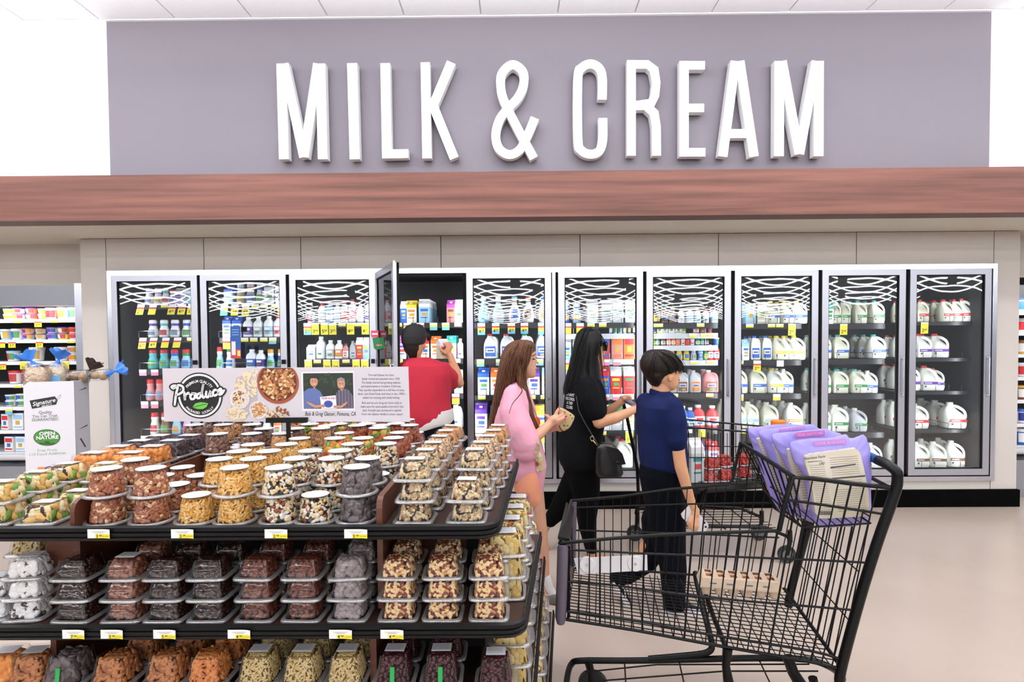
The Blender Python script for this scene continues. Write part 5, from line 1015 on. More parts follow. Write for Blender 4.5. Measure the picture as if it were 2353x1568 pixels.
top_far = [Fp(*p) for p in ((1313, 1151), (1430, 1141), (1540, 1125), (1673, 1114), (1683, 1104), (1701, 1019))]
hz = Np(2050, 1076)
tubes('top_rail', [T(top_near, .0068, 3)], m_ck); tubes('top_rail', [T(top_far, .0068, 0)], m_ck)
tubes('top_rail', [T([Np(1286, 1249), Fp(1313, 1151)], .0068)], m_ck)
seat_near = [Np(*p) for p in ((1803, 1160), (1822, 1098), (1855, 1099), (1900, 1104), (1960, 1112), (2045, 1121))]
tubes('seat_rail', [T(seat_near, .0085, 0)], m_ck)
sf_ = [Fp(1702, 1018), Np(1754, 1048, .40), Np(1790, 1073, .2), Np(1824, 1096)]
tubes('seat_rail', [T([Fp(1702, 1018), Np(1824, 1097)], .0085)], m_ck)
fr_top = Fp(1702, 1018); farR = Vector(Np(2045, 1121)) + vX * (CF_ - CN_); tubes('seat_rail', [T([fr_top, farR], .0085)], m_ck)
tubes('seat_rail', [T([Np(2045, 1121), farR], .007)], m_ck)
# handle loop
hn = [Np(*p) for p in ((1929, 1566), (1936, 1524), (1976, 1376), (2015, 1250), (2047, 1160), (2060, 1120), (2062, 1098))]
hN = Np(2060, 1085); off = vX * (CF_ - CN_)
up_ = [hN, hN + Vector((-.012, 0, .016)) + vX * .03, hN + Vector((-.026, 0, .024)) + vX * .08]
mb = MB(CO); mb.tube(smooth_pts(hn + up_, 4), .0175, 12); mb.build('side_post', m_ck, cart, True)
hf = [p + off for p in hn]; hfU = [hf[-1] + (hN - hn[-1]), hf[-1] + (hN - hn[-1]) + Vector((-.012, 0, .016)) - vX * .03, up_[2] + off - vX * .16]
mb = MB(CO); mb.tube(smooth_pts(hf + hfU, 4), .0175, 12); mb.build('side_post', m_ck, cart, True)
mb = MB(CO); mb.tube([up_[2], up_[2] + off - vX * .16], .0165, 14); mb.build('handle_grip', mat('#1f4f86', .45), cart, True)
# lower side rails of the basket
def lerp(a, b, t): return a + (b - a) * t
def pl(P, x):          # polyline y at x
    for i in range(len(P) - 1):
        if P[i][0] <= x <= P[i + 1][0]: t = (x - P[i][0]) / (P[i + 1][0] - P[i][0]); return P[i][1] + (P[i + 1][1] - P[i][1]) * t
    return P[0][1] if x < P[0][0] else P[-1][1]
R2 = [(1297, 1264), (1397, 1268), (1489, 1273), (1660, 1279), (1860, 1287), (1999, 1294)]
R3 = [(1297, 1337), (1397, 1344), (1517, 1360), (1660, 1377), (1860, 1394), (1966, 1403)]
R4 = [(1300, 1405), (1460, 1427), (1631, 1459), (1860, 1496), (1932, 1516)]
R5 = [(1300, 1424), (1460, 1449), (1631, 1481), (1860, 1521), (1930, 1538)]
RS = [(1794, 1148), (1850, 1155), (1960, 1171), (2037, 1183)]
for L, r in ((R2, .0042), (R3, .0042), (R4, .005), (R5, .0062), (RS, .0048)): tubes('basket_rail', [T([Np(*p) for p in L], r, 3)], m_ck)
FR2 = [(1316, 1167), (1574, 1159), (1780, 1156)]; FR3 = [(1316, 1219), (1489, 1224), (1574, 1227), (1790, 1236)]; FB = [(1320, 1306), (1600, 1322), (1803, 1354)]
for L, r in ((FR2, .004), (FR3, .004), (FB, .0055)): tubes('basket_rail', [T([Fp(*p) for p in L], r, 3)], m_ck)
# upright wires, near and far side
W1 = []
for k in range(27):
    xb = 1306 + 24.2 * k; 
    if xb > 1925: break
    ln = .264 * max(0, (xb - 1430) / 500); yb = pl(R5, xb)
    yt = 1238
    for _ in range(4):
        xt = xb + ln * (yb - yt); yt = pl([(1286, 1249), (1350, 1243), (1430, 1236), (1560, 1228), (1790, 1220)], xt) if xt < 1795 else pl([(1795, 1100), (1855, 1099), (1900, 1104), (1960, 1112), (2045, 1121)], xt)
    W1.append(T([Np(xb, yb), Np(xt, yt)], .0034 if k % 4 == 3 else .0023, 0, 6))
wi = tubes('side_wire', W1, m_cw); wi['kind'] = 'stuff'
W2 = []
for k in range(25):
    xb = 1330 + 19.6 * k
    if xb > 1800: break
    ln = .25 * max(0, (xb - 1450) / 400); yb = pl(FB, xb); yt = 1120
    for _ in range(4):
        xt = xb + ln * (yb - yt); yt = pl([(1313, 1151), (1430, 1141), (1540, 1125), (1673, 1114), (1700, 1019), (1900, 1060)], xt)
    W2.append(T([Fp(xb, yb), Fp(xt, yt)], .0032 if k % 4 == 2 else .0021, 0, 6))
wi = tubes('side_wire', W2, m_cw); wi['kind'] = 'stuff'
# floor grid
W3 = []; Fq = [Fp(1320, 1306), Fp(1803, 1354)]; Nq = [Np(1303, 1424), Np(1930, 1530)]
for k in range(1, 18):
    t = k / 18; W3.append(T([lerp(Fq[0], Nq[0], t), lerp(Fq[1], Nq[1], t)], .002, 0, 6))
for k in range(0, 27):
    t = k / 27; W3.append(T([lerp(Fq[0], Fq[1], t), lerp(Nq[0], Nq[1], t)], .0021, 0, 6))
wi = tubes('floor_wire', W3, m_cw); wi['kind'] = 'stuff'
tubes('gate_hinge', [T([Fq[1], Nq[1]], .0075)], m_ck)
gt0, gt1 = Fp(1880, 1052), Np(2037, 1182)
gt0 = gt1 + off * 1.0 + Vector((-.02, 0, .0)); W4 = []
for k in range(0, 12):
    t = k / 11; W4.append(T([lerp(Fq[1], Nq[1], t), lerp(gt0, gt1, t) + uX * -.05], .0034 if k % 4 == 1 else .0023, 0, 6))
for f in (.3, .62, .98): W4.append(T([lerp(Fq[1], gt0 - uX * .05, f), lerp(Nq[1], gt1 - uX * .05, f)], .0026, 0, 6))
wi = tubes('gate_wire', W4, m_cw); wi['kind'] = 'stuff'
# child seat: front flap wires and floor
W5 = []; sa, sb = Fp(1702, 1020), Np(1822, 1100); ta, tb = Fp(1778, 1168), Np(1845, 1213)
for k in range(0, 10): t = k / 9; W5.append(T([lerp(sa, sb, t), lerp(ta, tb, t)], .0035 if k % 3 == 1 else .0022, 0, 6))
W5.append(T([ta, tb], .004)); W5.append(T([lerp(sa, ta, .55), lerp(sb, tb, .55)], .003))
wi = tubes('seat_wire', W5, m_cw); wi['kind'] = 'stuff'
s0, s1 = tb, Np(2000, 1203); W6 = [T([s0, s1], .0035), T([s0 + off * .92, s1 + off * .92], .0035), T([s0, s0 + off * .92], .0035), T([s1, s1 + off * .92], .0035)]
for k in range(1, 8): W6.append(T([lerp(s0, s1, k / 8), lerp(s0, s1, k / 8) + off * .92], .002, 0, 6))
wi = tubes('seat_floor', W6, m_cw); wi['kind'] = 'stuff'
tubes('seat_link', [T([Np(1803, 1160), Np(1790, 1220)], .009)], m_ck); tubes('seat_link', [T([Np(1816, 1097), Np(1788, 1220)], .006)], m_ck)
# underframe
FD = .24; f1 = [Np(1298, 1620, -.06), Np(1300, 1585, .05), Np(1305, 1548, .17)] + [Np(*p, FD) for p in ((1314, 1526), (1334, 1519), (1434, 1519), (1560, 1517), (1740, 1513), (1850, 1516), (1900, 1530))] + [Np(1930, 1550, .12), Np(1935, 1560, 0)]
mb = MB(CO); mb.tube(smooth_pts(f1, 4), .0125, 12); mb.build('lower_frame', m_ck, cart, True)
mb = MB(CO); mb.tube([f1[0], f1[0] + uX * .25, f1[0] + uX * .95], .0125, 12); mb.build('lower_frame', m_ck, cart, True)
f2 = [Np(1490, 1515, FD), Np(1600, 1505, FD), Np(1630, 1497, FD), Np(1636, 1482, FD + .01), Np(1630, 1455, FD + .04), Fp(1603, 1345, -.1), Fp(1598, 1318)]
mb = MB(CO); mb.tube(smooth_pts(f2, 4), .0125, 12); mb.build('cross_tube', m_ck, cart, True)
cr2 = Np(1668, 1488); mb = MB(CO); mb.tube([cr2, Np(1640, 1420, .3), Fp(1608, 1325)], .010, 10); mb.build('cross_tube', m_ck, cart, True)
m = MB(CO); a = Np(1672, 1490); m.tube([a, Np(1668, 1530), Np(1676, 1580)], [.018, .014, .02], 10); m.build('frame_bracket', m_ck, cart, True)
m = MB(CO); m.tube([Np(1810, 1510, .1), Np(1822, 1545, .1), Np(1850, 1590, .1)], [.02, .02, .024], 10); m.build('frame_bracket', m_ck, cart, True)
W7 = []
for (a, b_, dd) in (((1345, 1545), (1510, 1528), .2), ((1510, 1528), (1860, 1527), .2), ((1370, 1566), (1665, 1543), .14), ((1665, 1543), (1880, 1543), .14)): W7.append(T([Np(*a, dd), Np(*b_, dd)], .003, 0, 6))
for x in (1435, 1560, 1745, 1800): a = Np(x, 1519, FD); W7.append(T([a, a - vX * .3], .003, 0, 6))
wi = tubes('rack_wire', W7, m_cw); wi['kind'] = 'stuff'
ground = 0.0
for q, (px, dd) in enumerate(((1362, -.02), (1362, .24), (1880, -.02), (1880, .24))):
    c = Np(px, 1540, dd); c = Vector((c.x, c.y, 0)); m = MB(CO); rw = .062
    m.rings([[(c + uX * rw * math.cos(a) + Vector((0, 0, rw + rw * math.sin(a))) + vX * d_) for a in [2 * pi * i / 20 for i in range(20)]] for d_ in (-.014, .014)]); m.build('caster_wheel', mat('#1b1b1d', .5), cart, False)
    m = MB(CO); m.tube([c + Vector((0, 0, rw)) - vX * .02, c + Vector((0, 0, rw * 2.1)) - uX * .01, c + Vector((0, 0, .17)) - uX * .02], [.012, .016, .018], 8); m.build('caster_fork', m_ck, cart, True)
m = MB(CO); a = Np(1929, 1566); m.tube([a, Vector((a.x - .03, a.y, .12))], .016, 10); m.build('rear_leg', m_ck, cart, True)
# front bumper, panel, ad holder
def slab4(name, pts, d, mt, parent=cart, org=CO, bev=0):
    m = MB(org); m.slab(pts, d); return m.build(name, mt, parent)
m = MB(CO)
pr_ = [(1281, 1256), (1277, 1340), (1275, 1424)]; rs = []
for x, y in ((1284, 1252), (1281, 1258), (1279, 1340), (1276, 1418), (1280, 1432)):
    a = Np(x, y); w = .020 if y not in (1252, 1432) else .014
    rs.append([a + uX * (w + w * 1.05 * math.cos(t)) + vX * (.018 * math.sin(t)) for t in [2 * pi * i / 14 for i in range(14)]])
m.rings(rs); m.build('corner_bumper', m_lav, cart, True)
m = MB(CO); rs = []
for x, y in ((1314, 1153), (1312, 1230), (1311, 1300)):
    a = Fp(x, y); rs.append([a + uX * (.012 + .012 * math.cos(t)) + vX * (.014 * math.sin(t)) for t in [2 * pi * i / 12 for i in range(12)]])
m.rings(rs); m.build('corner_bumper', m_lav, cart, True)
a, b_, c, d_ = Np(1290, 1247), Fp(1314, 1160), Fp(1316, 1190), Np(1296, 1300)
slab4('front_panel', [Np(1282, 1240), Np(1309, 1246, .01), Fp(1319, 1172, -.04), Fp(1301, 1160, -.04)], (0, 0, .012), m_ck)
slab4('front_panel', [Np(1303, 1256, .01), Np(1303, 1300, .10), Np(1303, 1410, .10), Np(1303, 1420, .01)], uX * .012, m_ck)
W8 = []
for k in range(1, 8): t = k / 8; W8.append(T([lerp(Np(1300, 1422), Fp(1320, 1306), t), lerp(Np(1290, 1250), Fp(1314, 1152), t)], .0023, 0, 6))
wi = tubes('front_wire', W8, m_cw); wi['kind'] = 'stuff'
pt = [Np(1319, 1284, .02), Np(1328, 1321, .02), Np(1488, 1311, .02), Np(1487, 1276, .02), Np(1330, 1280, .02)]
plate = slab4('holder_plate', pt[:4], vX * .004, m_wpl)
for x, y in ((1349, 1299), (1460, 1297)):
    c = Np(x, y, .012); m = MB(CO); m.rings([[c + vX * dd + uX * r_ * math.cos(t) + Vector((0, 0, r_ * math.sin(t))) for t in [2 * pi * i / 28 for i in range(28)]] for r_, dd in ((.027, 0), (.029, .003), (.029, .012))]); m.build('holder_disc', m_wpl, plate)
    m = MB(CO); m.rings([[c - vX * .002 + vX * dd + uX * .005 * math.cos(t) + Vector((0, 0, .005 * math.sin(t))) for t in [2 * pi * i / 8 for i in range(8)]] for dd in (-.001, .003)]); m.build('screw', m_steel, plate)
# ------------------------------------------------------------------ rice bags
def pillow(name, outline, c, thick, mt, parent, org, crumple=.004):
    P = [onp(x, y, NX, NY, c) for x, y in outline]; P = smooth_pts(P, 3, True); ctr = sum(P, Vector()) / len(P); m = MB(org); n = len(P)
    lay = [(.30, -1), (.62, -.93), (.86, -.66), (.96, -.3), (1, 0), (.96, .3), (.86, .66), (.62, .93), (.30, 1)]; rs = []
    for f, g in lay:
        rs.append([ctr + (p - ctr) * f + vX * (g * thick * (1.0 if (p.z < ctr.z) else .55 + .45 * (1 - min(1, (p.z - ctr.z) / .14)))) + vX * crumple * math.sin(i * 2.1 + f * 7) * (1 if abs(g) < .95 else .4) for i, p in enumerate(P)])
    m.rings(rs); return m.build(name, mt, parent, True, 180)
m_pur = mat('#8d84d8', .3, vs=9, hex2='#a69be6', bump=.35, spec=.6); m_crm = mat('#ded7c8', .35, vs=7, hex2='#cdc4aa', bump=.1); m_pnk = mat('#d77fb8', .4); m_ink = mat('#4a4450', .6)
BG = [('nearest', 2.235, [(1813, 1020), (1832, 1012), (1862, 1008), (1905, 1006), (1922, 1003), (1943, 998), (1951, 1006), (1965, 1006), (1983, 999), (1994, 1014), (2001, 1045), (2002, 1120), (2000, 1196), (1985, 1206), (1930, 1212), (1886, 1212), (1868, 1196), (1858, 1160), (1852, 1110), (1838, 1080), (1822, 1058)]),
      ('second', 2.335, [(1772, 1000), (1800, 994), (1840, 990), (1897, 985), (1908, 990), (1940, 1004), (1960, 1060), (1964, 1190), (1900, 1200), (1850, 1196), (1836, 1160), (1818, 1100), (1800, 1060), (1782, 1030)]),
      ('third', 2.43, [(1742, 990), (1780, 984), (1830, 978), (1866, 975), (1880, 984), (1900, 1000), (1910, 1080), (1908, 1180), (1850, 1188), (1812, 1180), (1795, 1120), (1770, 1060), (1752, 1020)]),
      ('farthest', 2.53, [(1719, 984), (1745, 981), (1780, 976), (1830, 976), (1850, 990), (1860, 1080), (1856, 1170), (1800, 1176), (1775, 1150), (1752, 1090), (1731, 1030), (1722, 1005)])]
for k, (w, c, ol) in enumerate(BG):
    P0 = onp(ol[-6][0], 1205, NX, NY, c)
    t = thing('rice_bag', f'purple plastic rice bag with cream label in the cart seat, {w} of the four', 'bag', (P0.x, P0.y, Np(1900, 1208).z), 0, 'purple rice bags in the child seat')
    pillow('bag_body', ol, c, .034, m_pur, t, t.location)
    # cream label panel and prints on the face turned to the camera
    f = lambda x, y, e=0: onp(x, y, NX, NY, c - .0375 - .0008 * e)
    if k == 0: lp = [(1850, 1050), (1862, 1045), (1966, 1031), (1976, 1040), (1985, 1075), (1996, 1130), (1999, 1180), (1995, 1187), (1900, 1192), (1884, 1192), (1874, 1180), (1868, 1130), (1862, 1100), (1852, 1070)]
    elif k == 1: lp = [(1810, 1034), (1820, 1031), (1850, 1030), (1870, 1060), (1880, 1130), (1882, 1176), (1850, 1172), (1842, 1150), (1826, 1100), (1814, 1060)]
    elif k == 2: lp = [(1778, 1024), (1788, 1019), (1810, 1020), (1835, 1060), (1850, 1130), (1850, 1170), (1830, 1168), (1808, 1110), (1790, 1060)]
    else: lp = [(1740, 1010), (1752, 1006), (1770, 1010), (1800, 1060), (1815, 1150), (1790, 1140), (1768, 1080)]
    mb = MB(t.location); P = [f(x, y) for x, y in lp]; ctr = sum(P, Vector()) / len(P); n = len(P)
    mb.add([ctr] + P + [ctr + (p - ctr) * 1.012 + vX * .022 for p in P], [(0, 1 + (i + 1) % n, 1 + i) for i in range(n)] + [(1 + i, 1 + (i + 1) % n, 1 + n + (i + 1) % n, 1 + n + i) for i in range(n)])
    mb.build('label_panel', m_crm, t)
    mb = MB(t.location); ux, uz = (f(1960, 1033) - f(1862, 1045)).normalized(), Vector((0.06, 0, 1)).normalized(); s_ = c / F
    if k == 0:
        put_text(mb, 'Nutrition Facts', f(1872, 1052, 1), ux, uz, 7.5 * s_, 0, .01, width=42 * s_)
        put_text(mb, '190', f(1888, 1066, 1), ux, uz, 8 * s_, 0, .01)
        for i in range(26):
            y = 1058 + i * 4.9
            if 1 < i: mb.quad([f(1858 + i * .9, y + 3, 1), f(1858 + i * .9 + 34, y + 1.5, 1), f(1858 + i * .9 + 34, y + .6, 1), f(1858 + i * .9, y + 2.1, 1)], 1)
            if i not in (9, 10, 13, 14): mb.quad([f(1906 + i * .8, y - 4, 1), f(1970 + i * .9, y - 9, 1), f(1970 + i * .9, y - 10, 1), f(1906 + i * .8, y - 5, 1)], 1)
        mb.quad([f(1856, 1063, 1), f(1890, 1060, 1), f(1890, 1059, 1), f(1856, 1061.5, 1)], 0)
        mb.quad([f(1912, 1102, 2), f(1988, 1096, 2), f(1988, 1092, 2), f(1912, 1099, 2)], 0)
        mb.quad([f(1908, 1077, 2), f(1966, 1069, 2), f(1966, 1066, 2), f(1908, 1074, 2)], 0)
        for i in range(14): mb.quad([f(1884 + i * 2, 1184, 2), f(1885.1 + i * 2, 1184, 2), f(1885.1 + i * 2, 1175, 2), f(1884 + i * 2, 1175, 2)], 0)
    else:
        for i in range(22):
            y = lp[0][1] + 10 + i * 6; x = lp[0][0] + 8 + i * (1.6 if k < 3 else 2.2)
            if y < 1170: mb.quad([f(x, y, 1), f(x + 18, y - 1, 1), f(x + 18, y - 2, 1), f(x, y - 1, 1)], 1)
    mb.build('label_print', [m_ink, mat('#8d8478', .6)], t)
    px_ = [(1870, 1012, 1944, 1006, 14), (1828, 992, 1895, 986, 15), (1790, 984, 1850, 978, 9), (1762, 984, 1810, 977, 9)][k]
    mb = MB(t.location); g = lambda x, y, e=0: onp(x, y, NX, NY, c - .0215 - .0008 * e)
    mb.quad([g(px_[0], px_[1] + px_[4]), g(px_[2], px_[3] + px_[4]), g(px_[2], px_[3] + 3), g(px_[0], px_[1] + 3)]); q = (g(px_[0], px_[1]) + g(px_[2], px_[3] + px_[4] + 3)) / 2
    put_text(mb, 'TEAR & CLOSE' if k != 1 else 'TEAR NOTCHES', q - vX * .001, (g(px_[2], px_[3]) - g(px_[0], px_[1])).normalized(), Vector((0, 0, 1)), px_[4] * .55 * s_, 1, .01, width=.8 * (px_[2] - px_[0]) * s_)
    mb.build('tear_strip', [mat('#c489dc', .4) if k != 1 else mat('#c86bb0', .4), mat('#e6b4e0', .5)], t)
# orange capped juice bottle standing behind the bags
c = onp(1787, 1160, NX, NY, 2.635); t = thing('juice_bottle', 'orange capped juice bottle standing behind the purple bags', 'bottle', (c.x, c.y, s0.z + .004))
hb_ = onp(1787, 966, NX, NY, 2.635).z - t.location.z
m = MB(); m.sq([(.04, .04, 0), (.045, .045, .01), (.045, .045, hb_ - .09), (.028, .028, hb_ - .04), (.024, .024, hb_ - .02)], 18, 3); m.build('bottle', mat('#e8933a', .3), t, True)
m = MB(); m.lathe([(.029, hb_ - .026), (.030, hb_ - .02), (.030, hb_ - .003), (.026, hb_)], 20); m.build('cap', mat('#f27a22', .4), t, True, 40)
# ------------------------------------------------------------------ egg carton
m_pulp = mat('#c9b49c', .85, var=.05, vs=60, bump=.2); m_egg = mat('#b96f45', .5)
ec = Np(1697, 1363, .17); t = thing('egg_carton', 'beige pulp egg carton with brown eggs lying in the cart basket', 'carton', tuple(ec), -math.atan2(NX, NY) - .03); 
m = MB(); Lh, Wh = .15, .052
for i in range(6):
    for j in range(2): m.sq([(.012, .012, 0), (.017, .017, .006), (.0235, .0235, .034)], 12, 3, ((i - 2.5) * .049, (j - .5) * .05, 0))
m.box(-Lh, Lh, -Wh, Wh, .032, .037); m.build('tray', m_pulp, t)
m = MB(); hl = .042; z0 = .037
rs = []
for f, z in ((1.0, z0), (.97, z0 + .012), (.93, z0 + .030), (.89, z0 + .034)): rs.append([(x * f, y * (f - (1 - f) * 1.5), z) for x, y in [(-Lh, -Wh), (Lh, -Wh), (Lh, Wh), (-Lh, Wh)]])
m.rings(rs, (False, False))
# lid top with twelve openings
xs_ = [(i - 2.5) * .046 for i in range(6)]; zt_ = z0 + .034; xl_, yl_ = Lh * .89, Wh * .725
m.box(-xl_, xl_, -.004, .004, zt_ - .001, zt_); 
for sy in (-1, 1):
    m.box(-xl_, xl_, *sorted((sy * (yl_ - .004), sy * yl_)), zt_ - .001, zt_)
    for i in range(7): x = -xl_ + i * 2 * xl_ / 6; m.box(x - (.0 if i == 0 else .010), x + (.0 if i == 6 else .010), *sorted((sy * .004, sy * (yl_ - .004))), zt_ - .001, zt_)
m.build('lid', m_pulp, t)
for i in range(6):
    for j in range(2): e_ = MB(); e_.ell((xs_[i], (j - .5) * .042, z0 + .008), .019, .019, .0225, None, 12, 8); e_.build('egg', m_egg, t, True, 180)
m = MB()
for i, x in enumerate((-.10, -.04, .03, .09)): m.box(x - .012, x + .012, -.0535 + .003, -.0518 + .003, z0 + .012, z0 + .016)
m.build('print', mat('#5a6a86', .6), t)
# ================================================================== the cart the woman pushes
def cart_b(x0, x1, yn, yf, name, label):
    t = thing(name, label, 'cart', ((x0 + x1) / 2, (yn + yf) / 2, 0)); o = t.location; yc = (yn + yf) / 2
    def tb(n_, L, m_, stuff=False):
        mb = MB(o)
        for p, r in L: mb.tube(p, r, 6)
        q = mb.build(n_, m_, t, True)
        if stuff: q['kind'] = 'stuff'
    ztp, zbt, tp = .90, .50, .05
    C = lambda f, s, z: Vector((x0 + .14 + (x1 - x0 - .14) * f, (yn + tp * f if s == 0 else yf - tp * f), z))
    for s in (0, 1):
        tb('top_rail', [([C(0, s, 1.02), C(.12, s, 1.0), C(.2, s, ztp + .02), C(1, s, ztp - .05)], .007)], m_ck)
        tb('basket_rail', [([C(0.02, s, zbt + .02), C(1, s, zbt + .05)], .006)], m_ck); tb('basket_rail', [([C(0, s, .72), C(1, s, .70)], .004)], m_ck)
        tb('side_wire', [([C(k / 22, s, zbt + .02 + .03 * k / 22), C(k / 22, s, 1.0 if k < 4 else ztp - .05 * k / 22)], .0022 if k % 4 else .0034) for k in range(23)], m_cw, True)
        yy = yn + .02 if s == 0 else yf - .02
        tb('side_post', [([Vector((x0, yy, 1.06)), Vector((x0 + .03, yy, .95)), Vector((x0 + .11, yy, .55)), Vector((x0 + .12, yy, .3)), Vector((x0 + .10, yy, .2))], .013)], m_ck)
        tb('lower_frame', [([Vector((x0 + .10, yy, .24)), Vector((x0 + .35, yy, .26)), Vector((x1 - .22, yy, .24)), Vector((x1 - .08, yy, .18)), Vector((x1 - .05, yy, .14))], .012)], m_ck)
        tb('support_post', [([C(.35, s, zbt), Vector((x0 + .42, yy, .30)), Vector((x0 + .46, yy, .25))], .012)], m_ck)
        for xw in (x0 + .09, x1 - .08):
            mb = MB(o); rw = .058; mb.rings([[(xw + rw * math.cos(a), yy + d_, rw + rw * math.sin(a)) for a in [2 * pi * i / 20 for i in range(20)]] for d_ in (-.013, .013)]); w_ = mb.build('caster_wheel', mat('#1b1b1d', .5), t)
            mb = MB(o); mb.rings([[(xw + .035 * math.cos(a), yy + d_, rw + .035 * math.sin(a)) for a in [2 * pi * i / 16 for i in range(16)]] for d_ in (-.0145, .0145)]); mb.build('wheel_hub', mat('#5d5d60', .4), t)
            mb = MB(o); mb.tube([(xw, yy - .018, rw), (xw + .01, yy - .016, rw * 2), (xw + .02, yy, .16), (xw + .02, yy, .22)], [.008, .012, .018, .016], 8); mb.build('caster_fork', m_ck, t, True)
    tb('floor_wire', [([C(k / 20, 0, zbt + .02), C(k / 20, 1, zbt + .02)], .002) for k in range(21)] + [([Vector((x0 + .16, yn + (yf - yn) * k / 10, zbt + .02)), Vector((x1 - .02, yn + .05 + (yf - yn - .1) * k / 10, zbt + .05))], .002) for k in range(11)], m_cw, True)
    tb('front_wire', [([Vector((x1, yn + .05 + (yf - yn - .1) * k / 8, zbt + .05)), Vector((x1, yn + .05 + (yf - yn - .1) * k / 8, ztp - .05))], .0025) for k in range(9)] + [([C(1, 0, ztp - .05), C(1, 1, ztp - .05)], .006), ([C(1, 0, zbt + .05), C(1, 1, zbt + .05)], .006)], m_cw, True)
    tb('seat_wire', [([C(.0, 0, 1.02), C(.0, 1, 1.02)], .006), ([C(.2, 0, .92), C(.2, 1, .92)], .006)] + [([C(.2, 0, .92) + Vector((0, (yf - yn) * k / 8, 0)), C(.1, 0, .72) + Vector((0, (yf - yn) * k / 8, 0))], .0025) for k in range(9)], m_cw, True)
    tb('rack_wire', [([Vector((x0 + .12, yn + .03 + (yf - yn - .06) * k / 7, .235)), Vector((x1 - .15, yn + .03 + (yf - yn - .06) * k / 7, .235))], .0028) for k in range(8)] + [([Vector((x0 + .2 + .2 * k, yn, .235)), Vector((x0 + .2 + .2 * k, yf, .235))], .004) for k in range(4)], m_cw, True)
    mb = MB(o); mb.hexa([Vector(p) for p in ((x0 + .2, yn + .03, zbt - .05), (x1 - .1, yn + .06, zbt + .0), (x1 - .1, yf - .06, zbt + .0), (x0 + .2, yf - .03, zbt - .05), (x0 + .2, yn + .03, zbt - .03), (x1 - .1, yn + .06, zbt + .01), (x1 - .1, yf - .06, zbt + .01), (x0 + .2, yf - .03, zbt - .03))]); mb.build('bottom_guard', m_ck, t)
    mb = MB(o); mb.tube([(x0 - .005, yn + .02, 1.07), (x0 - .005, yf - .02, 1.07)], .017, 12); mb.build('handle_grip', mat('#6d6474', .5), t, True)
    return t
bx0 = at(1456, 930, 3.85).x; bx1 = at(1800, 1000, 4.05).x
cart_b(bx0, bx1, 3.80, 4.28, 'shopping_cart', 'black wire shopping cart the woman pushes, holding strawberries and a milk carton')
x = at(1590, 1060, 4.0).x
prod('carton', ('#c8cdd0', '#e9eaee', '#2b7f86'), (x, 3.95, .525), .095, .30, .2, 'grey and teal gable carton standing in the far cart', 'carton', None)
m_st = clear('clear_plastic')
for k, (px, yy, lv) in enumerate(((1630, 3.93, 0), (1665, 3.93, 0), (1634, 3.94, 1), (1662, 4.0, 1), (1708, 4.02, 0), (1706, 4.03, 1))):
    x = at(px, 1100, yy).x; t = pack('tall', 'strawb', x, yy, .53 + lv * .086 + .004 * (k % 2), .1 * k, f"clear box of red strawberries in the far cart, {'upper' if lv else 'lower'}, {ORD[k]} counted from the milk carton", 'strawberry boxes in the far cart', lab=False, nm='strawberry_box')
# ================================================================== people
class Fig:
    """shapes gathered in pixel + depth space, then melted into one continuous surface"""
    def __init__(s, Y, org): s.Y = Y; s.s = Y / F; s.mb = MB(); s.org = org
    def P(s, x, y, d=0):
        v = ray(x, y) * s.Y; return Vector((v[0], s.Y + d, H + v[2]))
    def chain(s, L, n=14, mi=0):       # (x, y, r px, d)
        P = [s.P(q[0], q[1], q[3] if len(q) > 3 else 0) for q in L]; r = [q[2] * s.s for q in L]
        for p, a in zip(P, r): s.mb.ell(p, a, a, a, None, n, 8)
        for i in range(len(P) - 1):
            if (P[i + 1] - P[i]).length > 1e-5: s.mb.tube([P[i], P[i + 1]], [r[i], r[i + 1]], n)
        return s
    def loft(s, L, e=2.2, n=28, d=0):   # (y, xl, xr, half depth m[, d])
        rs = []
        for q in L:
            a, b_ = s.P(q[1], q[0]), s.P(q[2], q[0]); c = (a + b_) / 2; hx = (b_ - a).length / 2; dd = q[4] if len(q) > 4 else d; r = []
            for i in range(n):
                t = 2 * pi * i / n; ct, st = math.cos(t), math.sin(t)
                r.append((c.x + hx * math.copysign(abs(ct) ** (2 / e), ct), c.y + dd + q[3] * math.copysign(abs(st) ** (2 / e), st), c.z))
            rs.append(r)
        rs.reverse()
        s.mb.rings(rs); return s
    def ell(s, x, y, rx, rz, ry, d=0): s.mb.ell(s.P(x, y, d), rx * s.s, ry, rz * s.s, None, 16, 10); return s
    def melt(s, name, mt, parent, voxel=.007, smooth=4, fac=.6):
        me = s.mb.mesh('tmp', mt); o = bpy.data.objects.new('tmp', me); COL.objects.link(o)
        m = o.modifiers.new('r', 'REMESH'); m.mode = 'VOXEL'; m.voxel_size = voxel; m.use_smooth_shade = True
        if smooth: q = o.modifiers.new('s', 'SMOOTH'); q.iterations = smooth; q.factor = fac
        dg = bpy.context.evaluated_depsgraph_get(); new = bpy.data.meshes.new_from_object(o.evaluated_get(dg)); new.name = name
        bpy.data.objects.remove(o); bpy.data.meshes.remove(me)
        new.materials.clear(); new.materials.append(mt); L = Vector(parent.location)
        while parent is not None and L is None: pass
        new.transform(Matrix.Translation(-s.org)); new.polygons.foreach_set('use_smooth', [True] * len(new.polygons))
        return obj(name, new, parent)
from mathutils.bvhtree import BVHTree
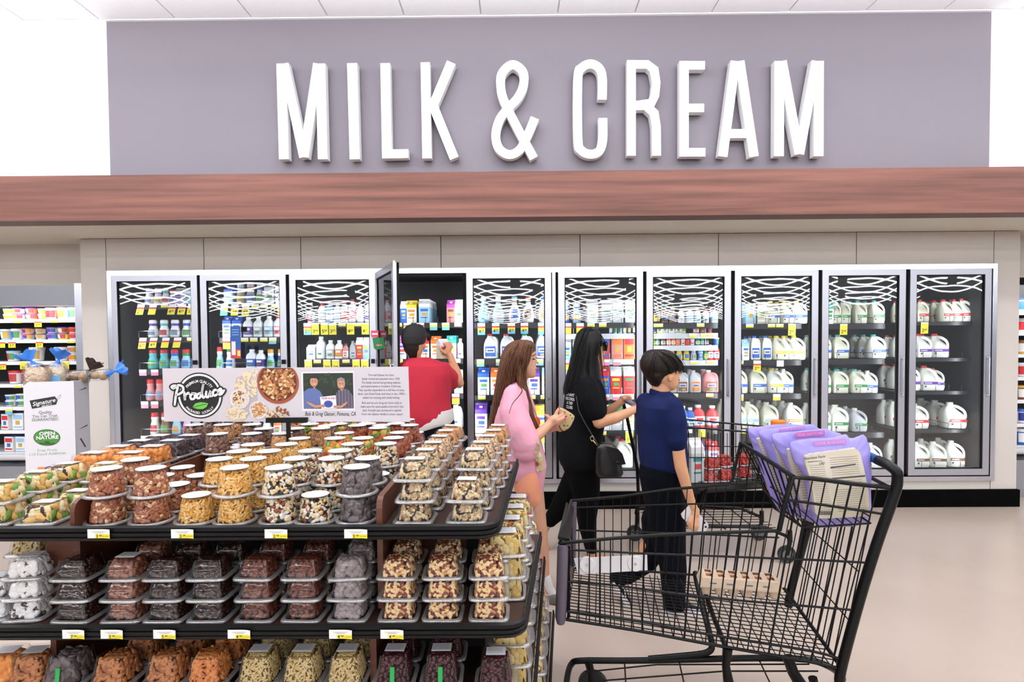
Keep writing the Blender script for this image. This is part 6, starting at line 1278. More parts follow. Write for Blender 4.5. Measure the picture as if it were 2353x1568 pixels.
class Decal:
    """print laid onto a garment: points are dropped onto its surface"""
    def __init__(s, o, org, lift=.0012):
        s.o = Vector(org); me = o.data; s.t = BVHTree.FromPolygons([v.co + s.o for v in me.vertices], [tuple(p.vertices) for p in me.polygons]); s.mb = MB(org); s.l = lift
    def hit(s, p):
        c = Vector((0, 0, H)); d = (Vector(p) - c).normalized(); h = s.t.ray_cast(c, d)
        return (h[0] + h[1] * s.l) if h[0] else None
    def poly(s, fig, pts, mi, e=0):
        P = [s.hit(fig.P(x, y)) for x, y in pts]
        if any(p is None for p in P): return
        c = s.hit(fig.P(sum(p[0] for p in pts) / len(pts), sum(p[1] for p in pts) / len(pts)))
        if c is None or max((p - c).length for p in P) > .12: return
        n = len(P); k = Vector((0, -e * .0005, 0)); s.mb.add([c + k] + [p + k for p in P], [(0, 1 + (i + 1) % n, 1 + i) for i in range(n)], mi)
    def text(s, txt, c, ux, uz, size, mi, width):
        b = MB(); put_text(b, txt, c, ux, uz, size, 0, .02, 0, width=width); V = [s.hit(v) for v in b.v]
        if any(v is None for v in V): return
        s.mb.add(V, b.f, mi)
def skin(h): return mat(h, .5, var=.05, vs=14, sss=.12, spec=.35)
def hairmat(a, b_): return mat(a, .45, vs=26, stretch=(6, 6, .5), hex2=b_, bump=.4, spec=.25, det=4)
def strands(fig, name, mt, parent, starts, n, spread, w=.0022):
    mb = MB(fig.org)
    for k in range(n):
        t = R_.random(); a = R_.choice(starts); pts = []
        jx, jd = R_.gauss(0, spread), R_.gauss(0, 1)
        for i, (x, y, d) in enumerate(a): pts.append(fig.P(x + jx * (.4 + .6 * i / len(a)), y, d + .008 * jd))
        P = smooth_pts(pts, 4); m_ = len(P); mb.tube(P, [w * (1 - .75 * i / m_) for i in range(m_)], 5)
    return mb.build(name, mt, parent, True)
m_navy = mat('#0f1a42', .85, spec=.15, var=.12, vs=10, bump=.25); m_blk = mat('#0a0b0e', .9, spec=.12, var=.15, vs=8, bump=.3); m_legg = mat('#030304', .9, spec=.1); m_nvp = mat('#060912', .9, spec=.1, var=.1, vs=8, bump=.2)
# ------------------------------------------------------------------ girl in pink
gl_ = thing('person', 'girl with long brown hair in a pink shirt and peach shorts holding a wallet', 'person', (at(1215, 1370, 3.33).x, 3.33, 0)); G = Fig(3.33, gl_.location); sk = skin('#d3a186')
G.loft([(785, 1192, 1212, .03), (791, 1180, 1222, .058), (804, 1173, 1230, .070), (818, 1172, 1232.5, .074), (828, 1174, 1231, .073), (838, 1179, 1231, .068), (848, 1187, 1232, .060), (857, 1194, 1231.5, .05), (864, 1203, 1230.5, .038), (869, 1212, 1226, .022)], 2.1)
G.chain([(1230, 824, 2.0), (1235.5, 834, 2.6), (1236.5, 836.5, 2.4)]).chain([(1231.5, 846.5, 2.6), (1231.3, 851, 2.5)]).ell(1227, 862, 5.5, 5, .018)
G.chain([(1198, 862, 16), (1194, 885, 16), (1188, 905, 20)]).chain([(1185, 905, 22, -.10), (1190, 920, 26), (1187, 905, 22, .10)]).loft([(900, 1168, 1212, .12), (960, 1160, 1222, .12), (1040, 1165, 1235, .12), (1110, 1172, 1244, .14)])
G.chain([(1182, 912, 14, -.13), (1196, 960, 14, -.18), (1208, 1002, 14, -.19), (1235, 988, 12.5, -.17), (1254, 972, 10, -.14), (1262, 965, 9.5, -.13)])
G.chain([(1262, 963, 9, -.13), (1268, 957, 9.5, -.13)]).ell(1266, 960, 12, 8, .022, -.125)
G.chain([(1270, 955, 4.4, -.125), (1275, 943, 3.9, -.12), (1281, 933, 3.1, -.115)]).chain([(1274, 957, 4.4, -.13), (1284, 949, 3.9, -.135), (1292, 942, 3.1, -.13)]).chain([(1275, 961, 4.2, -.135), (1286, 956, 3.7, -.14), (1294, 951, 3.0, -.135)]).chain([(1273, 966, 4, -.13), (1284, 961, 3.5, -.135), (1293, 957, 2.9, -.13)])
G.chain([(1262, 958, 4.6, -.10), (1256, 952, 4, -.08), (1250, 951, 3.2, -.075)])
G.chain([(1196, 908, 18, .14), (1215, 962, 15, .12), (1222, 1000, 13, .10), (1250, 990, 11, .02), (1272, 980, 9, -.05)]).ell(1279, 977, 11, 8, .03, -.06)
G.chain([(1284, 970, 4.2, -.05), (1292, 966, 3.8, -.045), (1298, 968, 3.2, -.04)]).chain([(1286, 976, 4.2, -.05), (1293, 977, 3.6, -.04)]).chain([(1283, 982, 4, -.05), (1291, 983, 3.4, -.045)]).chain([(1280, 984, 4, -.06), (1287, 987, 3.4, -.055)]).chain([(1276, 972, 4.4, -.10), (1283, 966, 3.6, -.11)])
G.chain([(1218, 1090, 28, -.07), (1232, 1160, 20, -.08), (1241, 1215, 15.5, -.08), (1243, 1240, 15.5, -.08), (1247, 1275, 13.5, -.08), (1253, 1312, 8.5, -.08), (1259, 1345, 8.5, -.08)])
G.chain([(1210, 1090, 28, .08), (1214, 1170, 20, .1), (1208, 1230, 15, .1), (1196, 1290, 12, .1), (1188, 1340, 8, .1)])
G.melt('body', sk, gl_, .0048, 3, .5)
S_ = Fig(3.33, gl_.location); S_.chain([(1255, 1314, 10, -.08), (1260, 1338, 10.5, -.08), (1268, 1352, 10, -.08), (1280, 1360, 8, -.085)]).melt('sock', mat('#e4e2e2', .9, bump=.3, vs=60), gl_, .006, 3)
S_ = Fig(3.33, gl_.location); S_.loft([(1349, 1262, 1276, .032, -.08), (1356, 1258, 1288, .04, -.08), (1364, 1256, 1297, .042, -.08), (1370, 1256, 1300, .042, -.08)]).melt('shoe', mat('#56534f', .6), gl_, .006, 2)
S_ = Fig(3.33, gl_.location); S_.loft([(1340, 1175, 1200, .035, .1), (1352, 1174, 1212, .04, .1), (1362, 1174, 1222, .042, .1)]).melt('shoe', mat('#56534f', .6), gl_, .007, 2)
S_ = Fig(3.33, gl_.location)
S_.loft([(1052, 1160, 1246, .155), (1085, 1170, 1250, .165), (1115, 1178, 1250, .165), (1138, 1190, 1249, .155), (1150, 1200, 1246, .14), (1159, 1212, 1238, .11)], 2.3).melt('shorts', mat('#ee9f7c', .8, var=.06, vs=9, bump=.3), gl_, .007, 4)
S_ = Fig(3.33, gl_.location)
S_.loft([(874, 1178, 1200, .06), (882, 1166, 1209, .11), (895, 1156, 1217, .16), (920, 1148, 1224, .185), (950, 1139, 1229, .185), (985, 1131, 1236, .18), (1020, 1123, 1246, .175), (1048, 1122, 1253, .175), (1072, 1130, 1255, .17), (1092, 1150, 1252, .155), (1106, 1185, 1248, .13)], 2.3)
S_.chain([(1180, 904, 24, -.13), (1180, 940, 31, -.16), (1192, 975, 34, -.18), (1206, 1004, 33, -.185), (1208, 1020, 28, -.185)]).chain([(1196, 904, 22, .13), (1208, 950, 26, .15), (1214, 975, 24, .15)])
S_.chain([(1226, 1004, 14, -.15), (1240, 1060, 14, -.12), (1238, 1110, 10, -.1), (1240, 1128, 5, -.1)])
gsh = S_.melt('shirt', mat('#e5a3b8', .85, var=.05, vs=7, bump=.35), gl_, .0065, 5)
dc = Decal(gsh, G.org)
for i, (x, y, rx, ry, mi) in enumerate(((1243, 1068, 9, 16, 1), (1238, 1050, 8, 14, 2), (1245, 1020, 6, 13, 0), (1243, 1036, 7, 8, 0), (1248, 1046, 4, 9, 0), (1236, 1030, 5, 5, 1), (1240, 1076, 8, 6, 2), (1234, 1066, 4, 5, 0), (1240, 1046, 3, 6, 3), (1246, 1030, 2, 6, 3), (1238, 1018, 4, 6, 2), (1230, 1040, 4, 3, 1), (1236, 1080, 3, 3, 3))):
    dc.poly(G, [(x + rx * math.cos(t) * (1 + .25 * math.sin(3 * t + i)), y + ry * math.sin(t)) for t in [2 * pi * j / 14 for j in range(14)]], mi, i)
dc.mb.build('shirt_print', pal('#d3495c', '#b8bf7c', '#d5cf92', '#f2dfd8'), gl_)
hm = hairmat('#2c1910', '#6b4229')
Hh_ = Fig(3.33, gl_.location)
Hh_.loft([(781, 1190, 1212, .03), (785, 1176, 1224, .06), (794, 1163, 1230, .083), (806, 1155, 1231, .092), (820, 1150, 1224, .096), (835, 1147, 1213, .096), (850, 1144, 1206, .093), (870, 1140, 1200, .088), (890, 1137, 1188, .08), (915, 1133, 1172, .07, .0), (945, 1127, 1160, .06), (975, 1121, 1150, .05), (1005, 1119, 1140, .035), (1032, 1121, 1130, .02)], 2.2)
Hh_.chain([(1196, 850, 14, -.07), (1199, 880, 11, -.09), (1206, 905, 10, -.11), (1214, 930, 8.5, -.12), (1221, 955, 7, -.13), (1228, 972, 5, -.13), (1236, 984, 3, -.125)])
Hh_.melt('hair', hm, gl_, .006, 3)
strands(Hh_, 'hair_strands', hm, gl_, [[(1190, 788, -.07), (1168, 830, -.098), (1155, 880, -.085), (1143, 940, -.065), (1130, 1020, -.03)], [(1200, 788, -.07), (1185, 830, -.1), (1172, 880, -.085), (1156, 940, -.06), (1138, 1000, -.03)], [(1212, 792, -.06), (1205, 830, -.095), (1200, 870, -.10), (1210, 920, -.125), (1234, 982, -.135)], [(1222, 796, -.05), (1214, 826, -.085), (1204, 850, -.09), (1198, 880, -.10), (1206, 915, -.12)]], 70, 6)
mb = MB(G.org); mb.tube(smooth_pts([G.P(1190, 880, -.14), G.P(1199, 890, -.20), G.P(1192, 902, -.222), G.P(1178, 918, -.245), G.P(1171, 938, -.262)], 4), [.004 * (1 - .04 * i) for i in range(17)], 6); mb.build('loose_lock', hm, gl_, True)
mb = MB(G.org); mb.ell(G.P(1225.5, 825, -.054), 3.2 * G.s, .004, 1.6 * G.s, None, 8, 5); mb.build('eye', mat('#2a1a16', .3), gl_, True)
mb = MB(G.org); mb.tube([G.P(1222, 818, -.060), G.P(1228, 814.5, -.052), G.P(1232, 814, -.035)], [.0016, .0028, .0015], 5); mb.build('eyebrow', mat('#33211b', .6), gl_, True)
mb = MB(G.org); mb.ell(G.P(1231.4, 848.5, -.008), 2.2 * G.s, .018, 2.0 * G.s, None, 8, 5); mb.build('lips', mat('#b87a6c', .5), gl_, True)
for q, (x, y, d) in enumerate(((1281.5, 931.5, -.119), (1292.5, 941, -.135), (1294.5, 950.5, -.140), (1293.5, 956.5, -.135))):
    mb = MB(G.org); mb.ell(G.P(x, y, d), 2.2 * G.s, .0045, 2.7 * G.s, None, 8, 5); mb.build('fingernail', mat('#d8393f', .25), gl_, True)
# wallet, orange phone
wt = thing('wallet', 'leopard print wallet with black zip edge held in the girl in pink\'s hands', 'wallet', tuple(G.P(1299, 975, -.09)))
ol = smooth_pts([G.P(x, y, -.085) for x, y in ((1280, 937), (1287, 933), (1312, 948), (1316, 956), (1308, 974), (1298, 983), (1288, 983), (1277, 960))], 3, True)
mw = bpy.data.materials.new('leopard'); mw.use_nodes = True; nt = mw.node_tree; vr = nt.nodes.new('ShaderNodeTexVoronoi'); vr.inputs['Scale'].default_value = 62; rp = nt.nodes.new('ShaderNodeValToRGB'); tc = nt.nodes.new('ShaderNodeTexCoord')
rp.color_ramp.elements[0].position = .22; rp.color_ramp.elements[0].color = lin('#2a1c12'); rp.color_ramp.elements[1].position = .34; rp.color_ramp.elements[1].color = lin('#bfa77a'); nt.links.new(tc.outputs['Object'], vr.inputs['Vector']); nt.links.new(vr.outputs['Distance'], rp.inputs[0]); nt.links.new(rp.outputs[0], nt.nodes['Principled BSDF'].inputs['Base Color'])
m = MB(wt.location); ctr = sum(ol, Vector()) / len(ol); m.rings([[ctr + (p - ctr) * f + Vector((0, d, 0)) for p in ol] for f, d in ((.9, -.018), (1, -.012), (1, .006), (.9, .012))]); m.build('pouch', mw, wt, True, 50)
m = MB(wt.location); m.tube([ctr + (p - ctr) * 1.01 + Vector((0, -.003, 0)) for p in ol], .003, 6, True); m.build('zip_edge', mat('#141212', .4), wt, True)
op = thing('phone', 'orange phone case tucked under the pink sleeve', 'phone', tuple(G.P(1229, 980, -.02)))
m = MB(op.location); m.slab([G.P(x, y, -.06) for x, y in ((1215, 958), (1236, 956), (1241, 962), (1238, 980), (1222, 981))], (0, .03, 0)); m.build('phone_case', mat('#ef6a26', .4), op)
# ------------------------------------------------------------------ woman in black
wo = thing('person', 'woman with long black hair in black shirt and trousers pushing the far cart', 'person', (at(1340, 1275, 4.0).x, 4.0, 0)); Q = Fig(4.0, wo.location); sk2 = skin('#cf9a78')
Q.loft([(760, 1342, 1364, .05), (772, 1332, 1378, .068), (788, 1330, 1384, .074), (802, 1331, 1386, .074), (815, 1335, 1386, .07), (828, 1341, 1386, .062), (840, 1350, 1385, .05), (850, 1362, 1381, .03)], 2.1)
Q.chain([(1384, 805, 2), (1389, 815, 2.4)]).chain([(1385.5, 826, 2.5), (1385.3, 831, 2.4)]).chain([(1352, 840, 14), (1348, 868, 15), (1345, 885, 18)])
Q.loft([(882, 1320, 1372, .13), (940, 1312, 1380, .13), (1000, 1305, 1372, .12), (1080, 1303, 1370, .14), (1120, 1308, 1372, .12)])
Q.chain([(1346, 890, 15, -.17), (1356, 930, 14, -.2), (1366, 962, 13, -.21), (1400, 952, 12.5, -.21), (1435, 939, 9.5, -.19), (1455, 930, 8, -.165)]).ell(1464, 925, 11, 8, .03, -.15)
for k in range(4): Q.chain([(1466 + k * .5, 920 + k * 2.2, 3.6, -.165 + k * .018), (1472, 922 + k * 1.5, 3.4, -.16 + k * .018), (1470, 930, 3.0, -.155 + k * .018)])
Q.chain([(1462, 930, 4, -.14), (1468, 933, 3.4, -.12)])
Q.chain([(1362, 892, 15, .16), (1385, 945, 13, .17), (1396, 958, 12, .16), (1420, 940, 10, .13), (1436, 926, 8.5, .11)]).ell(1443, 919, 10.5, 8, .032, .10)
for k in range(4): Q.chain([(1446, 913 + k * 1.6, 3.7, .075 + k * .019), (1453, 914 + k * 1.5, 3.5, .075 + k * .019), (1456, 921, 3.1, .075 + k * .019)])
Q.chain([(1442, 925, 4.2, .07), (1450, 928, 3.4, .065)])
Q.chain([(1340, 1110, 26, -.05), (1348, 1190, 18, -.05), (1354, 1250, 10, -.05), (1356, 1270, 8, -.05), (1378, 1275, 7, -.05), (1396, 1278, 5.5, -.055)])
for k in range(5): Q.chain([(1392, 1277, 3, -.07 + k * .012), (1401 - k * .8, 1279, 2.4, -.075 + k * .012)])
Q.chain([(1325, 1110, 26, .07), (1295, 1168, 20, .08), (1265, 1205, 10, .08), (1254, 1228, 7.5, .08), (1250, 1245, 8, .08), (1256, 1268, 8, .08), (1262, 1281, 6, .085)])
for k in range(5): Q.chain([(1262, 1279, 3, .05 + k * .014), (1267, 1284 - k * .3, 2.5, .048 + k * .014)])
Q.melt('body', sk2, wo, .0055, 3, .5)
A = Fig(4.0, wo.location)
A.loft([(1055, 1285, 1378, .17), (1075, 1293, 1378, .17), (1095, 1301, 1378, .15), (1120, 1309, 1377, .115, -.03), (1150, 1318, 1374, .095, -.04), (1180, 1323, 1369, .085, -.05), (1205, 1327, 1365, .075, -.05), (1235, 1336, 1366, .06, -.05), (1262, 1344, 1370, .052, -.05)], 2.2)
A.chain([(1328, 1105, 34, .05), (1308, 1145, 30, .07), (1284, 1182, 23, .08), (1266, 1204, 17, .08)]).melt('trousers', m_legg, wo, .0075, 4)
A = Fig(4.0, wo.location)
A.loft([(862, 1328, 1366, .08), (872, 1316, 1378, .13), (888, 1304, 1386, .175), (910, 1298, 1391, .185), (940, 1294, 1394, .18), (965, 1290, 1391, .17), (990, 1285, 1386, .165), (1020, 1281, 1381, .175), (1048, 1282, 1379, .185), (1066, 1287, 1376, .18), (1076, 1298, 1370, .16)], 2.3)
A.chain([(1344, 886, 25, -.155), (1348, 912, 27, -.18), (1360, 938, 23, -.2)]).chain([(1365, 888, 22, .15), (1378, 925, 22, .17)])
wsh = A.melt('shirt', m_blk, wo, .007, 4)
dc = Decal(wsh, Q.org)
for k, (tx, w_) in enumerate((('SAINT', 19), ('RECORDS', 20), ('A TRIP', 14), ('CLUBS', 15))): dc.text(tx, Q.P(1311 - k * .8, 908 + k * 9.5), Vector((.97, 0, -.2)).normalized(), Vector((0, 0, 1)), 9.5 * Q.s, 0, w_ * Q.s)
dc.mb.build('shirt_lettering', mat('#d9d9dc', .6), wo)
hb = hairmat('#030303', '#0a0a0c'); A = Fig(4.0, wo.location)
A.loft([(751, 1346, 1362, .03), (756, 1335, 1373, .06), (766, 1325, 1381, .085), (785, 1319, 1386, .098), (800, 1316, 1382, .102), (820, 1311, 1377, .104), (845, 1306, 1378, .106), (870, 1298, 1381, .115), (892, 1293, 1385, .12), (905, 1295, 1388, .11), (914, 1303, 1390, .09), (926, 1340, 1391, .05), (934, 1380, 1392, .02)], 2.2).melt('hair', hb, wo, .0065, 3)
strands(A, 'hair_strands', hb, wo, [[(1345, 756, -.06), (1325, 800, -.1), (1312, 850, -.11), (1300, 905, -.1)], [(1360, 756, -.06), (1350, 800, -.1), (1345, 850, -.11), (1350, 905, -.1)], [(1372, 762, -.05), (1374, 810, -.09), (1378, 860, -.1), (1390, 925, -.06)], [(1350, 756, -.06), (1335, 800, -.1), (1325, 860, -.115), (1318, 915, -.1)]], 60, 7)
# sunglasses resting on her hair
sg2 = thing('sunglasses', 'dark sunglasses pushed up on the black haired woman\'s head', 'glasses', tuple(Q.P(1372, 770, -.02)))
m = MB(sg2.location); m.tube(smooth_pts([Q.P(1350, 755, -.06), Q.P(1362, 757, -.09), Q.P(1376, 770, -.095), Q.P(1386, 786, -.08)], 4), .003, 6); m.build('temple', mat('#1a1a1c', .15), sg2, True)
for d in (-.045, .045): m = MB(sg2.location); m.ell(Q.P(1390, 796, d), 4.5 * Q.s, .03, 12 * Q.s, None, 12, 8); m.build('lens', mat('#050506', .08), sg2, True)
# handbag
hbg = thing('handbag', 'black leather handbag with gold clasps hanging at the woman\'s hip', 'bag', tuple(Q.P(1388, 1078, -.24)))
m_lea = mat('#060608', .35, var=.1, vs=30, bump=.1); A = Fig(4.0, hbg.location); A.loft([(1004, 1365, 1392, .035, -.24), (1012, 1358, 1402, .05, -.24), (1040, 1355, 1410, .055, -.24), (1068, 1357, 1417, .058, -.24), (1077, 1362, 1412, .05, -.24)], 3.4).melt('bag_body', m_lea, hbg, .006, 2)
m = MB(hbg.location); m.slab([Q.P(x, y, -.303) for x, y in ((1376, 1008), (1402, 1013), (1412, 1024), (1419, 1046), (1405, 1048), (1390, 1040), (1384, 1024))], (0, .008, 0)); m.build('flap', m_lea, hbg)
m = MB(hbg.location); m.tube([Q.P(1362, 1008, -.27), Q.P(1348, 984, -.25), Q.P(1335, 962, -.24), Q.P(1322, 936, -.215), Q.P(1318, 905, -.17)], .004, 6); m.build('strap', m_lea, hbg, True)
m = MB(hbg.location); gm_ = mat('#d8c089', .2, 1.0)
m.tube(smooth_pts([Q.P(1345, 992, -.26), Q.P(1350, 988, -.262), Q.P(1353, 995, -.262), Q.P(1348, 999, -.262), Q.P(1345, 992, -.26)], 3), .0026, 6); m.tube([Q.P(1351, 998, -.262), Q.P(1360, 1008, -.262)], .004, 6); m.build('clasp', gm_, hbg, True)
m = MB(hbg.location); m.box(*sorted((Q.P(1398, 1040).x, Q.P(1405, 1040).x)), 4.0 - .306, 4.0 - .303, Q.P(1400, 1041).z, Q.P(1400, 1039.5).z); m.build('logo_bar', gm_, hbg)
# ------------------------------------------------------------------ boy in navy
bo = thing('person', 'boy with short dark hair in a navy polo shirt holding a white phone', 'person', (at(1530, 1395, 3.18).x, 3.18, 0)); Bf = Fig(3.18, bo.location); sk3 = skin('#d6a07c')
Bf.loft([(812, 1496, 1540, .05), (826, 1487, 1553, .066), (842, 1485, 1559, .074), (855, 1487, 1560.5, .075), (866, 1492, 1560.5, .071), (876, 1500, 1558.5, .064), (885, 1512, 1557, .054), (892, 1524, 1553, .04), (897, 1536, 1547, .02)], 2.1)
Bf.chain([(1558, 850, 2), (1563, 859, 2.9), (1563, 861, 2.6)]).chain([(1560, 870.5, 2.6), (1559.5, 876, 2.6)]).ell(1551, 889, 5, 4.5, .02)
Bf.ell(1532, 867, 5.5, 9.5, .012, -.079).ell(1535, 863, 3.5, 4, .012, -.083)
Bf.chain([(1520, 880, 21), (1517, 905, 21), (1515, 925, 24)]).loft([(915, 1488, 1548, .12), (980, 1480, 1556, .12), (1060, 1482, 1560, .12)])
Bf.chain([(1532, 930, 17, -.13), (1537, 985, 15, -.15), (1541, 1030, 14, -.16), (1545, 1060, 13.5, -.165), (1556, 1100, 11.5, -.17), (1567, 1135, 9.5, -.17), (1572, 1148, 9.5, -.17)])
Bf.ell(1574, 1160, 11, 15, .018, -.175)
for k, (a, b_, c) in enumerate((((1566, 1166), (1560, 1174), (1557, 1180)), ((1570, 1170), (1563, 1180), (1560, 1187)), ((1574, 1172), (1569, 1184), (1566, 1191)), ((1579, 1172), (1577, 1185), (1574, 1193)))): Bf.chain([(*a, 4.6 - .2 * k, -.185), (*b_, 4.0 - .2 * k, -.197), (*c, 3.4, -.196)])
Bf.chain([(1581, 1152, 5, -.165), (1584, 1164, 4.3, -.15), (1581, 1174, 3.6, -.145)])
Bf.chain([(1500, 930, 17, .13), (1500, 985, 15, .15), (1498, 1050, 13, .15), (1508, 1110, 9, .12), (1512, 1140, 8, .12)]).ell(1514, 1155, 8, 13, .016, .12)
Bf.chain([(1532, 1090, 22, -.04), (1538, 1240, 18, -.05), (1543, 1340, 15, -.05), (1543, 1384, 10, -.05), (1575, 1390, 9, -.05)]).chain([(1508, 1090, 20, .05), (1510, 1230, 18, .05), (1460, 1326, 14, .07), (1422, 1345, 10, .07), (1432, 1372, 9, .07)])
Bf.melt('body', sk3, bo, .0048, 3, .5)
A = Fig(3.18, bo.location); A.loft([(1062, 1474, 1570, .15), (1090, 1470, 1567, .15), (1130, 1477, 1569, .14), (1180, 1486, 1573, .125), (1225, 1493, 1573, .115), (1262, 1500, 1571, .1, -.02), (1300, 1512, 1570, .085, -.05), (1345, 1516, 1567, .075, -.05), (1386, 1520, 1568, .072, -.05)], 2.3)
A.chain([(1512, 1200, 34, .05), (1512, 1260, 30, .06), (1492, 1300, 27, .07), (1450, 1328, 25, .07), (1425, 1340, 21, .07)]).melt('trousers', m_nvp, bo, .0065, 4)
A = Fig(3.18, bo.location); A.loft([(899, 1500, 1538, .075), (908, 1492, 1549, .1), (918, 1480, 1556, .15), (932, 1471, 1560, .175), (962, 1466, 1565, .17), (1000, 1467, 1572, .155), (1040, 1469, 1577, .155), (1064, 1472, 1578, .155), (1079, 1480, 1572, .145)], 2.4)
A.chain([(1532, 930, 23, -.125), (1536, 965, 25, -.145), (1537, 1000, 22, -.16), (1538, 1010, 18, -.16)]).chain([(1496, 930, 23, .125), (1494, 1000, 20, .15)]).melt('shirt', m_navy, bo, .006, 3)
A = Fig(3.18, bo.location)
rs = []
for (x0, y0, x1, y1, dd) in ((1495, 893, 1543, 908, .072), (1492, 903, 1548, 917, .088), (1497, 905, 1543, 915, .07)):
    a, b_ = A.P(x0, y0), A.P(x1, y1); c = (a + b_) / 2; r = []
    for i in range(24): t = 2 * pi * i / 24; r.append(c + (b_ - a) / 2 * math.cos(t) + Vector((0, dd * math.sin(t), 0)))
    rs.append(r)
m = MB(bo.location); m.rings(rs, (False, False)); m.build('collar', m_navy, bo, True, 60)
hk = hairmat('#0b0705', '#211610'); A = Fig(3.18, bo.location)
A.loft([(803, 1497, 1527, .03), (807, 1485, 1541, .06), (816, 1477, 1553, .083), (828, 1472, 1561, .092), (840, 1471, 1565, .094), (849, 1473, 1564, .092), (856, 1477, 1553, .086), (864, 1481, 1530, .084), (873, 1487, 1520, .078), (881, 1493, 1517, .068), (888, 1499, 1512, .045)], 2.2).melt('hair', hk, bo, .0055, 3)
strands(A, 'hair_strands', hk, bo, [[(1505, 806, -.04), (1530, 818, -.088), (1548, 840, -.088), (1554, 858, -.07)], [(1500, 808, -.05), (1515, 825, -.095), (1528, 845, -.093), (1532, 858, -.088)], [(1500, 808, -.05), (1488, 830, -.09), (1486, 858, -.085), (1496, 882, -.07)], [(1510, 806, -.03), (1540, 815, -.06), (1560, 835, -.05), (1565, 856, -.03)], [(1510, 806, .03), (1545, 820, .0), (1562, 838, .01), (1564, 858, .02)]], 70, 5)
mb = MB(Bf.org); mb.ell(Bf.P(1556.5, 853, -.05), 2.4 * Bf.s, .004, 1.8 * Bf.s, None, 8, 5); mb.build('eye', mat('#20140f', .3), bo, True)
mb = MB(Bf.org); mb.ell(Bf.P(1558.9, 873, -.006), 2.2 * Bf.s, .018, 2.2 * Bf.s, None, 8, 5); mb.build('lips', mat('#bf8070', .5), bo, True)
def shoe(fig, pts, name, parent, sole, stripe):
    A = Fig(fig.Y, fig.org); A.chain(pts).melt(name, mat('#111217', .7), parent, .0055, 2)
    m = MB(fig.org); P = [fig.P(*q) for q in sole[0]]; m.slab(P, Vector((0, .085, 0))); m.build('shoe_sole', mat('#e6e2ea', .5), parent)
    m = MB(fig.org); m.tube(smooth_pts([fig.P(*q) for q in stripe], 4), .0035, 6); m.build('shoe_stripe', mat('#f0eef2', .5), parent, True)
shoe(Bf, [(1528, 1386, 11, -.05), (1545, 1382, 12, -.05), (1565, 1385, 10.5, -.05), (1585, 1389, 8, -.05), (1594, 1390, 6.5, -.05)], 'shoe', bo, [[(1515, 1390, -.0925), (1560, 1392, -.0925), (1603, 1390, -.0925), (1603, 1399, -.0925), (1516, 1400, -.0925)]], [(1535, 1386, -.096), (1552, 1380, -.099), (1570, 1382, -.098), (1588, 1386, -.086)])
shoe(Bf, [(1420, 1342, 10, .07), (1430, 1362, 11, .07), (1440, 1384, 10, .07), (1449, 1402, 7, .07)], 'shoe', bo, [[(1408, 1345, .03), (1414, 1342, .03), (1456, 1408, .03), (1448, 1414, .03)]], [(1424, 1348, .028), (1437, 1360, .026), (1440, 1378, .028), (1450, 1396, .042)])
ph_ = thing('phone', 'white phone in the boy\'s lowered hand', 'phone', tuple(Bf.P(1575, 1172, -.18)))
m = MB(ph_.location); a = [Bf.P(x, y, -.181) for x, y in ((1561, 1141), (1544, 1160), (1546, 1167), (1584, 1206), (1591, 1206), (1603, 1187), (1602, 1180), (1568, 1142))]; m.slab(a, (0, .010, 0)); m.build('phone_body', mat('#e9e8ec', .3), ph_)
m = MB(ph_.location)
for x, y in ((1594, 1178), (1597, 1187)): m.ell(Bf.P(x, y, -.1825), 2.6 * Bf.s, .002, 2.6 * Bf.s, None, 10, 5)
m.build('camera_lens', mat('#16161a', .1), ph_, True)
# ------------------------------------------------------------------ man in red at the open door
YM = 4.5
ma_ = thing('person', 'man in a red shirt and black cap reaching into the open cooler door', 'person', (at(975, 1200, YM).x, YM, 0)); Mf = Fig(YM, ma_.location); sk4 = skin('#c48a68')
Mf.loft([(752, 935, 965, .06), (770, 927, 973, .085), (790, 926, 974, .09), (808, 930, 971, .08), (820, 938, 966, .06)]).chain([(952, 815, 13), (955, 832, 15), (965, 845, 20)]).ell(975, 795, 4, 8, .02, .0)
Mf.loft([(845, 935, 1030, .1), (900, 935, 1028, .12), (980, 940, 1035, .12), (1010, 945, 1040, .12)])
Mf.chain([(1028, 848, 14, .02), (1040, 872, 12.5, .05), (1052, 884, 11.5, .12), (1043, 858, 11, .2), (1030, 832, 8.5, .26), (1026, 820, 8, .27)]).ell(1020, 808, 8.5, 12, .02, .27)
for k in range(4): Mf.chain([(1020 + k * 3.4, 800, 3.4, .27), (1014 + k * 4.2, 792 - k, 3.2, .275), (1006 + k * 5, 790 - k * .5, 2.8, .285)])
Mf.chain([(1014, 814, 3.8, .26), (1006, 808, 3.4, .255), (1001, 802, 2.8, .26)])
Mf.chain([(930, 850, 14, .02), (915, 890, 12, .08), (905, 915, 10, .16)]).ell(903, 925, 7, 9, .02, .18)
Mf.chain([(955, 1010, 26, 0), (957, 1090, 18, 0), (958, 1180, 10, 0)]).chain([(1015, 1010, 26, 0), (1014, 1090, 18, 0), (1014, 1180, 10, 0)]).melt('body', sk4, ma_, .0065, 3)
A = Fig(YM, ma_.location); A.loft([(960, 936, 1043, .15), (985, 938, 1046, .15), (1010, 940, 1046, .14), (1040, 942, 1042, .12)]).chain([(965, 1030, 26), (962, 1100, 20), (960, 1185, 16)]).chain([(1016, 1030, 26), (1016, 1100, 20), (1016, 1185, 16)]).melt('trousers', m_nvp, ma_, .009, 4)
for x in (960, 1016): A = Fig(YM, ma_.location); A.chain([(x, 1212, 11, .0), (x, 1213, 9, .12)]).melt('shoe', mat('#1a1a1c', .6), ma_, .008, 2)
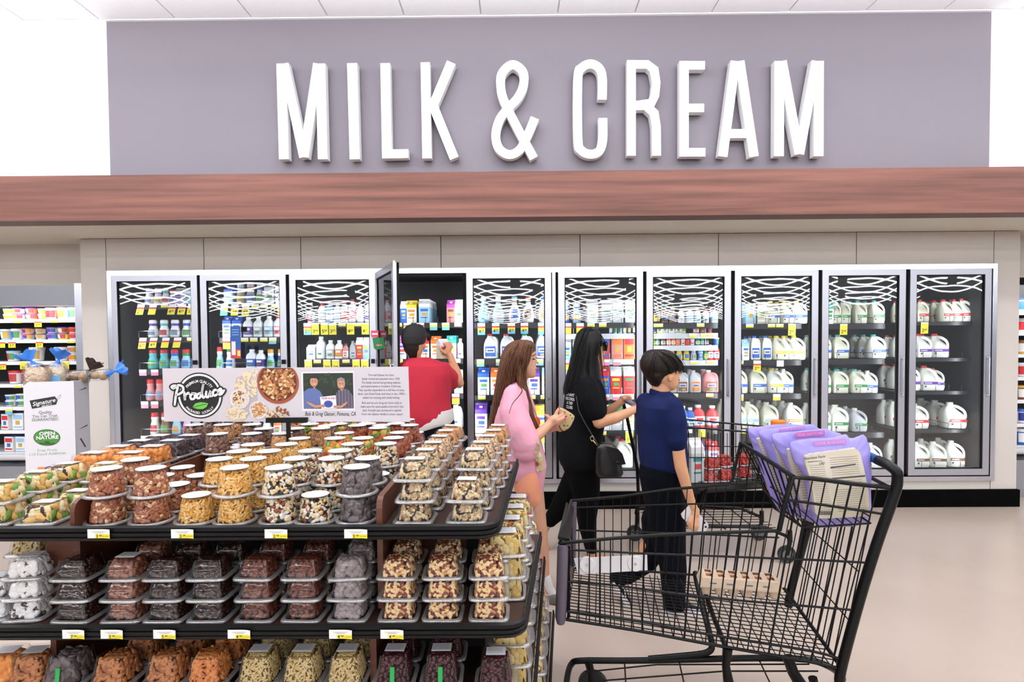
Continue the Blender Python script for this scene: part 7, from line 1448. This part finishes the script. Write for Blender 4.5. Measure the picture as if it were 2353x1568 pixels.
A = Fig(YM, ma_.location); A.loft([(940, 930, 1040, .165), (958, 932, 1044, .17), (972, 936, 1043, .165), (984, 938, 1020, .15), (994, 938, 985, .12)]).melt('undershirt', mat('#ddd8d6', .85), ma_, .008, 4)
A = Fig(YM, ma_.location); A.loft([(822, 942, 985, .07), (830, 930, 1010, .11), (840, 922, 1030, .14), (860, 916, 1038, .155), (890, 914, 1037, .165), (920, 915, 1035, .17), (944, 916, 1038, .175), (956, 918, 1041, .175), (966, 922, 1036, .17), (976, 925, 1012, .16), (986, 928, 975, .13), (992, 930, 950, .1)], 2.3)
A.chain([(1020, 850, 19, .0), (1035, 868, 18, .04), (1038, 884, 14, .06)]).chain([(930, 850, 19, .0), (920, 880, 18, .04)]).melt('shirt', mat('#a3142c', .85, var=.1, vs=6, bump=.35), ma_, .0075, 4)
A = Fig(YM, ma_.location); A.loft([(770, 924, 972, .095), (790, 925, 972, .1), (805, 929, 970, .09), (818, 938, 965, .07), (826, 944, 960, .05)]).melt('hair', hairmat('#0e0b0a', '#2a1c16'), ma_, .007, 3)
A = Fig(YM, ma_.location); A.loft([(745, 944, 964, .04), (749, 934, 972, .075), (760, 925, 979, .1), (775, 922, 980, .11), (790, 924, 976, .105), (796, 930, 968, .09)]).chain([(975, 768, 6, .06), (980, 772, 4, .1), (979, 782, 3, .11)]).melt('cap', mat('#0d0d0f', .8), ma_, .006, 3)
o = prod('carton', ('#d8c3a0', '#eceaf0', '#8e1f63'), tuple(Mf.P(1006, 827, .32)), .085, .165, .5, 'magenta topped oat drink carton in the raised hand of the man in red', 'carton', None)
m = MB(); m.rings([[(r_ * math.cos(t) * 1.0 + .02, -.515, .42 + r_ * 1.0 * math.sin(t)) for t in [2 * pi * i / 20 for i in range(20)]] for r_ in (.13, .2)], (False, False)); m.build('ring_print', mat('#6a2418', .5), o)
# ================================================================== white cardboard bin with bread bags
aa = math.radians(19); bz = 3.6
P0 = Vector((at(170, 900, bz).x, bz, 0)); ux = Vector((-math.cos(aa), -math.sin(aa), 0)); dv = Vector((-math.sin(aa), math.cos(aa), 0))
bw, bd = .262, .25; zb = at(170, 876, bz).z
bn = thing('display_bin', 'white cardboard display bin with printed logos and bread on top', 'display', (P0.x - .1, bz + .1, 0)); BO = bn.location
C0 = P0 + ux * bw; C1 = P0.copy(); C2 = P0 + dv * bd; C3 = C0 + dv * bd
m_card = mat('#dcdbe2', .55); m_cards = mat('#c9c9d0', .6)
U = Vector((0, 0, zb))
m = MB(BO); ins = (C1 - C0).normalized(); cut = .02
m.slab([C0, C1, C1 + U, C0 - ux * .028 + U, C0 + U - Vector((0, 0, .022))], dv * .004); m.build('front_wall', m_card, bn)
m = MB(BO); m.slab([C1 + dv * .0005, C2, C2 + U, C1 + U + dv * .0005], ux * .004); m.build('side_wall', m_cards, bn)
m = MB(BO); m.slab([C0 + dv * .005, C3, C3 + U, C0 + dv * .005 + U - Vector((0, 0, .022))], -ux * .004); m.build('side_wall', m_cards, bn)
m = MB(BO); m.slab([C3 - ux * .005, C2 + ux * .005, C2 + U + ux * .005, C3 + U - ux * .005], -dv * .004); m.build('back_wall', m_cards, bn)
m = MB(BO); m.slab([C0 - ux * .005 + dv * .005 + Vector((0, 0, zb - .1)), C1 + ux * .005 + dv * .005 + Vector((0, 0, zb - .1)), C2 + ux * .005 - dv * .005 + Vector((0, 0, zb - .1)), C3 - ux * .005 - dv * .005 + Vector((0, 0, zb - .1))], (0, 0, .004)); m.build('shelf', m_cards, bn)
fx = (C1 - C0).normalized(); nrm = -dv
def fp(x, y, e=1):      # point on the bin's front from its pixel
    t = (x - 57) / 113.0; base = C0 + (C1 - C0) * t; v = ray(x, y); k = (base.y) / 1.0; return Vector((base.x, base.y, H + v[2] * base.y)) + nrm * (.0006 * e)
m = MB(BO); S1 = bz / F; UZ = Vector((0, 0, 1)); tl = (fx * math.cos(.2) + UZ * math.sin(.2)); tu = (UZ * math.cos(.2) - fx * math.sin(.2))
def poly(pts, mi, e=1): m.add([fp(x, y, e) for x, y in pts], [tuple(range(len(pts) - 1, -1, -1))], mi)
poly([(70, 921), (75, 940), (129, 930), (133, 919), (126, 911)], 0); c = fp(101, 925, 2)
put_text(m, 'Signature', c, tl, tu, 13 * S1, 1, .012, .3, width=44 * S1); put_text(m, 'SELECT', fp(108, 932, 2), tl, tu, 5 * S1, 1, .01, width=20 * S1)
m2 = MB(BO); m2.tube(smooth_pts([fp(127, 921, 3), fp(135, 910, 3), fp(140, 907, 3), (fp(138, 914, 3)), fp(128, 922, 3)], 3), .0008, 4); m2.build('tag_string_print', mat('#a8a8ae', .6), bn)
for k, (tx, w_) in enumerate((('Quality', 25), ('You Can Trust.', 49), ('GUARANTEED.', 51))): put_text(m, tx, fp(104, 948 + k * 8.3, 1), fx, UZ, 9.5 * S1, 6, .004, width=w_ * S1)
n = 40; poly([(106 + 30 * math.cos(2 * pi * i / n), 1006 + 19 * math.sin(2 * pi * i / n)) for i in range(n)], 5, 1); poly([(106 + 28.5 * math.cos(2 * pi * i / n), 1006 + 17.8 * math.sin(2 * pi * i / n)) for i in range(n)], 2, 2)
put_text(m, 'OPEN', fp(107, 997, 3), fx, UZ, 11 * S1, 1, .03, width=30 * S1); put_text(m, 'NATURE', fp(107, 1006, 3), fx, UZ, 11 * S1, 1, .03, width=42 * S1)
poly([(86, 1020), (92, 1017), (99, 1019), (103, 1014), (110, 1014), (113, 1019), (121, 1018), (127, 1020), (118, 1022), (95, 1022)], 5, 3)
put_text(m, 'Free From', fp(106, 1035, 1), fx, UZ, 9 * S1, 3, 0, width=37 * S1); put_text(m, '110 Food Additives', fp(106, 1043.5, 1), fx, UZ, 9 * S1, 3, 0, width=69 * S1)
poly([(83, 1074), (83, 1100), (108, 1099), (108, 1073)], 8); poly([(108, 1073), (108, 1099), (133, 1097), (133, 1071)], 9); poly([(83, 1099), (83, 1110), (133, 1107), (133, 1096)], 4, 2)
poly([(107 + 12.5 * math.cos(t) + 3 * math.sin(-t), 1085 + 13.5 * math.sin(t)) for t in [2 * pi * i / 30 for i in range(30)]], 4, 3); poly([(107 + 8 * math.cos(t) + 3 * math.sin(-t), 1085 + 11 * math.sin(t)) for t in [2 * pi * i / 30 for i in range(30)]], 10, 4)
put_text(m, 'organics', fp(108, 1103, 4), fx, UZ, 11 * S1, 1, .02, width=46 * S1); put_text(m, 'Always', fp(108, 1119, 1), fx, UZ, 9 * S1, 4, 0, width=25 * S1); put_text(m, 'Non-GMO', fp(108, 1128, 1), fx, UZ, 9 * S1, 4, 0, width=36 * S1)
bm_l = m.build('printed_logos', pal('#141416', '#f4f4f6', '#3f7d2e', '#7f9c78', '#2450a8', '#1f4a1c', '#3a3a3e', '#a8a8ae', '#ef8a4a', '#b7d334', '#f2b52e'), bn)
m = MB(BO)
for y in (900, 990):
    a = C1 + dv * .06 + Vector((0, 0, at(180, y, bz).z)) - ux * .0008; m.slab([a, a + dv * .14 + UZ * .012, a + dv * .14 + UZ * .004, a + dv * .07 + UZ * .001], -ux * .0006)
a = C1 + dv * .07 + Vector((0, 0, at(180, 1012, bz).z)) - ux * .0008; m.slab([a, a + dv * .02, a + dv * .10 - UZ * .07, a + dv * .08 - UZ * .07], -ux * .0006); m.build('slot_cuts', mat('#3c3b40', .8), bn)
# bread bags
m_bag = clear('bread_plastic', (.93, .94, .96), .12, .5, .12, bump=.4); m_blu = mat('#1f62c4', .3, vs=12, hex2='#3f86dd', bump=.4); m_bread = mat('#a7764a', .8, vs=14, hex2='#c79a68'); m_roll = mat('#8a6a48', .8, vs=14, hex2='#b28a5e')
def loaf(c, L, w, h, rz, knot, col, label, kc, rolls=False, patch=None):
    t = thing('bread_bag', label, 'bread', c, rz, None); m = MB()
    if rolls:
        for k in range(3): m.ell(((k - 1) * L * .3, .008 * (k % 2), h * .5 + .006 * (k % 2)), L * .2, w * .46, h * .48, None, 14, 9)
        m.build('bread_rolls', col, t, True, 180)
    else:
        m.sq([(L / 2 * .93, w / 2 * .9, 0), (L / 2 * .97, w / 2, .01), (L / 2 * .97, w / 2, h * .55), (L / 2 * 1.0, w / 2 * 1.08, h * .72), (L / 2 * .92, w / 2 * 1.0, h * .92), (L / 2 * .7, w / 2 * .7, h)], 26, 3.2); m.build('bread_loaf', col, t, True, 180)
    m = MB(); n = 26
    rs = []
    for k, (f, z) in enumerate(((1.02, 0), (1.06, .02), (1.07, h * .5), (1.1, h * .8), (.9, h * 1.02), (.45, h * 1.15))):
        rs.append([((L / 2 * f) * math.copysign(abs(math.cos(q)) ** .6, math.cos(q)) * (1 + .02 * math.sin(5 * q + k)) + knot[0] * (max(0, k - 3) / 2) * .6, (w / 2 * (f + .06)) * math.copysign(abs(math.sin(q)) ** .6, math.sin(q)) * (1 + .03 * math.sin(7 * q + 2 * k)), z) for q in [2 * pi * i / n for i in range(n)]])
    m.rings(rs, (True, True)); m.build('bag_film', m_bag, t, True, 60)
    if patch:
        m = MB(); m.slab([(patch[0] * L, -w * .60, h * .25), (patch[1] * L, -w * .60, h * .25), (patch[1] * L, -w * .60, h * .7), (patch[0] * L, -w * .60, h * .7)], (0, .002, 0)); m.build('bag_print', mat(patch[2], .4), t)
    m = MB(); K = Vector(knot); base = Vector((K.x * .3, 0, h * 1.0)) if abs(K.x) < .08 else Vector((math.copysign(L * .42, K.x), 0, h * .6)); d = (K - base).normalized(); s1 = d.orthogonal().normalized(); s2 = d.cross(s1)
    rs = []
    for k, (tt, r_) in enumerate(((0, .026), (.5, .016), (.9, .007), (1.0, .006))): rs.append([base.lerp(K, tt) + (s1 * math.cos(q) + s2 * math.sin(q)) * r_ * (1 + .15 * math.sin(6 * q)) for q in [2 * pi * i / 18 for i in range(18)]])
    for k, (tt, r_) in enumerate(((.02, .016), (.045, .034), (.062, .044))): rs.append([K + d * (tt + .012 * math.sin(4 * q + 1)) + (s1 * math.cos(q) * 1.3 + s2 * math.sin(q) * .7) * r_ * (1 + .22 * math.sin(7 * q)) for q in [2 * pi * i / 18 for i in range(18)]])
    m.rings(rs, (False, False)); m.build('bag_tail', kc, t, True, 60); return t
q_ = lambda x, y, Y: at(x, y, Y)
zt2 = zb - .096
loaf((q_(88, 870, 3.60).x, 3.60, zt2), .13, .10, .185, .3, (-.035, 0, .225), mat('#b98d63', .8, vs=22, hex2='#d3b48c'), 'sliced bread in a clear bag with blue twisted tail, at the bin\'s left', m_blu)
loaf((q_(124, 870, 3.66).x, 3.68, zt2), .12, .09, .185, .3, (.015, 0, .23), mat('#c2a27c', .8, vs=22, hex2='#dcc8a6'), 'bread bag with pale blue print and blue tail, in the middle of the bin', m_blu, patch=(-.35, .35, '#6fa3cf'))
loaf((q_(158, 870, 3.69).x, 3.74, zt2 + .075), .15, .10, .075, .45, (.085, 0, .085), m_roll, 'brown rolls in a clear bag with a dark tail on the bin', mat('#2c2119', .4), True)
loaf((q_(192, 868, 3.7).x, 3.80, zt2 + .085), .15, .08, .065, .45, (.11, .0, .06), mat('#a8804f', .8, vs=14, hex2='#c9a878'), 'long rolls in a blue ended bag leaning over the bin\'s right edge', m_blu, True)
